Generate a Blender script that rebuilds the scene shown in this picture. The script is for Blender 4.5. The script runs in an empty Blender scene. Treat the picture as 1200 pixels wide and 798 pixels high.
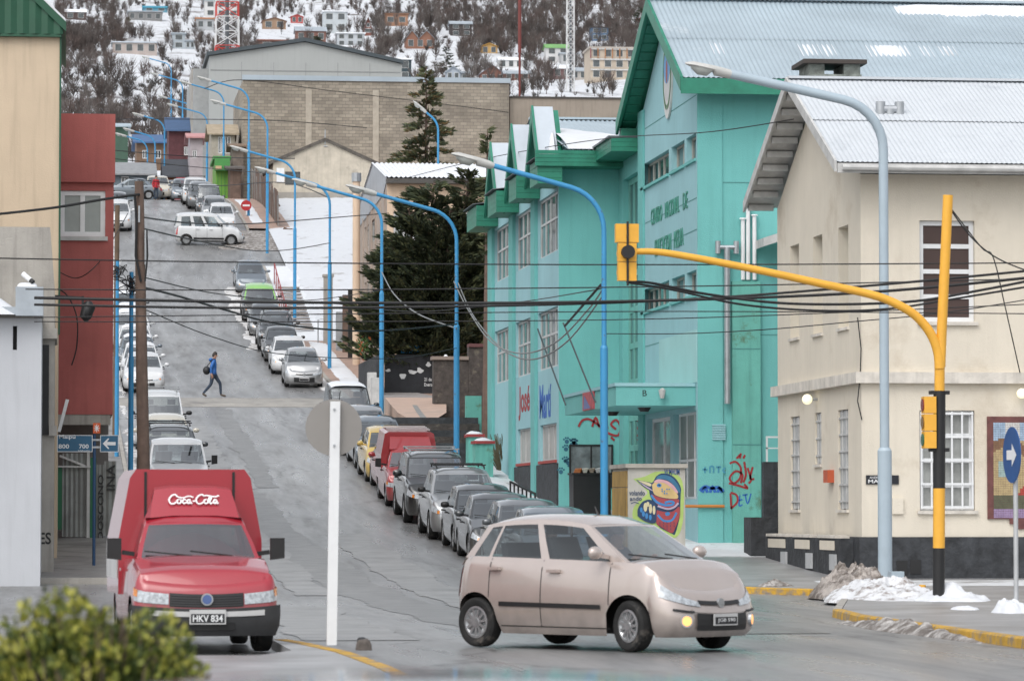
import bpy, math, random
import numpy as np
from mathutils import Vector, Matrix, noise
random.seed(7); np.random.seed(7)
S = bpy.context.scene
COL = S.collection
V = Vector
rad = math.radians

# ------------------------------------------------------------------ camera, light, exposure
F = 4500.0                      # focal length in photo pixels (1200 wide)
YAW = math.atan((600 - 75) / F)
PITCH = math.atan((602 - 399) / F)
CH = 1.55
cam_d = bpy.data.cameras.new('Camera'); cam = bpy.data.objects.new('Camera', cam_d); COL.objects.link(cam)
cam.location = (0, 0, CH); cam.rotation_euler = (math.pi / 2 + PITCH, 0, -YAW)
cam_d.sensor_width = 36; cam_d.lens = 135; cam_d.clip_start = .5; cam_d.clip_end = 6000
cam_d.dof.use_dof = True; cam_d.dof.focus_distance = 105; cam_d.dof.aperture_fstop = 5.0
S.camera = cam
S.render.resolution_x, S.render.resolution_y = 1024, 680
S.view_settings.view_transform = 'Standard'; S.view_settings.look = 'None'; S.view_settings.gamma = 1
S.view_settings.exposure = 0.58
SUN_EL, SUN_AZ = 52.0, 210.0     # azimuth clockwise from +Y (up the street)
w = bpy.data.worlds.new('World'); S.world = w; w.use_nodes = True
nt = w.node_tree; bg = nt.nodes['Background']
sky = nt.nodes.new('ShaderNodeTexSky'); sky.sky_type = 'NISHITA'; sky.sun_disc = False
sky.sun_elevation = rad(SUN_EL); sky.sun_rotation = rad(SUN_AZ); sky.dust_density = 3; sky.air_density = 1.2; sky.ozone_density = 1
hs = nt.nodes.new('ShaderNodeHueSaturation'); hs.inputs['Saturation'].default_value = .24
nt.links.new(sky.outputs[0], hs.inputs['Color']); nt.links.new(hs.outputs[0], bg.inputs['Color'])
bg.inputs['Strength'].default_value = .15
sd = bpy.data.lights.new('sun', 'SUN'); sd.energy = .5; sd.angle = rad(45); sd.color = (1, .97, .92)
so = bpy.data.objects.new('sun', sd); COL.objects.link(so)
sv = V((math.sin(rad(SUN_AZ)) * math.cos(rad(SUN_EL)), math.cos(rad(SUN_AZ)) * math.cos(rad(SUN_EL)), math.sin(rad(SUN_EL))))
so.rotation_euler = sv.to_track_quat('Z', 'Y').to_euler(); so.location = sv * 60

# ------------------------------------------------------------------ pixel <-> place
_R = cam.rotation_euler.to_matrix()
def ray(px, py): return _R @ V(((px - 600) / F, (399 - py) / F, -1))
def at(px, py, v):
    d = ray(px, py); return V((0, 0, CH)) + d * (v / d.y)
def U(px, v, py=602): return at(px, py, v).x
def Z(py, v, px=600): return at(px, py, v).z
def vof(px, u, py=602):                      # depth at which the pixel column meets the plane x = u
    d = ray(px, py); return u * d.y / d.x

_k = [(-60, -.3), (0, -.25), (18, -.12), (35, 0), (66, 0), (76, .15), (87, .6), (98, 1.14), (104, 1.6), (112, 2.3), (130, 4.0), (139, 4.8), (150, 6.05), (157, 6.65),
      (175, 8.7), (190, 10.7), (200, 12.5), (212, 15.0), (222, 16.9), (235, 19.2), (250, 21.5), (262, 22.9), (275, 24.0), (290, 24.6), (320, 26.5), (350, 31), (400, 40), (550, 60), (700, 80), (900, 106), (1250, 160), (1600, 216), (2600, 380)]
_tv = np.arange(-60, 2600, 1.0)
_tz = np.interp(_tv, [a for a, b in _k], [b for a, b in _k])
_ker = np.ones(9) / 9
_tz[10:-10] = np.convolve(_tz, _ker, 'same')[10:-10]
def gz(v): return float(np.interp(v, _tv, _tz))
def G(u, v):
    z = gz(v)
    if v > 330:
        k = min(1, (v - 330) / 300)
        z += k * (7 * noise.noise(V((u * .006, v * .006, 1.3))) + 3.0 * noise.noise(V((u * .02, v * .02, 5.1))) + .8 * noise.noise(V((u * .07, v * .07, 2.2))))
    return z
def hit(px, py, v0=330, v1=2200):            # where a pixel's ray meets the hillside
    d = ray(px, py)
    v = v0
    while v < v1:
        p = V((0, 0, CH)) + d * (v / d.y)
        if p.z <= G(p.x, v): return p
        v += 4
    return V((0, 0, CH)) + d * (v / d.y)

# ------------------------------------------------------------------ mesh builder
class MB:
    def __init__(s): s.v = []; s.f = []
    def add(s, vs, fs):
        n = len(s.v); s.v += [tuple(p) for p in vs]; s.f += [tuple(i + n for i in f) for f in fs]; return s
    def quad(s, a, b, c, d): return s.add([a, b, c, d], [(0, 1, 2, 3)])
    def tri(s, a, b, c): return s.add([a, b, c], [(0, 1, 2)])
    def poly(s, ps): return s.add(ps, [tuple(range(len(ps)))])
    def box(s, x0, x1, y0, y1, z0, z1):
        return s.add([(x0, y0, z0), (x1, y0, z0), (x1, y1, z0), (x0, y1, z0), (x0, y0, z1), (x1, y0, z1), (x1, y1, z1), (x0, y1, z1)],
                     [(0, 3, 2, 1), (4, 5, 6, 7), (0, 1, 5, 4), (1, 2, 6, 5), (2, 3, 7, 6), (3, 0, 4, 7)])
    def prism(s, ps, d):                      # closed prism: polygon ps swept by vector d
        n = len(ps); d = V(d); q = [V(p) for p in ps]
        return s.add(q + [p + d for p in q], [tuple(range(n))[::-1], tuple(range(n, 2 * n))] + [(i, (i + 1) % n, n + (i + 1) % n, n + i) for i in range(n)])
    def grid(s, rows, closed=False):          # rows of equal length
        m = len(rows[0]); vs = [p for r in rows for p in r]; fs = []
        for i in range(len(rows) - 1):
            for j in range(m if closed else m - 1):
                k = (j + 1) % m
                fs.append((i * m + j, i * m + k, (i + 1) * m + k, (i + 1) * m + j))
        return s.add(vs, fs)
    def tube(s, pts, r, n=8, cap=True):
        pts = [V(p) for p in pts]; rs = r if isinstance(r, (list, tuple)) else [r] * len(pts)
        rows = []; up = None
        for i, p in enumerate(pts):
            t = (pts[min(i + 1, len(pts) - 1)] - pts[max(i - 1, 0)]).normalized()
            if up is None: up = V((0, 0, 1)) if abs(t.z) < .9 else V((1, 0, 0))
            a = t.cross(up).normalized(); b = a.cross(t).normalized(); up = b
            rows.append([p + (a * math.cos(2 * math.pi * k / n) + b * math.sin(2 * math.pi * k / n)) * rs[i] for k in range(n)])
        s.grid(rows, True)
        if cap: s.poly(rows[0]); s.poly(rows[-1][::-1])
        return s
    def cyl(s, p0, p1, r0, r1=None, n=12): return s.tube([p0, p1], [r0, r0 if r1 is None else r1], n)
    def bar(s, p0, p1, w, h=None):            # rectangular bar
        p0, p1 = V(p0), V(p1); h = h or w; t = (p1 - p0).normalized()
        up = V((0, 0, 1)) if abs(t.z) < .95 else V((0, 1, 0))
        a = t.cross(up).normalized() * w / 2; b = a.cross(t).normalized() * h / 2
        return s.prism([p0 - a - b, p0 + a - b, p0 + a + b, p0 - a + b], p1 - p0)
    def fbox(s, fr, s0, s1, t0, t1, d0, d1):  # box in a wall frame
        c = [fr(a, b, d) for d in (d0, d1) for a, b in ((s0, t0), (s1, t0), (s1, t1), (s0, t1))]
        return s.add(c, [(0, 3, 2, 1), (4, 5, 6, 7), (0, 1, 5, 4), (1, 2, 6, 5), (2, 3, 7, 6), (3, 0, 4, 7)])
    def stroke(s, pts, wd, fr, d=.004):       # flat ribbon in a wall frame
        P = [V((p[0], p[1])) for p in pts]; L = []; Rr = []
        for i, p in enumerate(P):
            t = (P[min(i + 1, len(P) - 1)] - P[max(i - 1, 0)])
            t = t.normalized() if t.length > 1e-6 else V((1, 0))
            q = V((-t.y, t.x)) * wd / 2; L.append(fr(*(p + q), d)); Rr.append(fr(*(p - q), d))
        return s.grid([L, Rr])
    def fpoly(s, pts, fr, d=.004): return s.poly([fr(a, b, d) for a, b in pts])
    def build(s, name, mat, parent=None, smooth=False, world=True, kind=None, sharp=40):
        me = bpy.data.meshes.new(name)
        off = parent_off(parent) if (parent is not None and world) else V((0, 0, 0))
        vs = [(p[0] - off.x, p[1] - off.y, p[2] - off.z) for p in s.v]
        me.from_pydata(vs, [], s.f); me.update()
        if smooth:
            me.polygons.foreach_set('use_smooth', [True] * len(me.polygons)); me.set_sharp_from_angle(angle=rad(sharp))
        if mat: me.materials.append(mat)
        o = bpy.data.objects.new(name, me); COL.objects.link(o)
        if parent is not None: o.parent = parent
        if kind: o['kind'] = kind
        return o
def parent_off(p):
    o = V((0, 0, 0))
    while p is not None: o += p.location; p = p.parent
    return o
def tag(o, label, cat, group=None):
    o['label'] = label; o['category'] = cat
    if group: o['group'] = group
    return o
def thing(name, label, cat, loc=(0, 0, 0), group=None):
    o = bpy.data.objects.new(name, None); COL.objects.link(o); o.location = loc; o.empty_display_size = .3
    return tag(o, label, cat, group)
def frame(o, a, n, b=(0, 0, 1)):              # wall frame: along a, up b, outward n
    o, a, b, n = V(o), V(a).normalized(), V(b).normalized(), V(n).normalized()
    return lambda s, t, d=0.0: o + a * s + b * t + n * d
def wall(mb, fr, W0, W1, T0, T1, holes, depth):
    xs = sorted({W0, W1} | {h for q in holes for h in q[:2]}); zs = sorted({T0, T1} | {h for q in holes for h in q[2:4]})
    for i in range(len(xs) - 1):
        for j in range(len(zs) - 1):
            cx, cz = (xs[i] + xs[i + 1]) / 2, (zs[j] + zs[j + 1]) / 2
            if any(q[0] < cx < q[1] and q[2] < cz < q[3] for q in holes): continue
            mb.quad(fr(xs[i], zs[j]), fr(xs[i + 1], zs[j]), fr(xs[i + 1], zs[j + 1]), fr(xs[i], zs[j + 1]))
    for a0, a1, b0, b1 in [q[:4] for q in holes]:
        for (p, q) in (((a0, b0), (a1, b0)), ((a1, b0), (a1, b1)), ((a1, b1), (a0, b1)), ((a0, b1), (a0, b0))):
            mb.quad(fr(*p), fr(*q), fr(*q, -depth), fr(*p, -depth))
    return mb
def window(root, fr, a0, a1, b0, b1, depth, cols, rows, fm, gm, w=.05, pane_each=False, rowpos=None, name='window'):
    f = MB(); g = .004
    a0 += g; a1 -= g; b0 += g; b1 -= g
    d0, d1 = -depth + .005, -depth + .065
    f.fbox(fr, a0, a0 + w, b0, b1, d0, d1).fbox(fr, a1 - w, a1, b0, b1, d0, d1)
    f.fbox(fr, a0 + w, a1 - w, b0, b0 + w, d0, d1).fbox(fr, a0 + w, a1 - w, b1 - w, b1, d0, d1)
    ci = [a0 + (a1 - a0) * k / cols for k in range(cols + 1)]
    rp = rowpos or [k / rows for k in range(1, rows)]
    ri = [b0] + [b0 + (b1 - b0) * k for k in rp] + [b1]
    for c in ci[1:-1]: f.fbox(fr, c - w / 2, c + w / 2, b0 + w, b1 - w, d0, d1 - .004)
    for r in ri[1:-1]: f.fbox(fr, a0 + w, a1 - w, r - w / 2, r + w / 2, d0, d1 - .008)
    o = f.build(name, fm, root)
    p0, p1 = -depth + .02, -depth + .032
    if pane_each:
        for i in range(cols):
            for j in range(len(ri) - 1):
                MB().fbox(fr, ci[i] + w / 2, ci[i + 1] - w / 2, ri[j] + w / 2, ri[j + 1] - w / 2, p0, p1).build('pane', gm, o)
    else:
        MB().fbox(fr, a0 + w * .8, a1 - w * .8, b0 + w * .8, b1 - w * .8, p0, p1).build('pane', gm, o)
    return o
def text(body, fr, s0, t0, width, height, mat, root, name='lettering', d0=.0, ext=.004, shear=0, mirror=False, bold=0, world=True):
    cu = bpy.data.curves.new(name, 'FONT'); cu.body = body; cu.size = 1; cu.extrude = .5; cu.offset = bold; cu.resolution_u = 3
    ob = bpy.data.objects.new('tmp', cu); COL.objects.link(ob); bpy.context.view_layer.update()
    me = bpy.data.meshes.new_from_object(ob.evaluated_get(bpy.context.evaluated_depsgraph_get()))
    co = [v.co.copy() for v in me.vertices]
    fs = [tuple(p.vertices) for p in me.polygons]
    bpy.data.objects.remove(ob); bpy.data.curves.remove(cu); bpy.data.meshes.remove(me)
    x0, x1 = min(c.x for c in co), max(c.x for c in co); y0, y1 = min(c.y for c in co), max(c.y for c in co)
    mb = MB()
    def mp(c):
        yy = (c.y - y0) / (y1 - y0) * height; xx = (c.x - x0) / (x1 - x0) * width + shear * yy
        return fr(s0 + (width - xx if mirror else xx), t0 + yy, d0 + (c.z + .5) * ext)
    mb.add([mp(c) for c in co], fs)
    return mb.build(name, mat, root, world=world)

# ------------------------------------------------------------------ materials
_mats = {}
def M(name, col, rough=.75, metal=0.0, var=.12, scale=2.0, bump=0.0, bscale=30.0, streak=0.0, dirt=None, dirt_amt=0.0, coat=0.0, spec=.5, dscale=.8):
    if name in _mats: return _mats[name]
    m = bpy.data.materials.new(name); m.use_nodes = True; t = m.node_tree; n = t.nodes; L = t.links
    b = n['Principled BSDF']; b.inputs['Roughness'].default_value = rough; b.inputs['Metallic'].default_value = metal
    b.inputs['Specular IOR Level'].default_value = spec
    if coat: b.inputs['Coat Weight'].default_value = coat; b.inputs['Coat Roughness'].default_value = .06
    tc = n.new('ShaderNodeTexCoord')
    ns = n.new('ShaderNodeTexNoise'); ns.inputs['Scale'].default_value = scale; ns.inputs['Detail'].default_value = 6; ns.inputs['Roughness'].default_value = .62
    L.new(tc.outputs['Object'], ns.inputs['Vector'])
    mx = n.new('ShaderNodeMix'); mx.data_type = 'RGBA'
    rmp = n.new('ShaderNodeMapRange'); rmp.inputs[1].default_value = .3; rmp.inputs[2].default_value = .7
    L.new(ns.outputs['Fac'], rmp.inputs[0]); L.new(rmp.outputs[0], mx.inputs['Factor'])
    mx.inputs['A'].default_value = (*[c * (1 - var) for c in col], 1); mx.inputs['B'].default_value = (*[min(1, c * (1 + var)) for c in col], 1)
    last = mx.outputs['Result']
    if streak:                                   # vertical water streaks
        mp = n.new('ShaderNodeMapping'); mp.inputs['Scale'].default_value = (3.2, 3.2, .22); L.new(tc.outputs['Object'], mp.inputs[0])
        n2 = n.new('ShaderNodeTexNoise'); n2.inputs['Scale'].default_value = 2.2; n2.inputs['Detail'].default_value = 5; L.new(mp.outputs[0], n2.inputs['Vector'])
        r2 = n.new('ShaderNodeMapRange'); r2.inputs[1].default_value = .5; r2.inputs[2].default_value = .78; r2.inputs[4].default_value = streak; L.new(n2.outputs['Fac'], r2.inputs[0])
        m2 = n.new('ShaderNodeMix'); m2.data_type = 'RGBA'; L.new(r2.outputs[0], m2.inputs['Factor']); L.new(last, m2.inputs['A'])
        m2.inputs['B'].default_value = (*[c * .45 for c in col], 1); last = m2.outputs['Result']
    if dirt:
        n3 = n.new('ShaderNodeTexNoise'); n3.inputs['Scale'].default_value = dscale; n3.inputs['Detail'].default_value = 8; n3.inputs['Roughness'].default_value = .7; L.new(tc.outputs['Object'], n3.inputs['Vector'])
        r3 = n.new('ShaderNodeMapRange'); r3.inputs[1].default_value = .62 - dirt_amt * .3; r3.inputs[2].default_value = .72 - dirt_amt * .2; L.new(n3.outputs['Fac'], r3.inputs[0])
        m3 = n.new('ShaderNodeMix'); m3.data_type = 'RGBA'; L.new(r3.outputs[0], m3.inputs['Factor']); L.new(last, m3.inputs['A'])
        m3.inputs['B'].default_value = (*dirt, 1); last = m3.outputs['Result']
    L.new(last, b.inputs['Base Color'])
    if bump:
        nb = n.new('ShaderNodeTexNoise'); nb.inputs['Scale'].default_value = bscale; nb.inputs['Detail'].default_value = 5; L.new(tc.outputs['Object'], nb.inputs['Vector'])
        bp = n.new('ShaderNodeBump'); bp.inputs['Strength'].default_value = bump; bp.inputs['Distance'].default_value = .03; L.new(nb.outputs['Fac'], bp.inputs['Height']); L.new(bp.outputs[0], b.inputs['Normal'])
    _mats[name] = m; return m
def emit(name, col, st):
    m = bpy.data.materials.new(name); m.use_nodes = True; b = m.node_tree.nodes['Principled BSDF']
    b.inputs['Base Color'].default_value = (*col, 1); b.inputs['Emission Color'].default_value = (*col, 1); b.inputs['Emission Strength'].default_value = st; return m
def paint(name, col, metal=.0, rough=.32, dirty=.35):
    m = M('paint ' + name, col, rough, metal, var=.05, scale=1.5, coat=1.0, spec=.5)
    if m.get('done'): return m
    m['done'] = 1                                 # road grime low on the body
    t = m.node_tree; n = t.nodes; L = t.links; b = n['Principled BSDF']
    src = b.inputs['Base Color'].links[0].from_socket
    tc = n.new('ShaderNodeTexCoord'); sx = n.new('ShaderNodeSeparateXYZ'); L.new(tc.outputs['Object'], sx.inputs[0])
    mr = n.new('ShaderNodeMapRange'); mr.inputs[1].default_value = .75; mr.inputs[2].default_value = .2; mr.inputs[4].default_value = dirty * 1.6; L.new(sx.outputs['Z'], mr.inputs[0])
    ns = n.new('ShaderNodeTexNoise'); ns.inputs['Scale'].default_value = 5; ns.inputs['Detail'].default_value = 6; L.new(tc.outputs['Object'], ns.inputs['Vector'])
    mm = n.new('ShaderNodeMath'); mm.operation = 'MULTIPLY'; L.new(mr.outputs[0], mm.inputs[0]); L.new(ns.outputs['Fac'], mm.inputs[1])
    mx = n.new('ShaderNodeMix'); mx.data_type = 'RGBA'; L.new(mm.outputs[0], mx.inputs['Factor']); L.new(src, mx.inputs['A']); mx.inputs['B'].default_value = (.16, .145, .13, 1)
    L.new(mx.outputs['Result'], b.inputs['Base Color'])
    return m
def car_glass(r0=.26, tint=(.66, .7, .69)):
    m = bpy.data.materials.new('car glass'); m.use_nodes = True; t = m.node_tree; n = t.nodes; L = t.links
    n.remove(n['Principled BSDF']); out = n['Material Output']
    g = n.new('ShaderNodeBsdfGlossy'); g.inputs['Roughness'].default_value = .03; g.inputs['Color'].default_value = (.9, .93, .95, 1)
    tr = n.new('ShaderNodeBsdfTransparent'); tr.inputs['Color'].default_value = (*tint, 1)
    lw = n.new('ShaderNodeLayerWeight'); pw = n.new('ShaderNodeMath'); pw.operation = 'POWER'; pw.inputs[1].default_value = 4; L.new(lw.outputs['Facing'], pw.inputs[0])
    fr = n.new('ShaderNodeMapRange'); fr.inputs[3].default_value = r0; fr.inputs[4].default_value = .95; L.new(pw.outputs[0], fr.inputs[0])
    mx = n.new('ShaderNodeMixShader'); L.new(fr.outputs[0], mx.inputs[0]); L.new(tr.outputs[0], mx.inputs[1]); L.new(g.outputs[0], mx.inputs[2]); L.new(mx.outputs[0], out.inputs[0])
    return m
def lens_glass(name, col):
    m = M(name, col, .1, var=.45, scale=22, coat=.9); return m
def asphalt():
    m = bpy.data.materials.new('wet asphalt'); m.use_nodes = True; t = m.node_tree; n = t.nodes; L = t.links; b = n['Principled BSDF']
    tc = n.new('ShaderNodeTexCoord')
    def noise_(scale, mapping=None, det=6, rough=.6):
        q = n.new('ShaderNodeTexNoise'); q.inputs['Scale'].default_value = scale; q.inputs['Detail'].default_value = det; q.inputs['Roughness'].default_value = rough
        if mapping:
            mp = n.new('ShaderNodeMapping'); mp.inputs['Scale'].default_value = mapping; L.new(tc.outputs['Object'], mp.inputs[0]); L.new(mp.outputs[0], q.inputs['Vector'])
        else: L.new(tc.outputs['Object'], q.inputs['Vector'])
        return q.outputs['Fac']
    def rng(s, a, b2, c=0, d=1):
        q = n.new('ShaderNodeMapRange'); q.inputs[1].default_value = a; q.inputs[2].default_value = b2; q.inputs[3].default_value = c; q.inputs[4].default_value = d; L.new(s, q.inputs[0]); return q.outputs[0]
    def mix(f, a, b2):
        q = n.new('ShaderNodeMix'); q.data_type = 'RGBA'; L.new(f, q.inputs['Factor'])
        for s, k in ((a, 'A'), (b2, 'B')):
            if isinstance(s, tuple): q.inputs[k].default_value = (*s, 1)
            else: L.new(s, q.inputs[k])
        return q.outputs['Result']
    big = noise_(.45, (1.0, .07, 1)); fine = noise_(11, None, 8, .75); mid = noise_(1.1, (1.5, .12, 1)); salt = noise_(.3, (1, .3, 1), 8, .7)
    c = mix(rng(big, .33, .67), (.14, .14, .141), (.255, .255, .254))
    c = mix(rng(fine, .45, .7, 0, .35), c, (.075, .074, .073))
    c = mix(rng(salt, .52, .7, 0, .4), c, (.33, .33, .326))
    c = mix(rng(mid, .56, .7, 0, .45), c, (.105, .102, .098))
    vo = n.new('ShaderNodeTexVoronoi'); vo.feature = 'DISTANCE_TO_EDGE'; vo.inputs['Scale'].default_value = .32
    mp = n.new('ShaderNodeMapping'); mp.inputs['Scale'].default_value = (1.6, .55, 1); wn = n.new('ShaderNodeMix'); wn.data_type = 'VECTOR'; wn.inputs['Factor'].default_value = .35
    nq = n.new('ShaderNodeTexNoise'); nq.inputs['Scale'].default_value = .9; nq.inputs['Detail'].default_value = 5; L.new(tc.outputs['Object'], nq.inputs['Vector']); L.new(tc.outputs['Object'], mp.inputs[0])
    ad = n.new('ShaderNodeVectorMath'); ad.operation = 'MULTIPLY_ADD'; ad.inputs[1].default_value = (1.6, 1.6, 0); L.new(nq.outputs['Color'], ad.inputs[0]); L.new(mp.outputs[0], ad.inputs[2]); L.new(ad.outputs[0], vo.inputs['Vector'])
    cr = rng(vo.outputs['Distance'], .004, .018, .75, 0); ms = n.new('ShaderNodeMath'); ms.operation = 'MULTIPLY'; L.new(cr, ms.inputs[0]); L.new(rng(salt, .4, .55), ms.inputs[1])
    c = mix(ms.outputs[0], c, (.05, .047, .045))
    L.new(c, b.inputs['Base Color'])
    L.new(rng(mid, .35, .66, .24, .46), b.inputs['Roughness'])
    bp = n.new('ShaderNodeBump'); bp.inputs['Strength'].default_value = .12; bp.inputs['Distance'].default_value = .02; L.new(fine, bp.inputs['Height']); L.new(bp.outputs[0], b.inputs['Normal'])
    return m
def snow(name='snow', dirt=(.16, .13, .11), amt=.0, col=(.72, .74, .77), sc=1.2):
    return M(name, col, .62, var=.05, scale=3, bump=.6, bscale=6, dirt=dirt if amt else None, dirt_amt=amt, dscale=sc)
A_ASPH = asphalt()
A_SNOW = snow('snow', (.5, .49, .48), .03, (.66, .68, .71), .9); A_SLUSH = snow('slush', (.2, .17, .145), .42, (.6, .6, .6), 2.2); A_DSNOW = snow('dirty snow', (.13, .11, .095), .85, (.5, .48, .46), 4.5)
A_ICE = snow('trodden snow on pavement', (.25, .245, .24), .36, (.6, .62, .64), .9)
A_WALK = M('pavement', (.2, .19, .18), .5, var=.25, scale=1.2, bump=.3, bscale=25, dirt=(.1, .095, .09), dirt_amt=.35)
A_TILEW = M('pink pavement', (.36, .25, .2), .6, var=.18, scale=1.5, bump=.2, dirt=(.25, .2, .18), dirt_amt=.3)
A_CONC = M('concrete', (.36, .34, .31), .85, var=.22, scale=1.1, bump=.3, streak=.5)
A_PLAST = M('old plaster', (.5, .45, .37), .9, var=.16, scale=1.5, bump=.25, streak=.35, dirt=(.3, .27, .23), dirt_amt=.2)
A_CREAM = M('cream stucco', (.68, .62, .52), .9, var=.05, scale=.9, bump=.25, bscale=45, streak=.1, dirt=(.56, .49, .39), dirt_amt=.12, dscale=.35)
A_CREAMT = M('cream trim', (.62, .58, .52), .85, var=.2, scale=2.5, bump=.2, streak=.35)
A_TEAL = M('teal stucco', (.16, .465, .445), .85, var=.08, scale=.4, bump=.3, bscale=40, streak=.14)
A_TEALL = M('pale teal stucco', (.3, .53, .57), .85, var=.07, scale=.5, bump=.3, bscale=40, streak=.12)  # paler and bluer than the side walls: sky light put into the colour
A_TEALD = M('mossy teal stucco', (.14, .42, .36), .85, var=.14, scale=1.2, bump=.3, bscale=40, streak=.4, dirt=(.09, .12, .05), dirt_amt=.12)
A_GREEN = M('green boards', (.022, .2, .13), .5, var=.2, scale=2.5, bump=.1)
A_DGREEN = M('dark green sheet', (.012, .075, .04), .45, var=.15, scale=2)
A_ROOF = M('grey metal roof', (.4, .48, .53), .42, .25, var=.1, scale=.6, dirt=(.75, .78, .8), dirt_amt=.05, dscale=.25)
A_ROOFW = M('frosted white roof', (.52, .55, .58), .65, .0, var=.05, scale=.9, dirt=(.44, .47, .5), dirt_amt=.1, dscale=.6)
A_METAL = M('flue metal', (.4, .42, .44), .4, .6, var=.15, scale=4)
A_WHITE = M('white paint', (.72, .73, .74), .5, var=.06, scale=3)
A_WHITEW = M('white wall', (.48, .495, .525), .8, var=.05, scale=.7, bump=.1, streak=.2)
A_GREYW = M('weathered white board', (.5, .5, .49), .7, var=.2, scale=3)
A_STONE = M('dark stone', (.035, .038, .043), .75, var=.5, scale=3.5, bump=1.0, bscale=7)
A_STONEB = M('brown stone', (.06, .05, .045), .8, var=.5, scale=5, bump=1.0, bscale=9, dirt=(.15, .13, .1), dirt_amt=.2, dscale=3)
A_RED = M('red stucco', (.38, .11, .1), .85, var=.12, scale=.9, bump=.3, bscale=40, streak=.25)
A_BEIGE = M('beige stucco', (.56, .45, .33), .9, var=.06, scale=.8, bump=.2, streak=.3)
A_PEACH = M('peach stucco', (.66, .5, .37), .9, var=.06, scale=.8, bump=.2, streak=.2)
A_PEACHG = M('greyish peach cladding', (.4, .33, .28), .85, var=.1, scale=.9, bump=.1, streak=.3)
A_GREY = M('grey cladding', (.36, .375, .37), .7, var=.04, scale=.3, streak=.12)
A_BLACK = M('black plastic', (.012, .012, .013), .5, var=.2, scale=4)
A_RUBB = M('tyre rubber', (.014, .014, .014), .85, var=.35, scale=12, dirt=(.09, .08, .07), dirt_amt=.2, dscale=6)
A_RIM = M('wheel rim', (.4, .41, .42), .35, .7, var=.15, scale=8)
A_CABLE = M('black cable', (.012, .012, .013), .6, var=.1)
A_CABLEG = M('grey cable', (.18, .19, .19), .5, var=.1)
A_YEL = M('yellow paint', (.78, .4, .045), .45, var=.08, scale=3)
A_KERBY = M('worn yellow kerb', (.5, .29, .03), .75, var=.2, scale=3, dirt=(.2, .185, .17), dirt_amt=.45, dscale=3.5, bump=.5)
A_BLUE = M('blue pole paint', (.045, .27, .52), .45, var=.1, scale=2, dirt=(.12, .09, .08), dirt_amt=.02, dscale=6)
A_PBLUE = M('pale blue pole paint', (.38, .46, .52), .45, var=.06, scale=2)
A_WOOD = M('weathered wood', (.14, .095, .075), .85, var=.3, scale=3, bump=.5, streak=.6)
A_WOODO = M('varnished orange wood', (.34, .15, .06), .6, var=.25, scale=2)
A_GLASSB = M('dark window glass', (.05, .06, .065), .06, var=.5, scale=.8, spec=.8)
A_GLASSC = M('window glass before curtain', (.32, .33, .32), .12, var=.35, scale=1.6, spec=.8)
A_GLASST = M('greenish window glass', (.06, .1, .1), .06, var=.4, scale=.9, spec=.8)
A_GLASSG = M('grey obscured glass', (.27, .3, .29), .2, var=.1, scale=1.5, spec=.7)
A_CGLASS = car_glass(); A_SGLASS = car_glass(.08, (.55, .6, .62))
A_HEAD = lens_glass('headlight lens', (.4, .43, .46)); A_TAIL = lens_glass('tail light lens', (.42, .02, .025)); A_AMBER = lens_glass('amber lens', (.6, .2, .03))
A_INT = M('car interior', (.07, .07, .072), .8)
A_PLATE = M('plate white', (.5, .5, .5), .5); A_PLATEB = M('plate black', (.015, .015, .018), .5)
# ------------------------------------------------------------------ the setting: ground, roads, pavements
def struct(o, kind='structure'): o['kind'] = kind; return o
A_HILL = M('snowy hillside', (.62, .64, .67), .7, var=.06, scale=.05, bump=.5, bscale=.3, dirt=(.085, .065, .055), dirt_amt=.2, dscale=.05)
def hill_mat():
    m = A_HILL; t = m.node_tree; n = t.nodes; L = t.links; b = n['Principled BSDF']
    src = b.inputs['Base Color'].links[0].from_socket
    tc = n.new('ShaderNodeTexCoord'); q = n.new('ShaderNodeTexNoise'); q.inputs['Scale'].default_value = .35; q.inputs['Detail'].default_value = 8; q.inputs['Roughness'].default_value = .75; L.new(tc.outputs['Object'], q.inputs['Vector'])
    r = n.new('ShaderNodeMapRange'); r.inputs[1].default_value = .56; r.inputs[2].default_value = .66; r.inputs[4].default_value = .85; L.new(q.outputs['Fac'], r.inputs[0])
    x = n.new('ShaderNodeMix'); x.data_type = 'RGBA'; L.new(r.outputs[0], x.inputs['Factor']); L.new(src, x.inputs['A']); x.inputs['B'].default_value = (.075, .06, .05, 1); L.new(x.outputs['Result'], b.inputs['Base Color'])
hill_mat()
vs = list(range(-40, 330, 2)) + [330 + i * 7 for i in range(0, 120)] + [1170 + i * 20 for i in range(0, 60)]
us = [-420 + i * 40 for i in range(9)] + [-60 + i * 6 for i in range(26)] + [100 + i * 12 for i in range(40)] + [590 + i * 60 for i in range(9)]
gm = MB(); gm.grid([[(u, v, G(u, v) - .06) for u in us] for v in vs])
struct(gm.build('ground', A_HILL, smooth=True, sharp=80))

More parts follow.
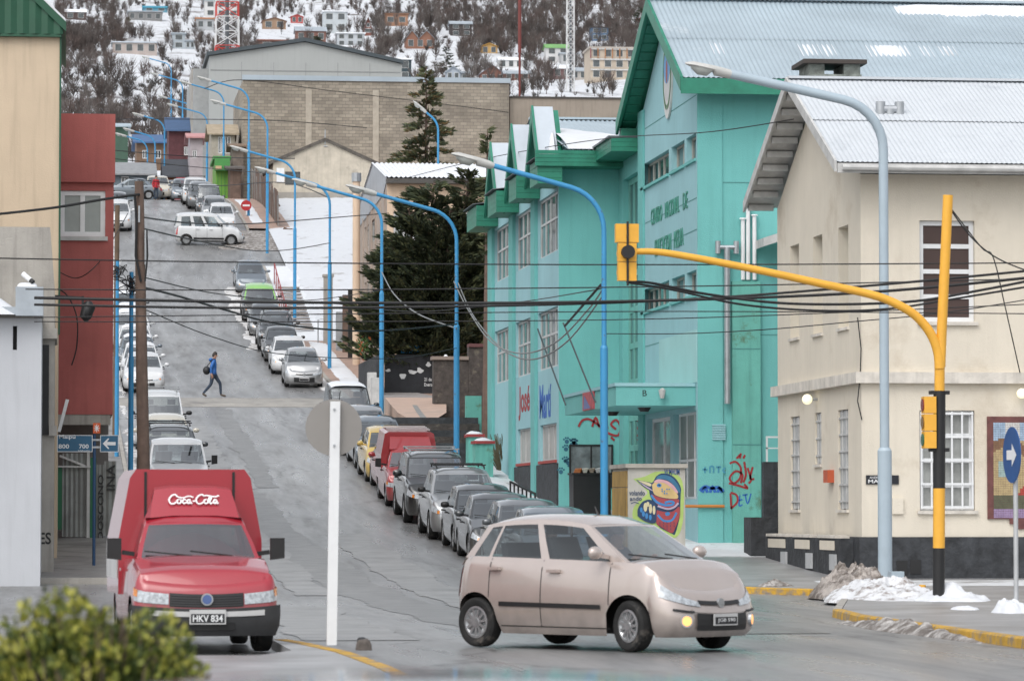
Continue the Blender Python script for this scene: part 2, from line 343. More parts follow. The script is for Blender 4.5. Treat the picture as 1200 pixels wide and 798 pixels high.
def strip(name, f0, f1, v0, v1, dz, mat, step=1.0, n=1, kind='structure', bump=0, seed=0, label=None):
    mb = MB(); rows = []; k = max(1, int(round((v1 - v0) / step)))
    for i in range(k + 1):
        v = v0 + (v1 - v0) * i / k; a, b = f0(v) if callable(f0) else f0, f1(v) if callable(f1) else f1
        r = []
        for j in range(n + 1):
            u = a + (b - a) * j / n; e = 0
            if bump:
                ed = min(1, j / n * 4, (1 - j / n) * 4, i / k * 6, (1 - i / k) * 6)
                e = ed * bump * (.6 + .8 * noise.noise(V((u * .9, v * .5, seed))) + .5 * noise.noise(V((u * 2.7, v * 2.1, seed + 3))))
                if ed == 0: e = -.05
            r.append((u, v, gz(v) + dz + e))
        rows.append(r)
    mb.grid(rows); o = mb.build(name, mat, smooth=bool(bump)); struct(o, kind); return o
UL, UR = 1.95, 10.9
rd = MB()
vv = list(np.arange(-30, 76.01, 2))
rd.grid([[(u, v, gz(v)) for u in (-160, -60, -20, 0, 4, 8, 12, 20, 60, 200)] for v in vv])
vv = list(np.arange(76, 300.01, 1))
rd.grid([[(u, v, gz(v)) for u in (UL - .05, 3.5, 5, 6.5, 8, 9.5, UR + .05)] for v in vv])
for a, b in ((-70, UL - .05), (UR + .05, 80)):
    rd.grid([[(u, v, gz(v) - .004) for u in (a, b)] for v in np.arange(214, 231.01, 1)])
struct(rd.build('road', A_ASPH, smooth=True, sharp=60))

_kr = [(20, 11.0), (44, 11.0), (53.6, 11.15), (57, 11.5), (62, 12.6), (66, 13.5), (69.5, 13.6), (70.6, 12.6), (74, 11.6), (80, UR), (300, UR)]
def kr(v): return float(np.interp(v, [a for a, b in _kr], [b for a, b in _kr]))
def walk(name, u0, u1, v0, v1, mat, step=1.0, n=1): return strip(name, u0, u1, v0, v1, .12, mat, step, n)
A_WALKI = M('slushy pavement', (.27, .27, .275), .4, var=.3, scale=.9, bump=.35, bscale=9, dirt=(.2, .195, .19), dirt_amt=.45, dscale=.55)
walk('pavement', lambda v: kr(v) + .16, 60, 20, 84, A_WALKI, .5)
walk('pavement', lambda v: kr(v) + .16, 40, 84, 100, A_ICE)
walk('pavement', lambda v: kr(v) + .16, 40, 100, 124, A_ICE)
walk('pavement', lambda v: kr(v) + .16, 40, 124, 182, A_TILEW)
walk('pavement', lambda v: kr(v) + .16, 40, 182, 213, A_SNOW)
walk('pavement', lambda v: kr(v) + .16, 40, 232, 300, A_TILEW)
walk('pavement', -40, UL - .16, 76, 213, A_WALK)
walk('pavement', -40, UL - .16, 232, 300, A_WALK)
def kerb(name, f, v0, v1, mat, side, step=.5, wd=.15, h=.125):
    mb = MB(); rows = []
    for i in range(int((v1 - v0) / step) + 1):
        v = v0 + i * step; u = f(v) if callable(f) else f
        a, b = (u, u + wd * side)
        rows.append([(a, v, gz(v) - .05), (a + .012 * side, v, gz(v) + h - .02), (a + .035 * side, v, gz(v) + h), (b, v, gz(v) + h), (b, v, gz(v) - .05)])
    mb.grid(rows); mb.poly(rows[0]); mb.poly(rows[-1]); return struct(mb.build(name, mat))
kerb('kerb', kr, 34, 57, A_KERBY, 1); kerb('kerb', kr, 57, 69, A_CONC, 1); kerb('kerb', kr, 69, 71, A_KERBY, 1, .1); kerb('kerb', kr, 71, 213, A_CONC, 1); kerb('kerb', kr, 232, 290, A_CONC, 1)
kerb('kerb', UL, 76, 213, A_CONC, -1); kerb('kerb', UL, 232, 290, A_CONC, -1)
mb = MB(); mb.box(-40, UL - .16, 75.85, 76, -.05, .12 + gz(76)); struct(mb.build('kerb', A_CONC))
# near left corner of the pavement with its yellow kerb
k1, k2 = at(330, 747, 44.5), at(462, 786, 35.0)
kl = [(k1.x - .9, 44.9), (k1.x - .1, 44.6), (k1.x + .05, 43.5), (U(392, 40.5), 40.5), (k2.x - .06, 36.5), (k2.x - .05, 34), (k2.x - .3, 20)]
left_poly = [(-20, 20), (-20, 39.6), (2.0, 39.6), (2.42, 41.0), (2.4, 44.6)]
mb = MB(); h = .1
mb.prism([(x, y, -.04) for x, y in left_poly + kl[1:]], (0, 0, h + .04))
struct(mb.build('pavement', A_WALKI))
mb = MB()
rows = []
for i, (x, y) in enumerate(kl[1:]):
    rows.append([(x + .01, y, -.04), (x + .012, y, h + .004), (x + .16, y, h + .004), (x + .18, y, -.04)])
mb.grid(rows); mb.poly(rows[0]); mb.poly(rows[-1]); struct(mb.build('kerb', A_KERBY))

# the raised concrete crossing, old repair strips and drain cover in the carriageway
A_CROSS = M('crossing concrete', (.3, .285, .26), .6, var=.2, scale=1.2, bump=.3, dirt=(.17, .16, .15), dirt_amt=.35)
mb = MB(); rows = []
for v, e in ((146.0, .006), (146.6, .09), (149.4, .09), (150.0, .006)): rows.append([(u, v, gz(v) + e) for u in (UL, 4.2, 6.4, 8.6, UR)])
mb.grid(rows); struct(mb.build('raised_crossing', A_CROSS))
A_PATCH = M('patched asphalt', (.145, .143, .14), .36, var=.3, scale=2, bump=.35, bscale=20, dirt=(.2, .197, .193), dirt_amt=.35, dscale=1.5)
A_PATCHL = M('worn concrete patch', (.22, .218, .214), .36, var=.22, scale=1.2, bump=.35, bscale=16, dirt=(.14, .138, .135), dirt_amt=.4, dscale=.9)
def rpatch(f0, f1, v0, v1, mat, dz=.006):
    jag = lambda f, s: (lambda v: f(v) + .22 * noise.noise(V((v * .35, s, 0))) + .1 * noise.noise(V((v * 1.7, s, 4))))
    return strip('road_patch', jag(f0, 1.1), jag(f1, 7.7), v0, v1, dz, mat, .4)
rpatch(lambda v: 5.2 - (v - 60) * .012, lambda v: 6.35 - (v - 60) * .012, 52, 110, A_PATCH)
rpatch(lambda v: 4.25, lambda v: 5.0, 70, 138, A_PATCHL, .010)
rpatch(lambda v: 6.5, lambda v: 7.5, 57, 96, A_PATCHL, .010)
rpatch(lambda v: 2.9, lambda v: 4.3, 47, 64, A_PATCHL, .008)
rpatch(lambda v: 7.2, lambda v: 9.9, 49, 55, A_PATCH, .008)
rpatch(lambda v: 5.6, lambda v: 6.2, 112, 145, A_PATCH, .008)
# slush and snow along the kerbs and in the empty lot
def slush(f0, f1, v0, v1, dz, mat, step, n, bump, sd):
    j = lambda f, k: (lambda v: f + .5 * noise.noise(V((v * .3, k, sd))) + .22 * noise.noise(V((v * 1.3, k, sd + 2))))
    return strip('slush_bank', j(f0, 1.3), j(f1, 8.1) if f1 < UR else f1, v0, v1, dz, mat, step, n, 'stuff', bump, sd)
slush(9.1, UR + .4, 200, 213, .02, A_DSNOW, .4, 8, .22, 1)
slush(8.5, 9.4, 178, 206, .0, A_SLUSH, .4, 6, .05, 2)
slush(8.9, 13, 221, 232, .01, A_DSNOW, .4, 8, .12, 2)
slush(2.1, 3.1, 196, 236, .0, A_SLUSH, .5, 5, .06, 5)
slush(UL + .15, UL + .5, 84, 190, .0, A_SLUSH, .5, 3, .05, 9)
slush(UR - .5, UR + .3, 150, 200, .0, A_SLUSH, .5, 3, .09, 11)
o = strip('snow_field', lambda v: 12.2 if v < 232 else 13.5, 34, 184, 270, .16, snow('lot snow', (.2, .17, .15), .1, (.58, .6, .63), .6), .8, 40, 'stuff', .3, 3)
strip('pavement_snow', 11.25, 13.1, 86, 119, .115, A_SNOW, .4, 7, 'stuff', .09, 6)
strip('pavement_snow', 13.2, 16.0, 84.2, 89.7, .115, A_SNOW, .3, 10, 'stuff', .12, 8)
strip('pavement_snow', 11.3, 12.4, 152, 182, .115, A_SNOW, .4, 6, 'stuff', .07, 13)
strip('pavement_snow', 11.2, 13.2, 184, 213, .115, A_SNOW, .5, 6, 'stuff', .06, 14)
strip('pavement_snow', 11.3, 12.2, 234, 262, .115, A_SNOW, .5, 6, 'stuff', .07, 15)
strip('pavement_snow', 14.0, 26, 70.8, 74.2, .115, A_ICE, .3, 24, 'stuff', .035, 16)
def mound(name, label, cat, cx, cy, rx, ry, h, mat, seed, base=None, lump=.4, n=72):
    mb = MB(); rows = []; zb = gz(cy) if base is None else base
    for i in range(n // 2 + 1):
        r = i / (n // 2); row = []
        for j in range(n):
            a = 2 * math.pi * j / n; k = 1 + .3 * noise.noise(V((math.cos(a) * 1.5, math.sin(a) * 1.5, seed)))
            x, y = cx + rx * r * k * math.cos(a), cy + ry * r * k * math.sin(a)
            z = h * (1 - r ** (1.6 if rx > .2 else 5)) * (1 + lump * noise.noise(V((x * 2.2, y * 2.2, seed)))) + (h * .3 * noise.noise(V((x * 5, y * 3, seed + 5))) + h * .22 * abs(noise.noise(V((x * 11, y * 8, seed)))) + h * .1 * noise.noise(V((x * 26, y * 20, seed)))) * (1 - r ** 4)
            row.append((x, y, zb + max(-.03, z) if r < 1 else zb - .03))
        rows.append(row)
    mb.grid(rows, True); o = mb.build(name, mat, smooth=True, sharp=75); return tag(o, label, cat) if label else struct(o, 'stuff')
p = at(1005, 705, 66)
mound('snow_heap', 'tall pile of brown dirty snow beside the pale blue lamp post', 'snow pile', U(1003, 67.5), 67.5, .8, 2.0, .52, M('muddy snow', (.4, .36, .33), .8, var=.35, scale=5, bump=1.0, bscale=18, dirt=(.11, .09, .075), dirt_amt=.6, dscale=3.2), 1, .08, .35)
mound('snow_heap', 'white snow heap tapering off along the foot of the pale blue lamp post', 'snow pile', U(1035, 64.3), 64.3, .95, 2.4, .34, snow('clean lumpy snow', (.2, .165, .145), .42, (.66, .67, .69), 3.6), 2, .08, .6)
mound('snow_heap', 'low white snow patch round the black foot of the yellow signal mast', 'snow pile', U(1112, 62.3), 62.3, .72, .8, .2, A_SNOW, 3, .11, .8)
mound('snow_heap', 'white snow heap at the foot of the blue arrow sign', 'snow pile', U(1186, 54.6), 54.6, .32, .5, .2, A_SNOW, 4, .11, .8)
mound('snow_heap', 'low heap of grey slush in front of the short yellow kerb piece', 'snow pile', U(905, 71.3), 71.3, .55, .9, .14, A_DSNOW, 5, .12, .8)
mound('snow_heap', 'ridge of dirty slush lying along the yellow kerb by the signal mast', 'snow pile', 11.0, 49.8, .24, 4.2, .12, A_DSNOW, 6, 0, .8)
mound('snow_heap', 'small thawing snow lump on the pavement beside the yellow signal mast', 'snow pile', U(1130, 56.5), 56.5, .2, .4, .06, A_SNOW, 16, .115, .8)
mound('stone_lump', 'small dark stone on the pavement beside the white sign post', 'stone', U(427, 41.8), 41.8, .085, .1, .09, M('stone lump', (.1, .085, .075), .9, var=.4, scale=9), 7, .1, .9, 24)
mound('dark_puddle_debris', 'flat dark scrap lying in the carriageway beyond the white sign post', 'debris', U(424, 46.6), 46.6, .07, .25, .05, A_BLACK, 8, 0, .3, 14)
# ------------------------------------------------------------------ buildings: helpers
def onx(px, py, u):                           # pixel on the plane x = u -> (v, z)
    v = vof(px, u, py); return v, at(px, py, v).z
def corr(mb, p0, p1, q0, q1, pitch=.09, amp=.014, tiers=1, lap=.02):
    """corrugated sheet between eave p0-p1 and ridge q0-q1"""
    p0, p1, q0, q1 = V(p0), V(p1), V(q0), V(q1)
    nrm = (p1 - p0).cross(q0 - p0).normalized()
    if nrm.z < 0: nrm = -nrm
    n = max(2, int((p1 - p0).length / pitch)) * 4
    for t in range(tiers):
        a, b = t / tiers - (.02 if t else 0), (t + 1) / tiers
        rows = []
        for f in (a, b):
            lift = lap * t * (1 if f == a else .6) + (0 if f == a else 0)
            rows.append([(p0.lerp(q0, f)).lerp(p1.lerp(q1, f), k / n) + nrm * (amp * math.sin(k * math.pi / 2) + lift) for k in range(n + 1)])
        mb.grid(rows)
    return mb
def slab(mb, a, b, c, d, t):                  # thick quad, t downward
    q = [V(x) for x in (a, b, c, d)]; return mb.prism([p - V((0, 0, t)) for p in q], (0, 0, t))
X, Y, Zv = V((1, 0, 0)), V((0, 1, 0)), V((0, 0, 1))

# ------------------------------------------------------------------ cream corner house
def cream_house():
    v0, v1 = 75.0, 84.0; u0 = U(1010, v0); u1 = 48.0
    root = thing('corner_house', 'cream stuccoed two-storey corner house with white corrugated roof', 'house', (u0 + 6, 79.5, .3))
    zb = .05; ze = at(1010, 204, v0).z; zd = at(1010, 629, v0).z
    FR = frame((0, v0, 0), X, -Y); SD = frame((u0, 0, 0), Y, -X)
    # openings of the front
    fw = []
    for px0, px1, y0, y1 in ((1078, 1142, 481, 598), (1078, 1142, 259, 377)):
        a, b = at(px0, y1, v0), at(px1, y0, v0); fw.append((a.x, b.x, a.z, b.z))
    for k in (1, 2, 3):                        # same bays go on outside the frame
        fw += [(q[0] + 4.2 * k, q[1] + 4.2 * k, q[2], q[3]) for q in fw[:2]]
    mb = MB(); wall(mb, FR, u0, u1, zd, ze, fw, .16)
    sw = []
    for pa, pb, y0, y1, pc in ((926.5, 937, 488, 597, 0), (955, 962.5, 483.5, 544, 0), (982, 994, 480, 597, 0), (926.5, 937, 287, 396, 1), (953.5, 964.5, 276, 391, 1), (983, 995, 265, 384, 1)):
        pm = (pa + pb) / 2; va, vb = vof(pb, u0, 500), vof(pa, u0, 500); _, zt = onx(pm, y0, u0); _, zl = onx(pm, y1, u0); sw.append((va, vb, zl, zt))
    wall(mb, SD, v0, v1, zd, ze, sw, .3)
    mb.poly([(u0, v0, ze), (u0, v1, ze), (u0, (v0 + v1) / 2, ze + 2.15)])
    mb.quad((u0, v1, 0), (u1, v1, 0), (u1, v1, ze), (u0, v1, ze)); mb.quad((u1, v0, 0), (u1, v1, 0), (u1, v1, ze), (u1, v0, ze))
    mb.build('wall', A_CREAM, root)
    mb = MB(); mb.box(u0 + .45, u1 - .3, v0 + .35, v1 - .3, zb, ze); mb.build('inner_wall', A_BLACK, root)  # unseen black box added to block light inside the house
    # stone plinth
    mb = MB(); mb.box(u0 - .06, u1, v0 - .06, v0 + .3, zb - .1, zd); mb.box(u0 - .06, u0 + .3, v0 + .3, v1, zb - .1, zd)
    pl = mb.build('plinth', A_STONE, root)
    for px, py in ((1057, 665), (1073, 664)):
        c = at(px, py, v0 - .07); MB().box(c.x - .11, c.x + .11, v0 - .075, v0 - .062, c.z - .14, c.z + .14).build('vent', A_BLACK, pl)
    # string course
    zc0, zc1 = at(1010, 449, v0).z, at(1010, 436, v0).z
    mb = MB(); mb.box(u0 - .14, u1, v0 - .14, v0, zc0, zc1); mb.box(u0 - .14, u0, v0, v1 + .14, zc0, zc1); mb.build('string_course', A_CREAMT, root)
    for q in fw[:2]:
        window(root, FR, *q, .16, 1, 4, A_WHITE, M('brown blind', (.06, .035, .03), .6) if q[2] > 4 else A_GLASSC, .09, True)
        MB().fbox(FR, q[0] - .05, q[1] + .05, q[2] - .07, q[2], 0, .07).build('sill', A_CREAMT, root)
    for q in fw[2:]: window(root, FR, *q, .16, 1, 4, A_WHITE, A_GLASSB, .09)
    q = fw[0]; g = MB()                         # white grille over the ground-floor window
    for k in range(6): x = q[0] + .04 + (q[1] - q[0] - .08) * k / 5; g.fbox(FR, x - .018, x + .018, q[2] + .02, q[3] - .02, -.05, -.02)
    for k in range(5): z = q[2] + .06 + (q[3] - q[2] - .12) * k / 4; g.fbox(FR, q[0] + .02, q[1] - .02, z - .02, z + .02, -.045, -.012)
    g.build('window_grille', A_WHITE, root)
    q0 = fw[1]
    for i, q in enumerate(sw):
        window(root, SD, *q, .3, 1, 2, A_GREYW, A_GLASSG, .06)
        if i < 3:
            g = MB(); g.fbox(SD, q[0] + .02, q[1] - .02, q[2] + .02, q[3] - .02, -.06, -.045); gg = g.build('shutter', M('grey shutter', (.42, .43, .43), .6, var=.15, scale=6), root)
            g = MB(); nb = 6 if i != 1 else 3
            for k in range(nb): z = q[2] + (q[3] - q[2]) * (k + .5) / nb; g.fbox(SD, q[0], q[1], z - .018, z + .018, -.045, -.015)
            for k in (.3, .7): y = q[0] + (q[1] - q[0]) * k; g.fbox(SD, y - .015, y + .015, q[2], q[3], -.043, -.02)
            g.build('window_grille', A_GREYW, root)
        MB().fbox(SD, q[0] - .05, q[1] + .05, q[2] - .06, q[2], 0, .05).build('sill', A_CREAMT, root)
    # roof
    e0, e1 = 74.35, 84.65; ur = u0 - .62; zr = ze + 2.3; zE = ze + .08; vm = (e0 + e1) / 2
    mb = MB(); corr(mb, (ur, e0, zE + .1), (u1 + .5, e0, zE + .1), (ur, vm, zr + .1), (u1 + .5, vm, zr + .1), .1, .008, 2); mb.build('roof_sheet', A_ROOFW, root)
    mb = MB(); corr(mb, (ur, e1, zE + .1), (u1 + .5, e1, zE + .1), (ur, vm, zr + .1), (u1 + .5, vm, zr + .1), .1, .016, 1); mb.build('roof_sheet', A_ROOFW, root)
    mb = MB(); slab(mb, (ur + .02, e0 + .03, zE + .05), (u1 + .4, e0 + .03, zE + .05), (u1 + .4, vm, zr + .05), (ur + .02, vm, zr + .05), .05); slab(mb, (ur + .02, e1 - .03, zE + .05), (u1 + .4, e1 - .03, zE + .05), (u1 + .4, vm, zr + .05), (ur + .02, vm, zr + .05), .05)
    mb.build('roof_deck', A_GREYW, root)
    mb = MB(); mb.box(ur, u1 + .5, vm - .16, vm + .16, zr + .1, zr + .15); mb.build('ridge_cap', A_ROOFW, root)
    for va, za, vb, zb_ in ((e0, zE, vm, zr), (e1, zE, vm, zr)):
        mb = MB(); mb.prism([(ur - .04, va, za - .1), (ur - .04, vb, zb_ - .1), (ur - .04, vb, zb_ + .13), (ur - .04, va, za + .13)], (.05, 0, 0)); mb.build('bargeboard', A_GREYW, root)
    mb = MB(); mb.box(ur + .02, u1 + .4, e0 - .03, e0 + .02, zE - .12, zE + .07); mb.build('fascia', A_GREYW, root)
    mb = MB(); mb.tube([(ur + .1, e0 - .09, zE - .02), (u1, e0 - .09, zE - .02)], .06, 8); mb.build('gutter', A_GREYW, root)
    for sgn in (0, 1):
        for k in range(9):
            f = (k + .3) / 9; va = (e0 + (vm - e0) * f) if not sgn else (e1 + (vm - e1) * f); za = zE + (zr - zE) * f
            MB().box(ur + .06, u0 - .002, va - .06, va + .06, za - .15, za - .02).build('lookout_beam', A_GREYW, root)
    # things on walls
    p = at(966, 467, 80); v, z = onx(958, 468, u0)
    lamp = MB(); lamp.tube([(u0, v, z), (u0 - .16, v, z)], .03, 8); o = lamp.build('lamp_bracket', A_METAL, root)
    def ball(name, c, r, mat, par, n=10, sc=(1, 1, 1)):
        b = MB(); b.grid([[(c[0] + r * sc[0] * math.sin(i * math.pi / n) * math.cos(j * 2 * math.pi / (2 * n)), c[1] + r * sc[1] * math.sin(i * math.pi / n) * math.sin(j * 2 * math.pi / (2 * n)), c[2] + r * sc[2] * math.cos(i * math.pi / n)) for j in range(2 * n)] for i in range(n + 1)], True)
        return b.build(name, mat, par, smooth=True)
    globals()['ball'] = ball
    LITG = emit('lit globe', (.95, .86, .6), .55); globals()['LITG'] = LITG
    ball('lamp_globe', (u0 - .22, v, z), .11, LITG, o)
    c = at(1197, 461, v0 - .18); o = MB().tube([(c.x, v0, c.z + .05), (c.x, v0 - .16, c.z + .05)], .03, 8).build('lamp_bracket', A_METAL, root); ball('lamp_globe', (c.x, v0 - .2, c.z), .1, LITG, o)
    v, z = onx(975, 558, u0); MB().box(u0 - .14, u0 - .001, v - .22, v + .22, z - .13, z + .13).build('mailbox', M('orange red box', (.5, .1, .04), .5), root)
    c = at(1017, 562, v0); s = MB().box(c.x - .04, c.x + .62, v0 - .03, v0 - .001, c.z - .09, c.z + .09).build('street_name_plate', M('sign black', (.012, .014, .02), .4), root)
    f2 = frame((0, v0 - .03, 0), X, -Y); text('AVENIDA', f2, c.x + .03, c.z + .02, .3, .045, A_WHITE, s); text('MAIPU', f2, c.x + .0, c.z - .065, .42, .07, A_WHITE, s, bold=.02)
    c = at(1051, 595, v0); MB().box(c.x - .1, c.x + .12, v0 - .06, v0 - .001, c.z - .12, c.z + .2).build('meter_box', A_CREAM, root)
    MB().tube([(u0 + .25, v0 - .07, ze - .05), (u0 + .25, v0 - .07, zd + .02)], .045, 8).build('downpipe', A_CREAM, root, smooth=True) if False else None
    # mosaic mural in brown frame
    a, b = at(1157, 608, v0), at(1157, 488, v0); x0, z0, z1 = a.x, a.z, b.z; x1 = x0 + 2.6
    mu = MB().box(x0, x1, v0 - .045, v0 - .001, z0, z1).box(x0 + .45, x1 - .45, v0 - .045, v0 - .001, z0 - .1, z0).box(x0 + .62, x1 - .62, v0 - .045, v0 - .001, z0 - .2, z0 - .1).build('mural_frame', M('oxblood tile', (.14, .05, .045), .5, var=.3, scale=6), root)
    tm = [M('mosaic ' + n_, c_, .5, var=.22, scale=9) for n_, c_ in (('sky', (.3, .4, .52)), ('ochre', (.42, .32, .17)), ('brown', (.2, .11, .06)), ('green', (.1, .1, .06)), ('lilac', (.28, .2, .33)), ('red', (.38, .05, .035)), ('navy', (.03, .04, .09)), ('white', (.55, .54, .52)), ('glass', (.3, .4, .38)), ('denim', (.2, .26, .33)))]
    nx, nz = 48, 42; ix0, ix1, iz0, iz1 = x0 + .12, x1 - .12, z0 + .02, z1 - .12; cells = [MB() for _ in tm]
    for i in range(nx):
        for j in range(nz):
            f, g_ = (i + .5) / nx, (j + .5) / nz; k = 1
            if g_ > .8: k = 0
            if .62 + .12 * math.sin(f * 9 + .6) < g_ < .74 + .1 * math.sin(f * 9 + .6): k = 2
            if g_ > .84 and (.1 < f < .22 or .3 < f < .42): k = 7
            if g_ < .24: k = 3
            if g_ < .1: k = 4
            if .05 < f < .2 and .42 < g_ < .6: k = 8
            if g_ < .42 and g_ > .24 and abs(f - .33) < .13 - (g_ - .24) * .6: k = 5
            if abs(f - .55) < .09 and .42 < g_ < .62: k = 6
            if abs(f - .57) < .06 and .2 < g_ <= .42: k = 9
            a0, a1 = ix0 + (ix1 - ix0) * i / nx, ix0 + (ix1 - ix0) * (i + 1) / nx; c0, c1 = iz0 + (iz1 - iz0) * j / nz, iz0 + (iz1 - iz0) * (j + 1) / nz
            cells[k].box(a0 + .002, a1 - .002, v0 - .052, v0 - .046, c0 + .002, c1 - .002)
    for mcell, mm in zip(cells, tm):
        if mcell.v: struct(mcell.build('mosaic_tiles', mm, mu), 'stuff')
    # cable down-lead on the corner
    mb = MB(); c = [onx(1002, y, u0 - .04) for y in (436, 460, 480)]
    pts = [at(px, py, v0 - .03) for px, py in ((1005, 372), (1009, 408), (1008, 440), (1005, 470), (1010, 492))]
    mb.tube(pts, .012, 6); mb.build('down_lead', A_CABLE, root)
    return root, u0, ze, zr, vm
CREAM, CU0, CZE, CZR, CVM = cream_house()

def stone_stack():
    c = at(970, 92, 81.2); r = thing('stone_chimney', 'stone chimney with flat slab on piers above the white roof', 'chimney', (c.x, 81.2, CZR - 1.1))
    x0, x1 = at(940, 90, 81.2).x, at(1003, 90, 81.2).x; zt = at(970, 74, 81.2).z; zl = CZR - 1.15
    st = M('pale green stone', (.2, .22, .2), .85, var=.5, scale=6, bump=1, bscale=9)
    MB().box(x0, x1, 80.6, 81.8, zl, at(970, 91, 81.2).z).build('stack', st, r)
    for a, b in ((x0 + .04, x0 + .38), (x1 - .38, x1 - .02)): MB().box(a, b, 80.65, 81.75, at(970, 91, 81.2).z, zt - .09).build('pier', st, r)
    MB().box(x0 - .1, x1 + .1, 80.5, 81.9, zt - .09, zt).build('slab', M('slab', (.06, .05, .045), .8), r)
stone_stack()
def hcowl(name, label, pb, h, sz=1.0, mat=None, r0=.07, wall_pipe=None):
    mat = mat or A_METAL; r = thing(name, label, 'flue', pb); x, y, z = pb
    MB().tube([(x, y, z), (x, y, z + h)], r0, 10).build('pipe', mat, r, smooth=True)
    m = MB(); m.tube([(x - .2 * sz, y, z + h), (x + .2 * sz, y, z + h)], r0 * .8, 8)
    for s in (-1, 1): m.tube([(x + s * .22 * sz, y, z + h - .17 * sz), (x + s * .22 * sz, y, z + h + .17 * sz)], r0, 10)
    m.build('cowl', mat, r, smooth=True); return r
c = at(1043, 160, 77.3)
hcowl('flue_pipe', 'short grey flue with H-shaped cowl on the white corrugated roof', (c.x, c.y, c.z - .1), .66, .9, r0=.1)

# garden wall with meter boxes along the side of the cream house
def stone_front():
    r = thing('garden_wall', 'dark stone wall with white meter boxes below the cream house', 'wall', (CU0 - .6, 80, .3))
    u = CU0 - .34; zt = 1.06
    m = MB(); m.box(u, CU0 - .065, 75.5, 83.7, -.1, zt); m.build('stone_wall', A_STONE, r)
    x0, x1, vp = U(880, 84.3), U(927, 84.3), 84.3; m = MB(); m.box(x0, x1, vp, vp + .9, .1, Z(606, vp)); m.build('pillar', A_STONE, r)
    for a, b in ((75.9, 77.7), (78.5, 80.4), (81.2, 83.5)): MB().box(u - .03, CU0 - .066, a, b, zt + .001, zt + .06).build('coping', A_CREAMT, r); MB().box(u - .012, u - .001, a + .15, b - .15, zt - .24, zt - .05).build('recess', A_CREAM, r)
    for v in (76.1, 78.6, 81.4): MB().box(u - .05, u - .002, v - .28, v + .28, .42, .74).build('meter_box', M('grey meter box', (.45, .46, .47), .5), r)
    r2 = thing('side_gate_wall', 'dark wall with white railing between the cream house and the teal building', 'wall', (CU0 + .4, 86, .6))
    a, b = at(895, 600, 87), at(912, 541, 87); MB().box(a.x, a.x + 3.5, 87, 87.25, .4, b.z).build('stone_wall', A_STONE, r2)
    m = MB(); x0 = a.x + .1; z0 = b.z
    for x in (x0, x0 + .32, x0 + .64, x0 + .96, x0 + 1.3): m.box(x - .02, x + .02, 87.1, 87.14, z0, z0 + .55)
    m.box(x0 - .02, x0 + 1.32, 87.09, 87.15, z0 + .55, z0 + .59); m.box(x0 - .02, x0 + 1.32, 87.1, 87.14, z0 + .3, z0 + .33); m.build('railing', A_WHITE, r2)
stone_front()

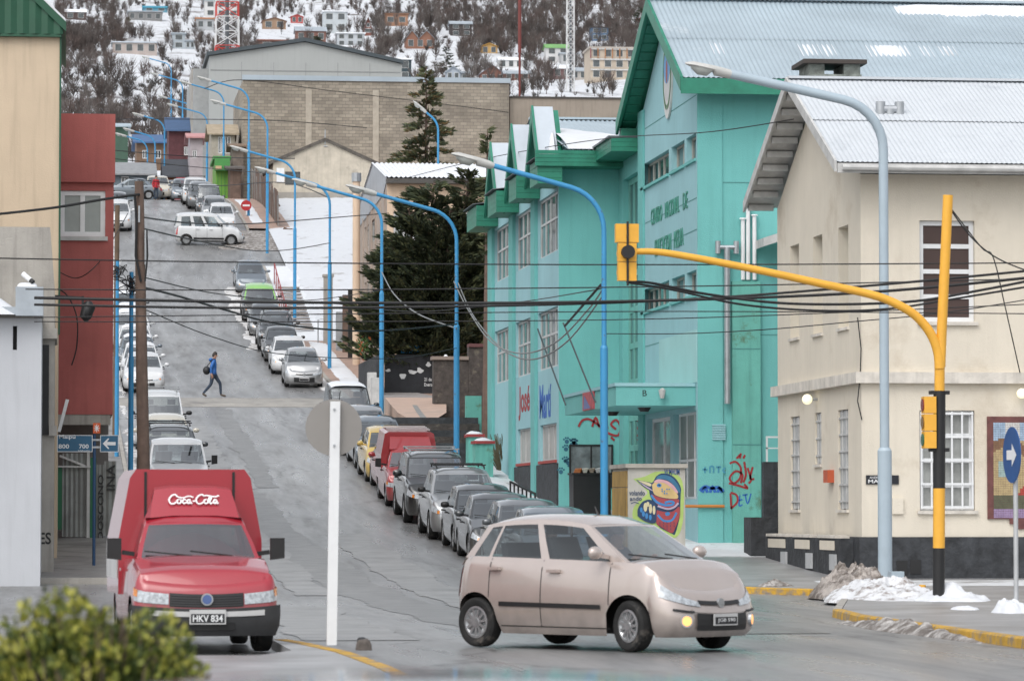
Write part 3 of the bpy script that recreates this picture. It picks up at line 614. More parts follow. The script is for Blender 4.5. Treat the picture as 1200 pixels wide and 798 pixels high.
# ------------------------------------------------------------------ teal school
def teal_school():
    tv0, tv1 = 90.0, 99.2; ut = U(818, tv0); lv0 = 103.0; ul = U(655, lv0); lv1 = vof(575, ul)
    root = thing('school_building', 'turquoise school building with green eaves and grey corrugated roofs', 'school', (ut + 6, 100, gz(100)))
    far = 44.0; ze = at(818, 101, tv0).z; vm = (tv0 + tv1) / 2; zr = at(770, 5, vm).z
    SD = frame((ut, 0, 0), Y, -X)
    # tower facade with openings
    def rowz(px, py): return onx(px, py, ut)[1]
    def vv_(px): return vof(px, ut, 300)
    h1 = [(vv_(784), vv_(753.5)), (vv_(802.3), vv_(787)), (vv_(816), vv_(804.5))]
    zt, zb = rowz(769, 184), rowz(769, 212); zt2, zb2 = rowz(769, 334), rowz(769, 361)
    holes = [(a, b, zb, zt) for a, b in h1] + [(a, b, zb2, zt2) for a, b in h1]
    gr = gz(92); zc = at(722, 475, 90.3).z; zct = at(722, 450, 90.3).z
    door = (vv_(785), vv_(758), gr - .2, rowz(772, 489)); win = (vv_(815.5), vv_(789), rowz(802, 585), zc - .12)
    holes += [door, win]
    mb = MB(); wall(mb, SD, tv0, tv1, gr - 1, ze, holes, .2)
    mb.poly([(ut, tv0, ze), (ut, tv1, ze), (ut, vm, zr - .12)])
    mb.build('facade', A_TEALL, root)
    mb = MB(); mb.quad((ut, tv0, gr - 1), (far, tv0, gr - 1), (far, tv0, ze), (ut, tv0, ze)); mb.quad((ut, tv1, ze - 3), (far, tv1, ze - 3), (far, tv1, ze), (ut, tv1, ze)); mb.box(ut + .5, far - .2, tv0 + .3, tv1 - .1, gr, ze)
    mb.build('wall', A_TEAL, root)
    # boxed chase and corner pier on the wall that faces the side yard
    a = a_c = at(857, 330, tv0).x; b = b_c = at(890, 330, tv0).x
    MB().box(a, b, tv0 - .12, tv0 - .002, gr - .6, at(860, 330, tv0).z).build('wall_chase', A_TEALD, root)
    MB().box(ut - .002, ut + .6, tv0 - .035, tv0 - .003, gr - .6, ze - .06).build('corner_pier', A_TEAL, root)
    MB().box(ut - .06, ut - .003, tv1 - .9, tv1 - .04, gr - .6, ze + .3).build('corner_pier', A_TEAL, root)
    za, zb_ = rowz(796, 452), rowz(796, 392)
    MB().box(ut - .02, ut - .003, tv0 + .05, vv_(773), za, zb_).build('painted_panel', M('faded pale panel', (.36, .6, .6), .85, var=.06, scale=.8), root)
    for q in holes[:6]:
        n_ = 5 if q[1] - q[0] > 2.5 else 2
        window(root, SD, *q, .2, n_, 1, M('dusty frame', (.42, .42, .38), .6), A_GLASST, .06)
        MB().fbox(SD, q[0] - .06, q[1] + .06, q[2] - .07, q[2], .0, .06).build('sill', A_TEAL, root)
    o = window(root, SD, *door, .2, 2, 2, A_WHITE, A_GLASSC, .09, True, [.62], 'door')
    MB().fbox(SD, (door[0] + door[1]) / 2 - .03, (door[0] + door[1]) / 2 + .03, door[2] + 1.1, door[2] + 1.35, -.13, -.09).build('handle', A_METAL, o)
    window(root, SD, *win, .2, 3, 2, A_WHITE, M('window with blind', (.22, .25, .24), .3, var=.25, scale=4), .06, True, [.45])
    # raised letters
    GL = M('green letters', (.04, .23, .17), .55)
    FL = frame((ut, 0, 0), -Y, -X)             # reads from far to near
    def lett(body, pa, pb, ya, yb, px):
        va, vb = vv_(pa), vv_(pb); z0, z1 = rowz(px, yb), rowz(px, ya)
        text(body, FL, -va, z0, va - vb, z1 - z0, GL, root, 'raised_letters', .003, .018, bold=0)
    [lett(b_, p_, q_, 235, 254, 785) for b_, p_, q_ in (('CENTRO', 763.5, 776.5), ('NACIONAL', 780, 796.5), ('DE', 801, 806.5))]; [lett(b_, p_, q_, 274, 294, 785) for b_, p_, q_ in (('EDUCACION', 768, 787), ('MEDIA', 790.5, 801.5))]
    # emblem under the gable
    v, z = onx(784, 89, ut); pts = lambda rx, rz, z0=0: [(v + rx * math.cos(t), z + z0 + rz * math.sin(t)) for t in [2 * math.pi * k / 28 for k in range(28)]]
    e = MB(); e.prism([SD(a, b, .002) for a, b in pts(.66, 1.08)], (-.05, 0, 0)); e = e.build('emblem', M('emblem white', (.6, .6, .58), .5), root)
    for nm, c_, rx, rz, dz, d in (('emblem_field', (.12, .3, .55), .5, .42, .22, .056), ('emblem_field', (.55, .55, .55), .5, .4, -.22, .054), ('emblem_sun', (.6, .34, .05), .28, .2, .92, .06), ('emblem_cap', (.35, .06, .05), .1, .28, .1, .062)):
        m = MB(); m.prism([SD(a, b, d - .008) for a, b in pts(rx, rz, dz)], (-.01, 0, 0)); m.build(nm, M('emblem ' + str(c_), c_, .5), e)
    wr = M('emblem wreath', (.05, .16, .06), .6)
    for s in (-1, 1):
        m = MB(); m.stroke([(v + s * .58 * math.cos(t), z + .8 * math.sin(t)) for t in [-1.5 + .2 * k for k in range(13)]], .12, SD, .058); m.build('emblem_wreath', wr, e)
    # tower roof
    e0, e1 = tv0 - .75, tv1 + .75; ur = ut - .48; slope = (zr - ze) / (vm - e0); zE = ze - .0
    for va in (e0, e1):
        mb = MB(); corr(mb, (ur, va, zE + .12), (far + 1, va, zE + .12), (ur, vm, zr + .12), (far + 1, vm, zr + .12), .12, .011, 2, .012); mb.build('roof_sheet', A_ROOF, root)
        mb = MB(); slab(mb, (ur + .03, va, zE + .08), (far + .9, va, zE + .08), (far + .9, vm, zr + .08), (ur + .03, vm, zr + .08), .12); mb.build('soffit', A_GREEN, root)
        for k in range(14):                     # boards under the overhang
            f0, f1 = k / 14 + .006, (k + 1) / 14 - .006
            p = lambda f: (va + (vm - va) * f, zE + (zr - zE) * f - .045)
            (ya, z_a), (yb, z_b) = p(f0), p(f1)
            MB().prism([(ur + .1, ya, z_a), (ur + .1, yb, z_b), (ut - .003, yb, z_b), (ut - .003, ya, z_a)], (0, 0, -.02)).build('soffit_board', A_GREEN, root)
        mb = MB(); mb.prism([(ur - .05, va, zE - .2), (ur - .05, vm, zr - .2), (ur - .05, vm, zr + .15), (ur - .05, va, zE + .15)], (.07, 0, 0)); mb.build('bargeboard', A_GREEN, root)
    MB().box(ur - .04, far + .9, e0 - .04, e0 - .001, zE - .27, zE + .1).build('fascia', A_GREEN, root)
    MB().box(ur + .05, ut, e1 - .4, e1 - .002, zE - .32, zE - .06).build('eave_box', A_GREEN, root)
    MB().box(ur, far + 1, vm - .2, vm + .2, zr + .13, zr + .18).build('ridge_cap', A_ROOF, root)
    mb = MB(); rows = []                         # snow lying below the ridge and halfway down
    def roof_snow(x0, x1, f0, f1, h, sd_):
        m = MB(); rows = []; n, k = int((x1 - x0) / .12), 12
        for i in range(n + 1):
            r_ = []
            x = x0 + (x1 - x0) * i / n; en = min(1, i / 6, (n - i) / 6)
            lo = f0 + (f1 - f0) * .35 * (1 + noise.noise(V((x * 1.1, sd_, 0)))) * .8 + .03 * noise.noise(V((x * 5, sd_, 3)))
            for j in range(k + 1):
                f = lo + (f1 - lo) * j / k; hh = h * max(0, 1 - (2 * j / k - 1) ** 4) * en * (1 + .3 * noise.noise(V((x, j * .4, sd_))))
                r_.append((x, e0 + (vm - e0) * f, zE + (zr - zE) * f + .11 + hh))
            rows.append(r_)
        m.grid(rows); return m
    struct(roof_snow(ut + 5.6, far, .78, .97, .1, 1).build('roof_snow', A_SNOW, root, smooth=True), 'stuff')
    for i, (pa, pb) in enumerate(((826, 843), (928, 952), (953, 972), (1008, 1060), (1068, 1084), (1092, 1112))):
        struct(roof_snow(U(pa, 92, 62), U(pb, 92, 62), .24, .44, .05, 3 + i).build('roof_snow', A_SNOW, root, smooth=True), 'stuff')
    # stair bay between tower and long wing
    us = ut + .0; sv0, sv1 = tv1, lv0
    hs_ = (vof(748.5, us, 400), vof(730, us, 400))
    zt_, zb_ = onx(739, 206, us)[1], onx(739, 560, us)[1]
    hs_ = (max(hs_[0], sv0 + .25), min(hs_[1], sv1 - .3))
    mb = MB(); wall(mb, SD, sv0, sv1, gr - 1, zt_ + 1.3, [(hs_[0], hs_[1], zb_, zt_)], .22); mb.build('stair_wall', A_TEAL, root)
    window(root, SD, hs_[0], hs_[1], zb_, zt_, .22, 3, 8, M('teal frame', (.16, .43, .38), .6), A_GLASST, .16, False, [.1, .2, .32, .44, .56, .68, .8], 'stair_window')
    # canopy
    cu, cv1 = U(722, 90.3), 0; cv1 = vof(662, cu, 460)
    m = MB(); m.box(cu, ut - .004, 90.3, cv1, zc, zct); ca = m.build('canopy', A_TEAL, root)
    m = MB(); m.box(cu - .03, cu + .002, 90.27, cv1 + .03, zct - .05, zct + .03); m.box(cu, ut - .01, 90.27, 90.302, zct - .05, zct + .03); m.build('canopy_edge', A_TEALL, ca)
    CFR = frame((cu - .001, 0, 0), -Y, -X)
    va, vb = vof(684, cu, 470), vof(697, cu, 470)
    m = MB(); m.fbox(CFR, -va, -vb, zc + .02, zct - .04, .0, .03); pn = m.build('poster', M('poster red', (.42, .06, .07), .5, var=.3, scale=4), ca)
    m = MB(); m.fpoly([(-va + .2, zc + .05), (-vb - .5, zc + .05), (-va + .3, zct - .1)], CFR, .034); m.build('poster_print', M('poster blue', (.12, .16, .35), .5), pn)
    for px in (755, 718): c = at(px, 478, 92 if px == 755 else 96); MB().tube([(c.x, c.y, zc - .1), (c.x, c.y, zc - .001)], [.1, .17], 12).build('ceiling_lamp', A_BLACK, ca)
    c = at(775, 462, 90.28); m = MB(); m.tube([(c.x, 90.28, c.z + .08), (c.x, 90.1, c.z + .1)], .05, 8); m.tube([(c.x, 90.15, c.z - .1), (c.x, 90.15, c.z + .1)], [.05, .09], 8); m.build('spotlight', A_GREYW, ca)
    c = at(753, 461, 90.3); text('B', frame((0, 90.298, 0), X, -Y), c.x, c.z - .06, .1, .14, A_BLACK, ca, 'door_number')
    for pxa, ya, pxb, yb in ((663, 475, 630, 385), (698, 472, 660, 378)):
        v = vof(pxa, cu - .04, yb); a_, b_ = at(pxa, ya, v), at(pxb, yb, v); MB().tube([a_, b_], .022, 8).build('flagpole', M('grey pole', (.1, .12, .13), .5), ca)
    # long wing
    LD = frame((ul, 0, 0), Y, -X); wz = lambda px, py: onx(px, py, ul)[1]
    wt = wz(655, 190); bw = (lv1 - lv0) / 3; lh = []; gl = gz(lv0)
    zz = [(wz(617, 246 + 0), wz(620, 311)), (wz(616, 374), wz(616, 440)), (wz(630, 499), wz(629, 541))]
    bays = [(vof(653.5, ul, 300), vof(630.5, ul, 300)), (vof(625.5, ul, 300), vof(604.5, ul, 300)), (vof(599.5, ul, 300), vof(580, ul, 300))]
    for k, (a, b) in enumerate(bays):
        for j, (t_, b_) in enumerate(zz):
            if j == 2 and k == 2: continue
            lh.append((a + (.25 if j == 2 else 0), b - (.5 if j == 2 else 0), b_, t_))
    mb = MB(); wall(mb, LD, lv0, lv1, gl - 1, wt, lh, .14); mb.build('facade', A_TEALL, root)
    mb = MB(); mb.quad((ul, lv0, gl - 1), (far, lv0, gl - 1), (far, lv0, wt), (ul, lv0, wt)); mb.quad((ul, lv1, gl), (far, lv1, gl), (far, lv1, wt), (ul, lv1, wt)); mb.box(ul + .5, far - .3, lv0 + .3, lv1 - .3, gl, wt)
    mb.build('wall', A_TEAL, root)
    for a, b in ((bays[0][1] + .04, bays[1][0] - .04), (bays[1][1] + .04, bays[2][0] - .04), (bays[2][1] + .04, lv1 + .02)):
        MB().box(ul - .1, ul - .003, a, b, gl - .8, wt - .05).build('pilaster', A_TEAL, root)
    for i, q in enumerate(lh):
        if q[3] < zz[1][1]:
            window(root, LD, *q, .14, 3, 1, A_GREYW, M('roller blind', (.4, .41, .39), .6, var=.12, scale=5), .05, True)
            MB().fbox(LD, q[0] - .1, q[1] + .1, q[2] - .08, q[2], 0, .06).build('sill', M('red ledge', (.35, .06, .05), .7), root)
        else:
            window(root, LD, *q, .14, 4, 2, M('dull white frame', (.5, .52, .52), .6), A_GLASST, .06, True, [.58])
    zdk = zz[2][1] - .1
    m = MB(); m.prism([(ul - .05, lv0 + .1, gl - .5), (ul - .05, lv0 + bw * 1.9, gl - .5), (ul - .05, lv0 + bw * 1.9, gz(lv0 + bw * 1.9) + .3), (ul - .05, lv0 + bw * 1.9, zdk), (ul - .05, lv0 + .1, zdk)], (.045, 0, 0)); m.build('plinth', A_STONE, root)
    # wing roof, steep dormer gables and boxed eaves
    zr2 = at(690, 141, 111).z; ze2 = at(690, 176, 102.3).z; rv0, rv1, rvm = 102.2, lv1 + .9, 111.0; ru = ul + .16
    for va in (rv0, rv1):
        mb = MB(); corr(mb, (ru, va, ze2), (far, va, ze2), (ru, rvm, zr2), (far, rvm, zr2), .14, .02, 1); mb.build('roof_sheet', A_ROOFW if va == rv1 else A_ROOF, root)
    MB().box(ru, far, rvm - .2, rvm + .2, zr2, zr2 + .06).build('ridge_cap', A_ROOF, root)
    mb = MB(); rows = []
    for i in range(61):
        x = ru + (9.5) * i / 60; r_ = []
        top = .42 + .3 * max(0, 1 - i / 9) + .12 * noise.noise(V((x * 2, 0, 0)))
        for j in range(9):
            f = top * j / 8; hh = .16 * (1 - (2 * j / 8 - 1) ** 4) * min(1, (60 - i) / 8)
            r_.append((x, rv0 + (rvm - rv0) * f, ze2 + (zr2 - ze2) * f + .02 + hh))
        rows.append(r_)
    mb.grid(rows); struct(mb.build('roof_snow', A_SNOW, root, smooth=True), 'stuff')
    zf0, zf1 = at(690, 196, 102.3).z, ze2 - .03
    for j in range(4):
        a = zf0 + (zf1 - zf0) * j / 4; MB().box(ul - .75, ut + .5, rv0 - .06, rv0 - .002, a + .008, a + (zf1 - zf0) / 4).build('fascia_board', A_GREEN, root)
    MB().box(ul - .7, ut + .4, rv0, lv0 - .002, zf0, zf0 + .04).build('eave_soffit', A_GREEN, root)
    ue = U(624.5, 105.5, 125)
    dvs = [105.5, vof(600, ue, 148), vof(575.5, ue, 168)]; za = at(624.5, 125, 105.5).z
    hw, drop = 1.85, 2.15; ui = ue + .55
    for d_ in dvs:
        for s in (-1, 1):
            zl = za - drop
            m = MB(); slab(m, (ue, d_, za), (ui, d_, za), (ui, d_ + s * hw, zl), (ue, d_ + s * hw, zl), .06); m.build('dormer_roof', M('pale metal sheet', (.5, .55, .6), .45, .2, var=.05), root)
            m = MB(); m.prism([(ue - .05, d_, za + .03), (ue - .05, d_ + s * hw, zl + .03), (ue - .05, d_ + s * hw, zl - .3), (ue - .05, d_, za - .42)], (.06, 0, 0)); m.build('bargeboard', A_GREEN, root)
            m = MB(); m.prism([(ue + .02, d_, za - .1), (ue + .02, d_ + s * hw, zl - .1), (ul + .3, d_ + s * hw, zl - .1), (ul + .3, d_, za - .1)], (0, 0, -.04)); m.build('soffit', A_GREEN, root)
        m = MB(); m.poly([(ul + .25, d_ - hw, za - drop), (ul + .25, d_ + hw, za - drop), (ul + .25, d_, za - .1)]); m.build('dormer_front', A_GREEN, root); m = MB(); m.poly([(ui - .01, d_ - hw, za - drop), (ui - .01, d_ + hw, za - drop), (ui - .01, d_, za - .04)]); m.build('dormer_back', A_ROOF, root)
        # small snow wedge on the near slope
        m = MB(); n = 10; rows = []
        for i in range(n + 1):
            f = i / n; top = .75 * (1 - f) * (1 + .3 * noise.noise(V((f * 3, d_, 0))))
            r_ = []
            for j in range(7):
                g_ = .02 + top * j / 6
                x = ui - .05 - .42 * f; r_.append((x, d_ - hw * (1 - g_), za - drop * (1 - g_) + .01 + .14 * (1 - (2 * j / 6 - 1) ** 4) * (1 if 0 < i < n else .1)))
            rows.append(r_)
        m.grid(rows); struct(m.build('roof_snow', A_SNOW, root, smooth=True), 'stuff')
    # boxed eaves between the dormers
    zB0, zB1 = za - drop - .28, za - drop + .36
    gaps = [(lv0 - .78, dvs[0] - hw + .25), (dvs[0] + hw - .25, dvs[1] - hw + .25), (dvs[1] + hw - .25, dvs[2] - hw + .25), (dvs[2] + hw - .25, lv1 + .7)]
    for g0, g1 in gaps:
        for j in range(4):
            a = zB0 + (zB1 - zB0) * j / 4; MB().box(ue - .28, ul - .004, g0, g1, a + .006, a + (zB1 - zB0) / 4).build('eave_board', A_GREEN, root)
        m = MB(); corr(m, (ue - .4, g0 - .02, zB1 + .03), (ue - .4, g1 + .02, zB1 + .03), (ul + .1, g0 - .02, zB1 + .14), (ul + .1, g1 + .02, zB1 + .14), .12, .02); m.build('eave_sheet', M('dark metal', (.12, .13, .14), .5, .3), root)
    # lean-to roof over the stair bay
    z1_, z0_ = at(748, 162, 99.3).z, at(748, 178, 99.3).z
    for j in range(3): MB().box(ut - .75, ut - .005, sv0 + .03, lv0 - .08, z0_ + (z1_ - z0_) * j / 3 + .006, z0_ + (z1_ - z0_) * (j + 1) / 3).build('eave_board', A_GREEN, root)
    MB().box(ut - .82, ut + .4, sv0 + .02, lv0 - .07, z1_ + .001, z1_ + .05).build('stair_roof', M('dark metal', (.12, .13, .14), .5, .3), root)
    MB().box(ut + .05, ut + .38, sv0 + .03, lv0 - .1, zt_ + 1.0, z1_).build('stair_upper_wall', A_TEAL, root)
    # painted graffiti and prints
    gra = lambda nm, c_: M('graffiti ' + nm, c_, .6)
    RD, BL, DB = gra('red', (.32, .03, .035)), gra('blue', (.03, .13, .45)), gra('dark', (.02, .07, .12))
    LFL = frame((ul, 0, 0), -Y, -X)
    def wtxt(body, fr_, uu, pa, pb, y0, y1, mat, name='graffiti'):
        va, vb = vof(pa, uu, y1), vof(pb, uu, y1); pm = (pa + pb) / 2; z0, z1 = onx(pm, y1, uu)[1], onx(pm, y0, uu)[1]
        text(body, fr_, -va, z0, va - vb, z1 - z0, mat, root, name, .003, .004, bold=.025)
    wtxt('José', LFL, ul, 608, 621, 452, 492, RD); wtxt('Martí', LFL, ul, 632.5, 646, 450, 490, BL)
    NF = frame((0, tv0 - .0, 0), X, -Y)
    def sc(mat, pts, wd, v, root_=root, dd=.006):
        fr_ = frame((0, v, 0), X, -Y); m = MB()
        for st in pts:
            q = [at(a, b, v) for a, b in st]; q = smooth_path([(c.x, c.z) for c in q]); m.stroke(q, wd, fr_, dd)
        m.build('graffiti', mat, root_)
    # red tag, blue writing on the side wall
    sc(RD, [[(855, 543), (862, 541), (868, 548), (867, 560), (860, 566), (855, 560), (862, 552), (870, 556), (868, 566)], [(872, 541), (874, 556), (871, 565)], [(876, 548), (880, 562), (877, 566)], [(882, 547), (879, 560), (884, 561)], [(854, 566), (866, 569), (876, 572), (872, 567)], [(863, 537), (867, 533)], [(867, 537), (868, 531)], [(871, 537), (873, 533)]], .05, tv0 - .122)
    sc(RD, [[(856, 578), (857, 596)], [(856, 577), (863, 580), (864, 588), (856, 596)]], .05, tv0 - .122)
    sc(BL, [[(867, 580), (866, 592), (870, 591)], [(866, 586), (870, 585)], [(873, 579), (876, 590), (880, 578)], [(870, 580), (876, 579)]], .03, tv0 - .122)
    sc(BL, [[(820, 575), (826, 570), (834, 572), (842, 571), (848, 576)], [(823, 577), (826, 571), (829, 577)], [(832, 577), (835, 570), (838, 577)], [(841, 577), (843, 571), (846, 577)]], .07, tv0 - .037)
    sc(gra('faint blue', (.07, .3, .42)), [[(823, 550), (829, 550)], [(826, 547), (826, 554)], [(832, 554), (832, 547), (836, 547), (836, 554)], [(839, 547), (845, 547)], [(842, 547), (842, 554)], [(850, 548), (847, 551), (850, 554)]], .04, tv0 - .037)
    sc(RD, [[(678, 500), (682, 493), (690, 491), (700, 497), (712, 507), (724, 510), (727, 500), (722, 492), (716, 497), (722, 503)], [(694, 500), (698, 489), (702, 500)], [(705, 502), (708, 489), (712, 502)], [(716, 512), (720, 516)]], .06, lv0 - .01)
    PW = M('paw print paint', (.03, .13, .2), .7); rnd = random.Random(3)
    for k in range(16):
        m = MB(); c = at(657 + rnd.random() * 24, 516 + rnd.random() * 44, lv0 - .001); f2 = frame((0, lv0 - .001, 0), X, -Y)
        for dx, dz, r_ in ((0, 0, .06), (-.08, .06, .028), (-.03, .1, .028), (.03, .1, .028), (.08, .06, .028)):
            m.fpoly([(c.x + dx + r_ * math.cos(t), c.z + dz + r_ * math.sin(t)) for t in [k_ * .785 for k_ in range(8)]], f2, .005)
        m.build('paw_print', PW, root)
    # broken ground-floor opening with grey board
    a, b = at(669, 567, lv0), at(716, 523, lv0); f2 = frame((0, lv0 - .001, 0), X, -Y)
    m = MB(); m.fbox(f2, a.x, b.x, a.z - .1, b.z, .0, .03); bd = m.build('boarded_opening', M('foil board', (.2, .23, .24), .3, .3, var=.6, scale=2, bump=.8, bscale=3), root)
    m = MB(); m.fbox(f2, a.x - .05, a.x, a.z - .1, b.z + .05, .0, .05); m.fbox(f2, b.x, b.x + .05, a.z - .1, b.z + .05, 0, .05); m.fbox(f2, a.x, b.x, b.z, b.z + .05, 0, .05); m.fbox(f2, (a.x + b.x) / 2 - .02, (a.x + b.x) / 2 + .02, a.z - .1, b.z, .031, .05); m.build('opening_frame', A_BLACK, bd)
    JN = M('render joint', (.09, .26, .25), .9)
    for py in (214, 392): z_ = at(840, py, tv0).z; MB().box(ut + .62, U(912, tv0), tv0 - .006, tv0 - .002, z_ - .012, z_ + .012).build('render_joint', JN, root)
    for z_ in (zb - .95, zt2 + .95, zb2 - .9, zt + .9): MB().box(ut - .006, ut - .002, tv0 + .05, tv1 - .95, z_ - .01, z_ + .01).build('render_joint', JN, root)
    for py in (409, 521): z_ = at(870, py, tv0).z; MB().box(a_c, b_c, tv0 - .126, tv0 - .121, z_ - .012, z_ + .012).build('render_joint', JN, root)
    # vent grille, orange pipe and big flue on the side wall
    c = at(842, 506, tv0); m = MB(); [m.box(c.x - .16, c.x + .16, tv0 - .06, tv0 - .037, c.z - .19 + k * .055, c.z - .15 + k * .055) for k in range(7)]; m.build('vent_grille', A_TEALL, root)
    a, b = at(808, 593, tv0 - .1), at(849, 593, tv0 - .1); MB().tube([(a.x - .3, tv0 - .09, a.z), (b.x, tv0 - .09, b.z)], .035, 8).build('gas_pipe', M('orange pipe', (.5, .18, .03), .6), root)
    a, b = at(852, 290, tv0 - .15), at(849, 473, tv0 - .15)
    m = MB(); m.tube([(a.x, tv0 - .15, b.z), (a.x, tv0 - .15, a.z)], .075, 12); fl = m.build('wall_flue', A_METAL, root, smooth=True)
    m = MB(); m.tube([(a.x - .2, tv0 - .15, a.z), (a.x + .2, tv0 - .15, a.z)], .055, 8); [m.tube([(a.x + s * .22, tv0 - .15, a.z - .15), (a.x + s * .22, tv0 - .15, a.z + .15)], .065, 10) for s in (-1, 1)]; m.build('flue_cowl', A_METAL, fl, smooth=True)
    for px, y0 in ((870.5, 257), (876.5, 244), (884, 253)):
        a, b = at(px, y0, tv0 - .1), at(px, 328, tv0 - .1); m = MB(); m.tube([(a.x, tv0 - .1, b.z), (a.x, tv0 - .1, a.z)], .05, 10); o = m.build('vent_pipe', A_WHITE, root, smooth=True)
        m = MB(); m.tube([(a.x, tv0 - .1, a.z), (a.x, tv0 - .1, a.z + .03)], [.09, .07], 10); m.build('pipe_cap', A_WHITE, o)
    # side annexe roof piece behind the cream house
    m = MB(); a = at(892, 275, 89.2); slab(m, (a.x, 88.9, a.z - .1), (a.x + 4, 88.9, a.z + 1.2), (a.x + 4, 89.9, a.z + 1.2), (a.x, 89.9, a.z - .1), .2); m.build('annexe_roof', A_GREYW, root)
    return root, ut, ul, lv0, lv1
def smooth_path(p, k=4):
    out = []
    for i in range(len(p) - 1):
        p0, p1, p2, p3 = p[max(i - 1, 0)], p[i], p[i + 1], p[min(i + 2, len(p) - 1)]
        for j in range(k):
            t = j / k
            out.append(tuple(.5 * (2 * p1[c] + (p2[c] - p0[c]) * t + (2 * p0[c] - 5 * p1[c] + 4 * p2[c] - p3[c]) * t * t + (3 * p1[c] - p0[c] - 3 * p2[c] + p3[c]) * t ** 3) for c in range(len(p1))))
    out.append(tuple(p[-1])); return out
TEAL, TUT, TUL, TLV0, TLV1 = teal_school()
# ------------------------------------------------------------------ left side of the street
def left_side():
    # white corner building with snow-capped parapet
    v = 75.0; r = thing('corner_building', 'white-walled corner building with snow on its grey parapet', 'building', (-3, 77, .2))
    ue = U(47.5, v); zt = Z(376, v); 
    FR = frame((0, v, 0), X, -Y); wl = MB()
    n0 = at(15, 410, v); n1 = at(20, 382, v)
    wall(wl, FR, -14, ue, -.1, zt, [(n0.x, n1.x, n0.z, n1.z)], .2); wl.quad((ue, v, -.1), (ue, v + 5, -.1), (ue, v + 5, zt), (ue, v, zt)); wl.build('wall', A_WHITEW, r)
    MB().box(-14, ue - .3, v + .25, v + 4.8, 0, zt - .1).build('inner_wall', A_BLACK, r)  # hidden core added behind the white wall to block light
    z1 = Z(341, v); x0 = U(17, v)
    MB().box(-14, ue - .001, v - .12, v + 4.6, zt + .001, Z(366, v)).build('parapet', M('parapet concrete', (.22, .21, .19), .85, var=.25, streak=.5), r)
    MB().box(x0, ue + .03, v - .3, v + .9, zt + .03, z1).build('parapet_block', M('grey blue block', (.36, .4, .44), .6, var=.12, scale=3), r)
    m = MB(); m.box(-14, x0 - .001, v - .3, v + .02, zt + .06, zt + .2); m.build('gutter_board', M('grey blue block', (.36, .4, .44), .6), r)
    def snowbar(xa, xb, va, vb, za, h, sd):
        m = MB(); n, k = 26, 10; rows = []
        for i in range(n + 1):
            fx = i / n; row = []
            for j in range(k + 1):
                fy = j / k; e = max(0, (1 - (2 * fx - 1) ** 4) * (1 - (2 * fy - 1) ** 4)) ** .5
                x, y = xa + (xb - xa) * fx, va + (vb - va) * fy
                row.append((x, y, za + h * e * (1 + .45 * noise.noise(V((x * 2.5, y * 2.5, sd))))))
            rows.append(row)
        m.grid(rows); o = m.build('roof_snow', A_SNOW, r, smooth=True, sharp=80); struct(o, 'stuff')
    snowbar(x0 + .02, ue - .08, v - .28, v + .8, z1 - .01, .12, 1); snowbar(-8, x0 - .02, v - .28, v + 1.2, zt + .19, .3, 2); snowbar(-8, x0 - .01, v - .36, v - .05, zt + .05, .34, 3)
    # round-headed security camera
    c = at(33, 338, v - .1); cm = thing('security_camera', 'small white security camera on the snow-capped parapet', 'camera', (c.x, v - .1, c.z - .1))
    m = MB(); m.tube([(c.x, v - .1, c.z - .15), (c.x, v - .1, c.z + .02)], .02, 8); m.build('mount', A_WHITE, cm)
    a, b = at(27, 321, v - .05), at(39, 331, v - .2); m = MB(); m.tube([a, a.lerp(b, .75)], .05, 12); m.build('housing', A_WHITE, cm, smooth=True); m = MB(); m.tube([a.lerp(b, .75), b], .045, 12); m.build('lens', A_BLACK, cm)
    # rough plastered party wall
    v2 = 78.5; r = thing('plaster_wall', 'rough grey plastered wall end behind the white corner building', 'wall', (-.5, v2, .3))
    a, b = U(0, v2), U(57, v2); zt = Z(271, v2)
    m = MB(); m.prism([(-8, v2, 0), (U(63, v2), v2, 0), (U(63, v2), v2, Z(392, v2)), (U(63, v2), v2, Z(345, v2)), (b, v2, zt), (-8, v2, zt)], (0, 4, 0)); m.build('wall', A_CONC, r)
    m = MB(); m.box(U(48, v2), U(56.5, v2), v2 - .06, v2 - .002, Z(511, v2), Z(407, v2)); m.build('dark_panel', A_BLACK, r)
    m = MB(); m.box(U(44, v2), U(66, v2), v2 - .14, v2 + 3, Z(400, v2), Z(388, v2)); m.box(U(57, v2), U(66, v2), v2 - .14, v2 - .003, Z(512, v2), Z(500, v2)); m.build('ledge', A_CONC, r)
    text('ES', frame((0, v2 - .001, 0), X, -Y), U(46, v2), Z(637, v2), .24, .24, A_BLACK, r, 'graffiti', bold=.02)
    # beige building with dark green roof edge
    v3 = 84.0; r = thing('beige_building', 'beige stuccoed building with dark green corrugated roof edge', 'building', (-5, v3 + 2, .5))
    ue = U(67, v3); zt = Z(38, v3, 0)
    m = MB(); m.box(-16, ue, v3, v3 + 7, 0, zt); m.build('wall', A_BEIGE, r)
    m = MB(); m.box(ue - .001, ue + .04, v3 - .04, v3 + .05, Z(395, v3), zt); m.build('corner_trim', A_DGREEN, r)
    za, zb_ = Z(-18, v3, 30), Z(36, v3, 68)
    m = MB(); n = 60; rows = [[], []]
    xe = U(68, v3)
    for i in range(n * 4 + 1):
        x = -16 + (xe + .05 + 16) * i / (n * 4); d = .02 * math.sin(i * math.pi / 2)
        top = zb_ + max(0, (xe - x)) * .95 + .12
        rows[0].append((x, v3 - .16 + d, zb_ - .1)); rows[1].append((x, v3 - .16 + d, min(top, zb_ + 4)))
    m.grid(rows); m.build('gable_sheet', A_DGREEN, r)
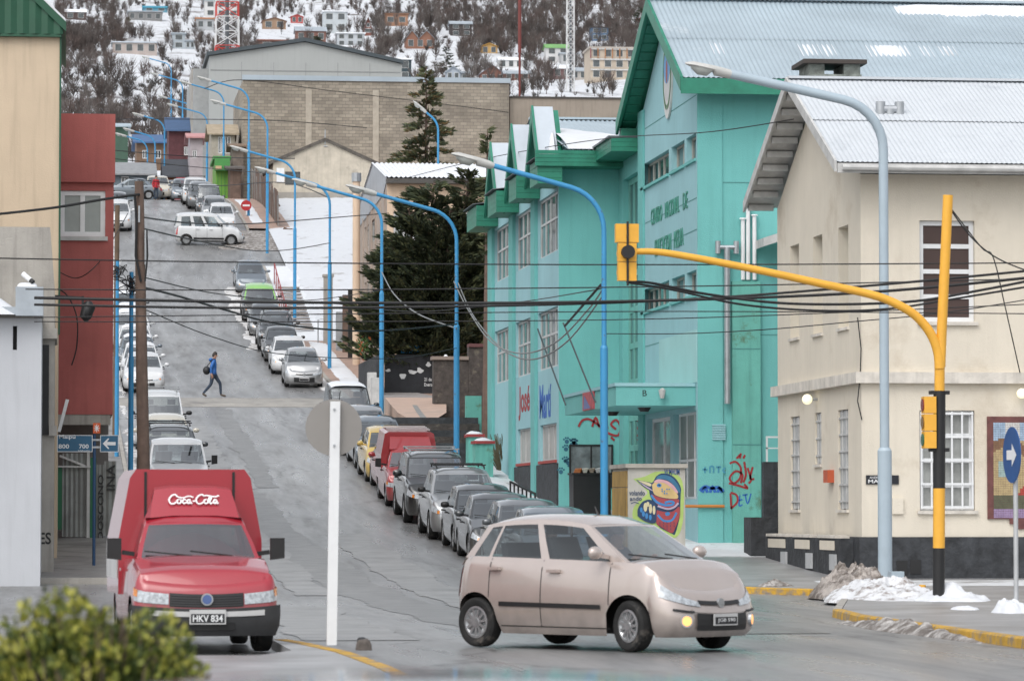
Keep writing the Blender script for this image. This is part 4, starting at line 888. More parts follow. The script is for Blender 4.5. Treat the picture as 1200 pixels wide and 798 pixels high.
    m = MB(); m.prism([(xe + .12, v3 - .22, zb_ - .05), (xe + .12, v3 - .22, zb_ + .16), (xe - 4, v3 - .22, zb_ + 4.1), (xe - 4, v3 - .22, zb_ + 3.9)], (0, 7, 0)); m.build('verge', A_DGREEN, r)
    m = MB(); m.prism([(xe + .12, v3 - .2, zb_ + .165), (xe + .1, v3 - .2, zb_ + .24), (xe - 4, v3 - .2, zb_ + 4.2), (xe - 4, v3 - .2, zb_ + 4.11)], (0, 6.9, 0)); m.build('roof_snow', A_SNOW, r, kind='stuff')
    m = MB(); m.box(-16, xe + .02, v3 - .15, v3 - .01, zb_ - .16, zb_ - .1); m.build('fascia', A_DGREEN, r)
    # narrow dark duct up behind the roof edge
    # red building with overhanging upper floor
    v4 = 92.0; r = thing('red_building', 'red stuccoed building with an upper floor overhanging the pavement', 'building', (.2, v4 + 4, gz(v4)))
    a, b = U(67.5, v4), U(131.5, v4); zb_, zt = Z(487, v4), Z(141, v4); zs = Z(219, v4)
    FR = frame((0, v4, 0), X, -Y)
    w0, w1 = at(70, 277, v4), at(123.5, 224, v4)
    m = MB(); wall(m, FR, a, b, zb_, zt, [(w0.x, w1.x, w0.z, w1.z)], .14); m.quad((b, v4, zb_), (b, v4 + 9, zb_), (b, v4 + 9, zt), (b, v4, zt)); m.quad((a, v4, zb_), (b, v4, zb_), (b, v4 + 9, zb_), (a, v4 + 9, zb_)); m.build('wall', A_RED, r)
    m = MB(); m.box(a + .02, b - .2, v4 + .2, v4 + 8.8, zb_ + .05, zt); m.build('inner_wall', A_BLACK, r)  # unseen core added against light leaking through the upper floor
    MB().box(a - .2, b + .03, v4 - .1, v4 - .002, zs, zt + .02).build('parapet_band', A_RED, r)
    MB().box(a, b - .05, v4 + .02, v4 + .25, Z(499, v4), zb_ - .002).build('beam', A_CONC, r)
    window(r, FR, w0.x, w1.x, w0.z, w1.z, .1, 2, 1, A_WHITE, A_GLASSG, .11, True)
    MB().fbox(FR, w0.x - .1, w1.x + .06, w0.z - .1, w0.z - .002, .0, .06).build('sill', A_GREYW, r)
    MB().box(-8, a - .05, v4 + .2, v4 + 9, gz(v4), zt - .5).build('wing', A_RED, r)
    # corrugated hoarding under the overhang
    h = thing('hoarding', 'corrugated sheet gate and hoarding under the red overhang', 'hoarding', (.4, v4, gz(v4)))
    vg = v4 + .3; zg = gz(vg) + .12; zT = Z(545, vg)
    A_SH = M('grey corrugated sheet', (.3, .31, .3), .5, .3, var=.2, scale=2, streak=.5)
    def csheet(pa, pb, z0, z1, mat, pitch=.1):
        m = MB(); xa, xb = U(pa, vg), U(pb, vg); n = max(2, int((xb - xa) / pitch)) * 4; m.grid([[(xa + (xb - xa) * i / n, vg - .03 + .018 * math.sin(i * math.pi / 2), z) for i in range(n + 1)] for z in (z0, z1)]); return m
    csheet(73, 101, zg + .02, Z(532, vg), A_SH).build('gate_sheet', A_SH, h)
    m = MB(); m.box(U(66, vg), U(72.5, vg), vg - .06, vg - .02, Z(620, vg), Z(548, vg)); m.build('green_board', M('green board', (.015, .13, .06), .5), h)
    m = MB(); m.box(U(101.5, vg), U(105, vg), vg - .1, vg + .04, zg, Z(531, vg)); m.build('gate_post', A_GREYW, h)
    for pa, pb, y1 in ((113, 121.5, 545), (122, 136, 541)):
        o = csheet(pa, pb, zg + .05, Z(y1, vg), A_SH, .3).build('hoarding_sheet', A_SH, h)
    GT = frame((0, vg - .075, 0), Zv, -Y, -X)
    text('DOSCONO', GT, Z(632, vg), -U(121, vg), 1.55, .13, A_BLACK, h, 'graffiti', ext=.006, bold=.02); text('INA', GT, Z(575, vg), -U(134.5, vg), .62, .2, A_BLACK, h, 'graffiti', ext=.006, bold=.02)
    m = MB(); m.box(U(105.5, vg), U(112.5, vg), vg + .05, vg + .08, zg, Z(537, vg)); m.build('green_board', M('green board', (.015, .13, .06), .5), h)
    m = MB(); m.bar(at(70, 534, vg - .1), at(100, 546, vg - .1), .05); m.bar(at(66, 546.5, vg - .12), at(106, 547, vg - .12), .04); m.build('gate_rail', A_GREYW, h)
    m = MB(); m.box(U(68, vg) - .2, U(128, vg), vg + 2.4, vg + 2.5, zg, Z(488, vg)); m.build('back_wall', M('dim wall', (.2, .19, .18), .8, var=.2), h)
    # loose board leaning on the ledge
    bd = MB(); bd.bar(at(69, 506, 83), at(79, 468, 83), .07, .03); tag(bd.build('loose_board', A_WHITE), 'white loose board sticking out beside the red overhang', 'board')
    # small lit bulb
    c = at(91.5, 494, 93.5); lb = thing('hanging_bulb', 'small lit amber bulb hanging under the red overhang', 'bulb', (c.x, 93.5, c.z)); MB().tube([(c.x, 93.5, c.z + .02), (c.x, 93.5, Z(487, 93.5))], .008, 6).build('cord', A_CABLE, lb); ball('globe', (c.x, 93.5, c.z), .035, emit('amber bulb', (1, .5, .1), 3), lb, 6)
left_side()

# ------------------------------------------------------------------ terrace, mural wall, steps beyond the school
def terrace():
    v = 152.0; r = thing('mural_wall', 'black painted mural wall under the dark conifer', 'wall', (U(480, v), v, gz(v)))
    a, b = U(451, v), U(513, v); z0, z1 = gz(v), Z(416, v)
    m = MB(); m.box(a, b + 1.5, v, v + .25, z0 - .2, z1); m.build('wall', M('mural black', (.015, .016, .02), .7, var=.6, scale=1.5), r)
    fr = frame((0, v - .001, 0), X, -Y); W = M('mural white', (.6, .6, .6), .7)
    def blob(px, py, rx, ry, s):
        c = at(px, py, v); m = MB(); m.fpoly([(c.x + rx * math.cos(t) * (1 + .3 * math.sin(3 * t + s)), c.z + ry * math.sin(t) * (1 + .3 * math.cos(2 * t + s))) for t in [k * .449 for k in range(14)]], fr, .006); m.build('painted_shape', W, r)
    for q in ((472, 441, .12, .14, 0), (483, 436, .16, .09, 1), (492, 434, .13, .1, 2), (502, 427, .1, .08, 3), (455, 434, .1, .05, 4)): blob(*q)
    text('21 de', fr, U(497, v), Z(447, v), .3, .14, W, r, 'mural_lettering', bold=.02); text('Enero', fr, U(497, v), Z(453, v), .32, .14, W, r, 'mural_lettering', bold=.02)
    c = at(470, 410, v + .3); bn = MB().box(c.x, c.x + .85, v + .3, v + .33, c.z - .12, c.z + .18).build('banner', M('banner blue', (.05, .3, .6), .6), None); tag(bn, 'blue and white banner hanging over the black mural wall', 'banner'); MB().box(c.x + .08, c.x + .6, v + .285, v + .295, c.z - .02, c.z + .06).build('banner_print', A_WHITE, bn)
    # peach back wall with blue scrawl
    v5 = 158.0; w = thing('back_wall', 'pale peach courtyard wall with faint blue scrawl', 'wall', (U(545, v5), v5, gz(v5))); a, b = U(520, v5), U(566, v5)
    MB().box(a, b, v5, v5 + .3, gz(v5) - .3, Z(398, v5)).build('wall', A_PEACH, w); MB().box(b + .002, b + .4, v5 - .05, v5 + .3, gz(v5) - .3, Z(398, v5)).build('green_post', A_DGREEN, w)
    f5 = frame((0, v5 - .001, 0), X, -Y); m = MB(); m.stroke(smooth_path([(U(539, v5) + dx, Z(425, v5) + dz) for dx, dz in ((0, 0), (.1, .4), (.2, 0), (.3, .45), (.4, .05), (.5, .35), (.45, .1), (.6, .25))]), .04, f5, .006); m.build('graffiti', M('faint scrawl', (.25, .4, .55), .7), w)
    # dark stone wall with stepped top
    v = 133.0; r = thing('stone_wall', 'dark rough stone wall with stepped top beside the blue lamp post', 'wall', (U(530, v), v, gz(v)))
    a, b, c = U(508, v), U(549, v), U(574.5, v)
    zlow = gz(124)
    m = MB(); m.box(a, b, v, v + .5, zlow, Z(422, v)); m.build('low_wall', A_STONEB, r); m = MB(); m.box(b + .002, c + .8, v - .05, v + .5, zlow, Z(407, v)); m.build('high_wall', A_STONEB, r)
    m = MB(); m.box(a - .06, b, v - .08, v + .58, Z(422, v) + .001, Z(418, v)); m.build('coping', M('wall coping', (.25, .2, .17), .8), r); m = MB(); m.box(b + .003, c + .8, v - .12, v + .58, Z(407, v) + .001, Z(403, v)); m.build('coping', M('dark red coping', (.12, .05, .05), .8), r)
    # steps and paved ramp
    v = 119.0; r = thing('stone_steps', 'five dark stone steps leading up beside the paved ramp', 'steps', (U(512, v), v, gz(v)))
    x0, x1 = U(482, v), U(566, v); z0 = Z(526, v); rise = (Z(487, v) - z0) / 5
    for k in range(5): MB().box(x0 - (4 - k) * .0 - .0 + (4 - k) * .17 - .5, x1, v + k * .34, v + 2.6 if k == 4 else v + (k + 1) * .34 - .002, gz(v) - .3, z0 + rise * (k + 1) - .03).build('step', A_STONEB if k % 2 else A_STONE, r)
    zt = z0 + rise * 5 - .03
    A_RAMP = M('pink paving', (.46, .33, .26), .6, var=.12, scale=2, bump=.15, dirt=(.3, .24, .2), dirt_amt=.2)
    pr = thing('paved_ramp', 'pinkish paved ramp with a grey strip beside the stone steps', 'ramp', (U(470, 130), 130, gz(130)))
    m = MB(); rows = []
    for v_, pa, pb in ((121.5, 478, 512), (126, 466, 523), (132, 458, 523), (139, 451, 522)):
        zz = max(gz(v_) + .16, zt + (v_ - 121.5) * .068); rows.append([(U(pa, v_), v_, gz(v_) - .05), (U(pa, v_), v_, zz if v_ > 122 else zt), (U(pb, v_), v_, zz if v_ > 122 else zt)])
    m.grid(rows); m.poly(rows[0] + [(rows[0][2][0], rows[0][2][1], gz(121) - .1)]); m.build('paving', A_RAMP, pr)
    m = MB(); g2 = [((U(493 - k * 5, v_), v_, rows[k][2][2] + .006), (U(500.5 - k * 6, v_), v_, rows[k][2][2] + .006)) for k, v_ in ((0, 121.5), (1, 126), (2, 132))]; m.grid([list(q) for q in g2]); m.build('grey_strip', M('grey paving strip', (.22, .22, .21), .6, var=.2), pr)
    # slabs of the upper landing
    za, zb2 = Z(470, 140), Z(461, 151.9); sl = thing('paved_landing', 'landing of grey paving slabs before the black mural wall', 'landing', (U(480, 145), 145, za)); SLM = M('paving slab', (.27, .25, .24), .65, var=.15, scale=2)
    x0_, x1_ = U(452, 140), U(523, 140); b0 = MB(); b0.prism([(x0_, 139.05, gz(139) - .3), (x0_, 151.95, gz(151)), (x0_, 151.95, zb2), (x0_, 139.05, za)], (x1_ - x0_, 0, 0)); b0.build('bed', A_CONC, sl)
    zf = lambda y: za + (zb2 - za) * (y - 139.05) / 12.9
    for i in range(9):
        for j in range(2):
            xa = x0_ + .02 + i * .25; y0, y1 = 139.1 + j * 6.4, 145.4 + j * 6.4; MB().prism([(xa + .01, y0, zf(y0) + .002), (xa + .235, y0, zf(y0) + .002), (xa + .235, y1, zf(y1) + .002), (xa + .01, y1, zf(y1) + .002)], (0, 0, .02)).build('slab', SLM, sl)
    # small teal gate piers
    for (px, y0, y1, v, lb) in ((547, 598, 510, 107.5, 'taller'), (559, 560, 516, 107.0, 'lower')): pass
    r = thing('gate_wall', 'turquoise garden wall with red-capped piers beside the school', 'wall', (U(560, 118), 118, gz(118)))
    v = 121.0; m = MB(); m.box(U(546, v), TUL - .15, v, v + .3, gz(v) - .3, Z(464, v)); m.build('wall', A_TEALD, r)
    for k, (pa, pb, yt, v) in enumerate(((549, 566, 512, 118.0), (557, 578, 520, 114.0))):
        zc = Z(yt, v); m = MB(); m.box(U(pa, v), U(pb, v), v, v + .8, gz(v) - .2, zc); pz = m.build('pier', A_TEALD, r)
        MB().box(U(pa, v) - .05, U(pb, v) + .05, v - .06, v + .86, zc + .001, zc + .09).build('cap', M('red cap', (.32, .05, .05), .7), pz)
        o = mound('cap_snow', None, None, (U(pa, v) + U(pb, v)) / 2, v + .4, .3, .4, .1, A_SNOW, k + 3, zc + .09, .3, 16); o.parent = pz; o.location = -parent_off(pz)
    # dead shrub between pier and school
    sh = MB(); rnd = random.Random(4); bx, bv = U(592, 117), 117.0
    for k in range(260):
        a = rnd.random() * 6.28; h = .5 + rnd.random() * .75; r_ = rnd.random() * .45
        p0 = V((bx + r_ * .4 * math.cos(a), bv + r_ * .6 * math.sin(a), gz(bv))); p1 = p0 + V((math.cos(a) * r_ * .8, math.sin(a) * r_, h)); q = V((.02, .0, 0)); sh.quad(p0 - q, p0 + q, p1 + q * .4, p1 - q * .4)
    st = thing('dry_shrub', 'dry brown shrub wedged between turquoise pier and school wall', 'shrub', (bx, bv, gz(bv))); sh.build('twigs', M('dry twigs', (.1, .085, .05), .9, var=.4, scale=5), st, kind='stuff')
terrace()

# ------------------------------------------------------------------ peach building
def peach():
    v0 = 161.0; u0 = U(453, v0); v1 = vof(416, u0); vm = vof(438, u0, 190); far = 40
    r = thing('peach_building', 'peach stuccoed building with snowy roof behind the dark conifer', 'building', (u0 + 5, 168, gz(168)))
    ze, zr = Z(210, v0, 453), at(438, 191, vm).z; g = gz(v0) - 1.5
    FR, SD = frame((0, v0, 0), X, -Y), frame((u0, 0, 0), Y, -X)
    fw = [(at(461, 330, v0).x, at(497, 330, v0).x, Z(330, v0), Z(249, v0)), (at(520, 330, v0).x, at(556, 330, v0).x, Z(330, v0), Z(249, v0))]
    m = MB(); wall(m, FR, u0, far, g, ze, fw, .2); m.build('front_wall', A_PEACH, r)
    sw = []
    for pa, pb, y0, y1 in ((434.5, 439, 258, 284), (427.5, 432, 265, 291), (419, 422, 280, 305), (434.5, 439, 320, 346), (427.5, 432, 330, 352)):
        va, vb = vof(pb, u0, 280), vof(pa, u0, 280); sw.append((va, vb, onx((pa + pb) / 2, y1, u0)[1], onx((pa + pb) / 2, y0, u0)[1]))
    m = MB(); wall(m, SD, v0, v1, g, ze, sw, .2); m.build('side_wall', A_PEACHG, r)
    MB().box(u0 + .4, far - .5, v0 + .4, v1 - .2, g, ze).build('inner_wall', A_BLACK, r)  # black box added inside to stop light passing through
    m = MB(); m.poly([(u0 - .03, v0 - .3, ze + .02), (u0 - .03, v1 + .3, ze + .02 - .4), (u0 - .03, vm, zr - .02)]); m.poly([(u0 - .03, v0 - .3, ze + .02), (u0 - .03, v1 + .3, ze - .38), (u0 - .03, v1 + .3, ze - 1.0), (u0 - .03, v0 + 1.5, ze - .5)]); m.build('gable_cladding', M('grey gable sheet', (.4, .42, .45), .5, .2), r)
    for va, zz in ((v0 - .45, ze), (v1 + .45, ze - .5)):
        m = MB(); corr(m, (u0 - .1, va, zz + .05), (far, va, zz + .05), (u0 - .1, vm, zr), (far, vm, zr), .2, .03); m.build('roof_sheet', A_SNOW, r)
    MB().box(u0 - .05, far, v0 - .42, v0 - .01, ze - .2, ze).build('eave', M('dark eave', (.08, .075, .07), .7), r)
    for q in fw: window(r, FR, *q, .15, 3, 2, A_WHITE, A_GLASSG, .09, True)
    for q in sw: window(r, SD, *q, .15, 1, 1, A_GREYW, A_GLASSG, .1)
    for k in range(7):
        v = v0 + .8 + (v1 - v0 - 1) * k / 7; MB().box(u0 - .06, u0 - .002, v - .08, v + .08, g, ze - .7).build('batten', A_PEACHG, r)
    vp = vof(417, u0 - .7); m = MB(); m.tube([(u0 - .7, vp, gz(vp) - .1), (u0 - .7, vp, Z(215, vp))], .17, 10); o = m.build('flue', A_PEACH, r, smooth=True); MB().tube([(u0 - .7, vp, Z(215, vp)), (u0 - .7, vp, Z(205, vp))], .22, 10).build('flue_cap', A_METAL, o)
    # dark low wall and grey cabinets on the pavement
    m = MB(); a = thing('grey_cabinet', 'pair of grey concrete service cabinets by the blue lamp post', 'cabinet', (U(440, 143), 143, gz(143)))
    for pa, pb, y0, v in ((431, 441, 437, 146), (435.5, 446, 443, 142.5)): MB().box(U(pa, v), U(pb, v), v, v + .5, gz(v), Z(y0, v)).build('cabinet_body', A_GREYW, a)
    w = MB(); w.box(11.9, 12.05, 147, 156, gz(147) - .5, gz(150) + 1.6); tag(w.build('boundary_wall', A_STONE), 'dark low boundary wall beside the peach building', 'wall')
    fl = thing('flower_basket', 'hanging basket of orange and green flowers on the peach building', 'flower basket', (11.8, 152, gz(152) + 2.2)); rnd = random.Random(8)
    for nm, col, n in (('foliage', (.07, .14, .04), 160), ('blossom', (.5, .12, .04), 50)):
        m = MB()
        for k in range(n):
            p = V((11.8 + rnd.gauss(0, .13), 152 + rnd.gauss(0, .2), gz(152) + 2.0 + rnd.gauss(0, .18))); d = V((rnd.gauss(0, 1), rnd.gauss(0, 1), rnd.gauss(0, 1))) * .06; e = V((rnd.gauss(0, 1), rnd.gauss(0, 1), rnd.gauss(0, 1))) * .05; m.quad(p, p + d, p + d + e, p + e)
        m.build(nm, M('basket ' + nm, col, .7), fl, kind='stuff')
peach()

# ------------------------------------------------------------------ buildings up the street
def blockmat():
    m = bpy.data.materials.new('concrete block wall'); m.use_nodes = True; t = m.node_tree; n = t.nodes; L = t.links; b = n['Principled BSDF']; b.inputs['Roughness'].default_value = .9
    tc = n.new('ShaderNodeTexCoord'); mp = n.new('ShaderNodeMapping'); mp.inputs['Rotation'].default_value = (rad(90), 0, 0); L.new(tc.outputs['Object'], mp.inputs[0])
    br = n.new('ShaderNodeTexBrick'); br.inputs['Scale'].default_value = 1; br.inputs['Brick Width'].default_value = .5; br.inputs['Row Height'].default_value = .24; br.inputs['Mortar Size'].default_value = .014; br.inputs['Mortar Smooth'].default_value = .3; br.inputs['Bias'].default_value = .0
    br.inputs['Color1'].default_value = (.25, .22, .18, 1); br.inputs['Color2'].default_value = (.36, .32, .26, 1); br.inputs['Mortar'].default_value = (.16, .15, .13, 1); L.new(mp.outputs[0], br.inputs['Vector'])
    ns = n.new('ShaderNodeTexNoise'); ns.inputs['Scale'].default_value = .35; ns.inputs['Detail'].default_value = 6; L.new(tc.outputs['Object'], ns.inputs['Vector']); r = n.new('ShaderNodeMapRange'); r.inputs[1].default_value = .45; r.inputs[2].default_value = .7; r.inputs[4].default_value = .55; L.new(ns.outputs['Fac'], r.inputs[0])
    x = n.new('ShaderNodeMix'); x.data_type = 'RGBA'; L.new(r.outputs[0], x.inputs['Factor']); L.new(br.outputs['Color'], x.inputs['A']); x.inputs['B'].default_value = (.14, .125, .105, 1); L.new(x.outputs['Result'], b.inputs['Base Color'])
    bp = n.new('ShaderNodeBump'); bp.inputs['Strength'].default_value = .6; bp.inputs['Distance'].default_value = .03; L.new(br.outputs['Fac'], bp.inputs['Height']); bp.invert = True; L.new(bp.outputs[0], b.inputs['Normal']); return m
A_BLOCK = blockmat()
def upper_town():
    v = 282.0; r = thing('block_hall', 'tall hall with bare concrete block wall facing down the street', 'building', (U(440, v), v + 8, gz(v)))
    a, b, c = U(283, v), U(596.5, v), U(760, v); zt, zt2 = Z(98, v), Z(114, v); g = gz(v) - 1
    MB().box(a, b, v, v + 16, g, zt).build('wall', A_BLOCK, r)
    for pa in (357, 436): x = U(pa, v); MB().box(x, x + .45, v - .05, v - .003, g, Z(108, v)).build('concrete_pier', M('pale concrete', (.4, .36, .3), .9, var=.15), r)
    MB().box(a - .05, b + .1, v - .12, v + .3, zt + .001, zt + .36).build('roof_flashing', M('zinc flashing', (.36, .42, .47), .4, .4, var=.12, scale=.4), r)
    MB().box(b + .12, c, v + .6, v + 12, g, zt2).build('rendered_wall', M('grey brown render', (.27, .235, .195), .9, var=.14, scale=.5, streak=.4), r)
    MB().box(b + .12, c + .1, v + .5, v + 1, zt2 + .001, zt2 + .12).build('coping', M('dark coping', (.06, .055, .05), .8), r)
    MB().box(U(605, v), U(640, v), v + .3, v + .598, Z(152, v), Z(148, v)).build('ledge', A_CONC, r)
    # plaster gable house in front of it
    v = 262.0; r = thing('gabled_house', 'beige plastered house end with dark mossy gable edge', 'house', (U(380, v), v + 5, gz(v)))
    a, b = U(319, v), U(439, v); ze = Z(191, v); zr = Z(166, v); xm = U(380, v); g = gz(v) - 1
    w0, w1 = at(334, 217, v), at(352, 201.5, v); FR = frame((0, v, 0), X, -Y)
    m = MB(); wall(m, FR, a, b, g, ze, [(w0.x, w1.x, w0.z, w1.z)], .15); m.poly([(a, v, ze), (b, v, ze), (xm, v, zr)]); m.quad((a, v, g), (a, v + 10, g), (a, v + 10, ze), (a, v, ze)); m.quad((b, v, g), (b, v + 10, g), (b, v + 10, ze), (b, v, ze)); m.build('wall', A_PLAST, r)
    MB().box(a + .2, b - .2, v + .25, v + 9.8, g, ze).build('inner_wall', A_BLACK, r)  # unseen filler added to block light behind the gable wall
    m = MB(); m.fbox(FR, a + .02, b - .02, g, Z(228, v), .002, .03); m.build('damp_band', M('damp render', (.3, .28, .25), .9, var=.2, scale=.8), r)
    for s, x in ((-1, a - .35), (1, b + .35)):
        m = MB(); slab(m, (x, v - .15, ze - .12), (xm, v - .15, zr + .1), (xm, v + 10, zr + .1), (x, v + 10, ze - .12), .22); m.build('roof_slope', M('mossy roof edge', (.09, .08, .07), .9, var=.5, scale=3), r)
    window(r, FR, w0.x, w1.x, w0.z, w1.z, .12, 2, 1, M('dark steel', (.08, .08, .08), .5), A_GLASSB, .07, True)
    c = at(323, 217, v); MB().fbox(FR, U(323, v), U(332, v), Z(217, v), Z(200, v), .002, .05).build('shutter', A_WHITE, r)
    m = MB(); m.tube([(xm, v - .05, Z(172, v)), (xm, v - .05, Z(155, v))], .04, 6); m.tube([(xm - .1, v - .05, Z(174, v)), (xm + .15, v - .05, Z(174, v))], .04, 6); m.build('aerial', A_METAL, r)
    # grey metal hall
    v = 312.0; r = thing('grey_hall', 'large grey metal-clad hall with a shallow dark-edged gable', 'building', (U(355, v), v + 10, gz(v)))
    a, b, xm = U(243.5, v), U(470, v), U(356, v); z0, z1, zm = Z(71, v), Z(77, v), Z(53, v); g = gz(v) - 2
    m = MB(); m.prism([(a, v, g), (b, v, g), (b, v, z1), (xm, v, zm), (a, v, z0)], (0, 26, 0)); m.build('wall', A_GREY, r)
    for za, xa in ((z0, a - .25), (z1, b + .1)):
        m = MB(); slab(m, (xa, v - .3, za), (xm, v - .3, zm + .02), (xm, v + 26, zm + .02), (xa, v + 26, za), .3); [setattr(m, 'v', [(p[0], p[1], p[2] + .31) for p in m.v])]; m.build('roof_slope', M('dark roof edge', (.05, .065, .075), .5), r)
    for k in range(1, 6): x = a + (b - a) * k / 6; MB().box(x - .02, x + .02, v - .02, v - .003, g, min(z0, z1)).build('panel_joint', M('joint', (.25, .26, .26), .7), r)
    zl = Z(87, v); MB().box(a + .1, b - .1, v - .025, v - .003, zl - .04, zl + .04).build('panel_joint', M('joint', (.25, .26, .26), .7), r)
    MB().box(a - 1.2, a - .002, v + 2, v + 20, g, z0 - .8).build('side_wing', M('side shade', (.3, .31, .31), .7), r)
    MB().box(U(229, v + 4), a - 1.3, v + 4, v + 10, g, Z(86, v + 4)).build('annexe', A_CONC, r)
    # green shop and cluster at the top of the street
    def hut(name, label, pa, pb, yt, yb, v, mats, roof=None, rh=.6, dep=6, wins=(), cat='house', flat=False):
        xa, xb = U(pa, v), U(pb, v); zt, zb_ = Z(yt, v, pa), min(Z(yb, v, pa), gz(v) + .1)
        r = thing(name, label, cat, ((xa + xb) / 2, v + dep / 2, gz(v)))
        FR = frame((0, v, 0), X, -Y); hs = []
        for (wa, wb, wy0, wy1) in wins: hs.append((U(wa, v), U(wb, v), Z(wy1, v, wa), Z(wy0, v, wa)))
        m = MB(); wall(m, FR, xa, xb, zb_ - 1, zt, hs, .12); m.quad((xa, v, zb_ - 1), (xa, v + dep, zb_ - 1), (xa, v + dep, zt), (xa, v, zt)); m.quad((xb, v, zb_ - 1), (xb, v + dep, zb_ - 1), (xb, v + dep, zt), (xb, v, zt)); m.build('wall', mats, r)
        MB().box(xa + .15, xb - .15, v + .2, v + dep, zb_ - 1, zt - .02).build('inner_wall', A_BLACK, r)  # hidden box added so that no light passes through the hut
        for h in hs: window(r, FR, *h, .1, 2, 1, A_WHITE, A_GLASSB, .06, True)
        if roof:
            if flat: MB().box(xa - .2, xb + .2, v - .25, v + dep, zt + .001, zt + .22).build('roof', roof, r)
            else:
                m = MB(); slab(m, (xa - .3, v - .4, zt - .05), (xb + .3, v - .4, zt - .05), (xb + .3, v + dep / 2, zt + rh), (xa - .3, v + dep / 2, zt + rh), .12); slab(m, (xa - .3, v + dep + .3, zt - .05), (xb + .3, v + dep + .3, zt - .05), (xb + .3, v + dep / 2, zt + rh), (xa - .3, v + dep / 2, zt + rh), .12); m.build('roof', roof, r)
                for x_ in (xa, xb): m = MB(); m.poly([(x_, v, zt), (x_, v + dep, zt), (x_, v + dep / 2, zt + rh)]); m.build('gable', mats, r)
        return r
    A_LIME = M('lime green paint', (.15, .34, .05), .6, var=.1); A_GRN2 = M('shop green', (.06, .25, .06), .6); A_BRK = M('far brick', (.2, .08, .05), .8, var=.2); A_CRD = M('crimson paint', (.3, .02, .03), .6); A_CAN = M('bleached board', (.4, .37, .31), .8, var=.2)
    r = hut('green_shop', 'lime green shop front with green fascia near the top of the street', 251.5, 266, 187, 238, 276, A_LIME, A_GRN2, flat=True, cat='shop')
    x0, x1 = U(250, 275.8), U(268, 275.8); MB().box(x0, x1, 275.5, 275.95, Z(204, 275.8), Z(188, 275.8)).build('fascia_sign', A_GRN2, r)
    c = at(256, 197, 275.5); MB().box(c.x - .22, c.x + .22, 275.45, 275.495, c.z - .12, c.z + .15).build('painted_emblem', M('emblem tan', (.5, .35, .2), .6), r)
    for k in range(4): x = x0 + .25 + k * .25; MB().box(x - .02, x + .02, 275.96, 275.995, Z(236, 276), Z(206, 276)).build('door_rib', A_GRN2, r)
    hut('narrow_house', 'narrow cream house with tan tiled roof above the green shop', 246, 274, 156, 190, 284, A_CAN, M('tan tiles', (.36, .3, .22), .8, var=.2), .9, 5, ((254, 259, 160, 180), (262, 269, 160, 180)))
    hut('brown_shed', 'brown timber shed beside the green shop', 268.5, 281, 196, 236, 272, A_WOOD, M('shed roof', (.1, .09, .085), .7), .4, 7)
    hut('pink_house', 'pale house with pink upper floor behind the blue lamp posts', 221, 236, 160, 215, 296, M('pale lilac', (.42, .38, .4), .8), M('pink roof', (.5, .26, .26), .7), .5, 5, ((224, 229, 176, 185),))
    hut('crimson_house', 'dark crimson house at the end of the street', 196, 225, 152, 205, 318, M('dark plum', (.09, .03, .035), .8, var=.3), M('blue pointed roof', (.05, .1, .2), .6), 1.3, 6, ((214, 219, 172, 182),))
    hut('red_shop', 'bright red shop with white sign at the end of the street', 205, 224, 208, 240, 290, A_CRD, None, cat='shop')
    hut('brick_house', 'orange brick house with dark slate roof at the end of the street', 193, 222, 206, 240, 298, M('orange brick', (.32, .13, .06), .8, var=.2), M('dark slate', (.05, .055, .065), .6, var=.2), 1.6, 7)
    hut('blue_grey_house', 'blue grey timber house with yellowed window at the street end', 129, 178, 203, 236, 296, M('blue grey boards', (.13, .17, .2), .7, var=.15), M('grey roof', (.25, .26, .27), .6, var=.2), 1.2, 8, ((140, 149, 207, 220),))
    hut('white_cottage', 'low white cottage with snowy roof at the street end', 158, 196, 208, 240, 303, A_WHITEW, A_SNOW, .9, 8, ((168, 176, 214, 222),))
    hut('blue_roof_house', 'brown house with bright blue roof behind the street end', 158, 197, 166, 205, 330, M('brown boards', (.17, .11, .075), .8, var=.2), M('bright blue roof', (.05, .12, .26), .55), 1.0, 8, ((165, 171, 176, 186), (180, 187, 176, 186)))
    hut('dark_green_house', 'dark green shed with snowy roof edge behind the red building', 122, 148, 147, 165, 345, M('pine green', (.05, .1, .07), .7), A_ROOF, .5, 6)
    # cream sheds beside the block hall
    hut('timber_hut', 'grey brown timber hut against the block hall', 271, 284, 170, 236, 279, M('grey brown boards', (.16, .13, .11), .85, var=.3), M('rusty sheet', (.2, .14, .1), .7), .3, 4)
    globals()['hut'] = hut
upper_town()
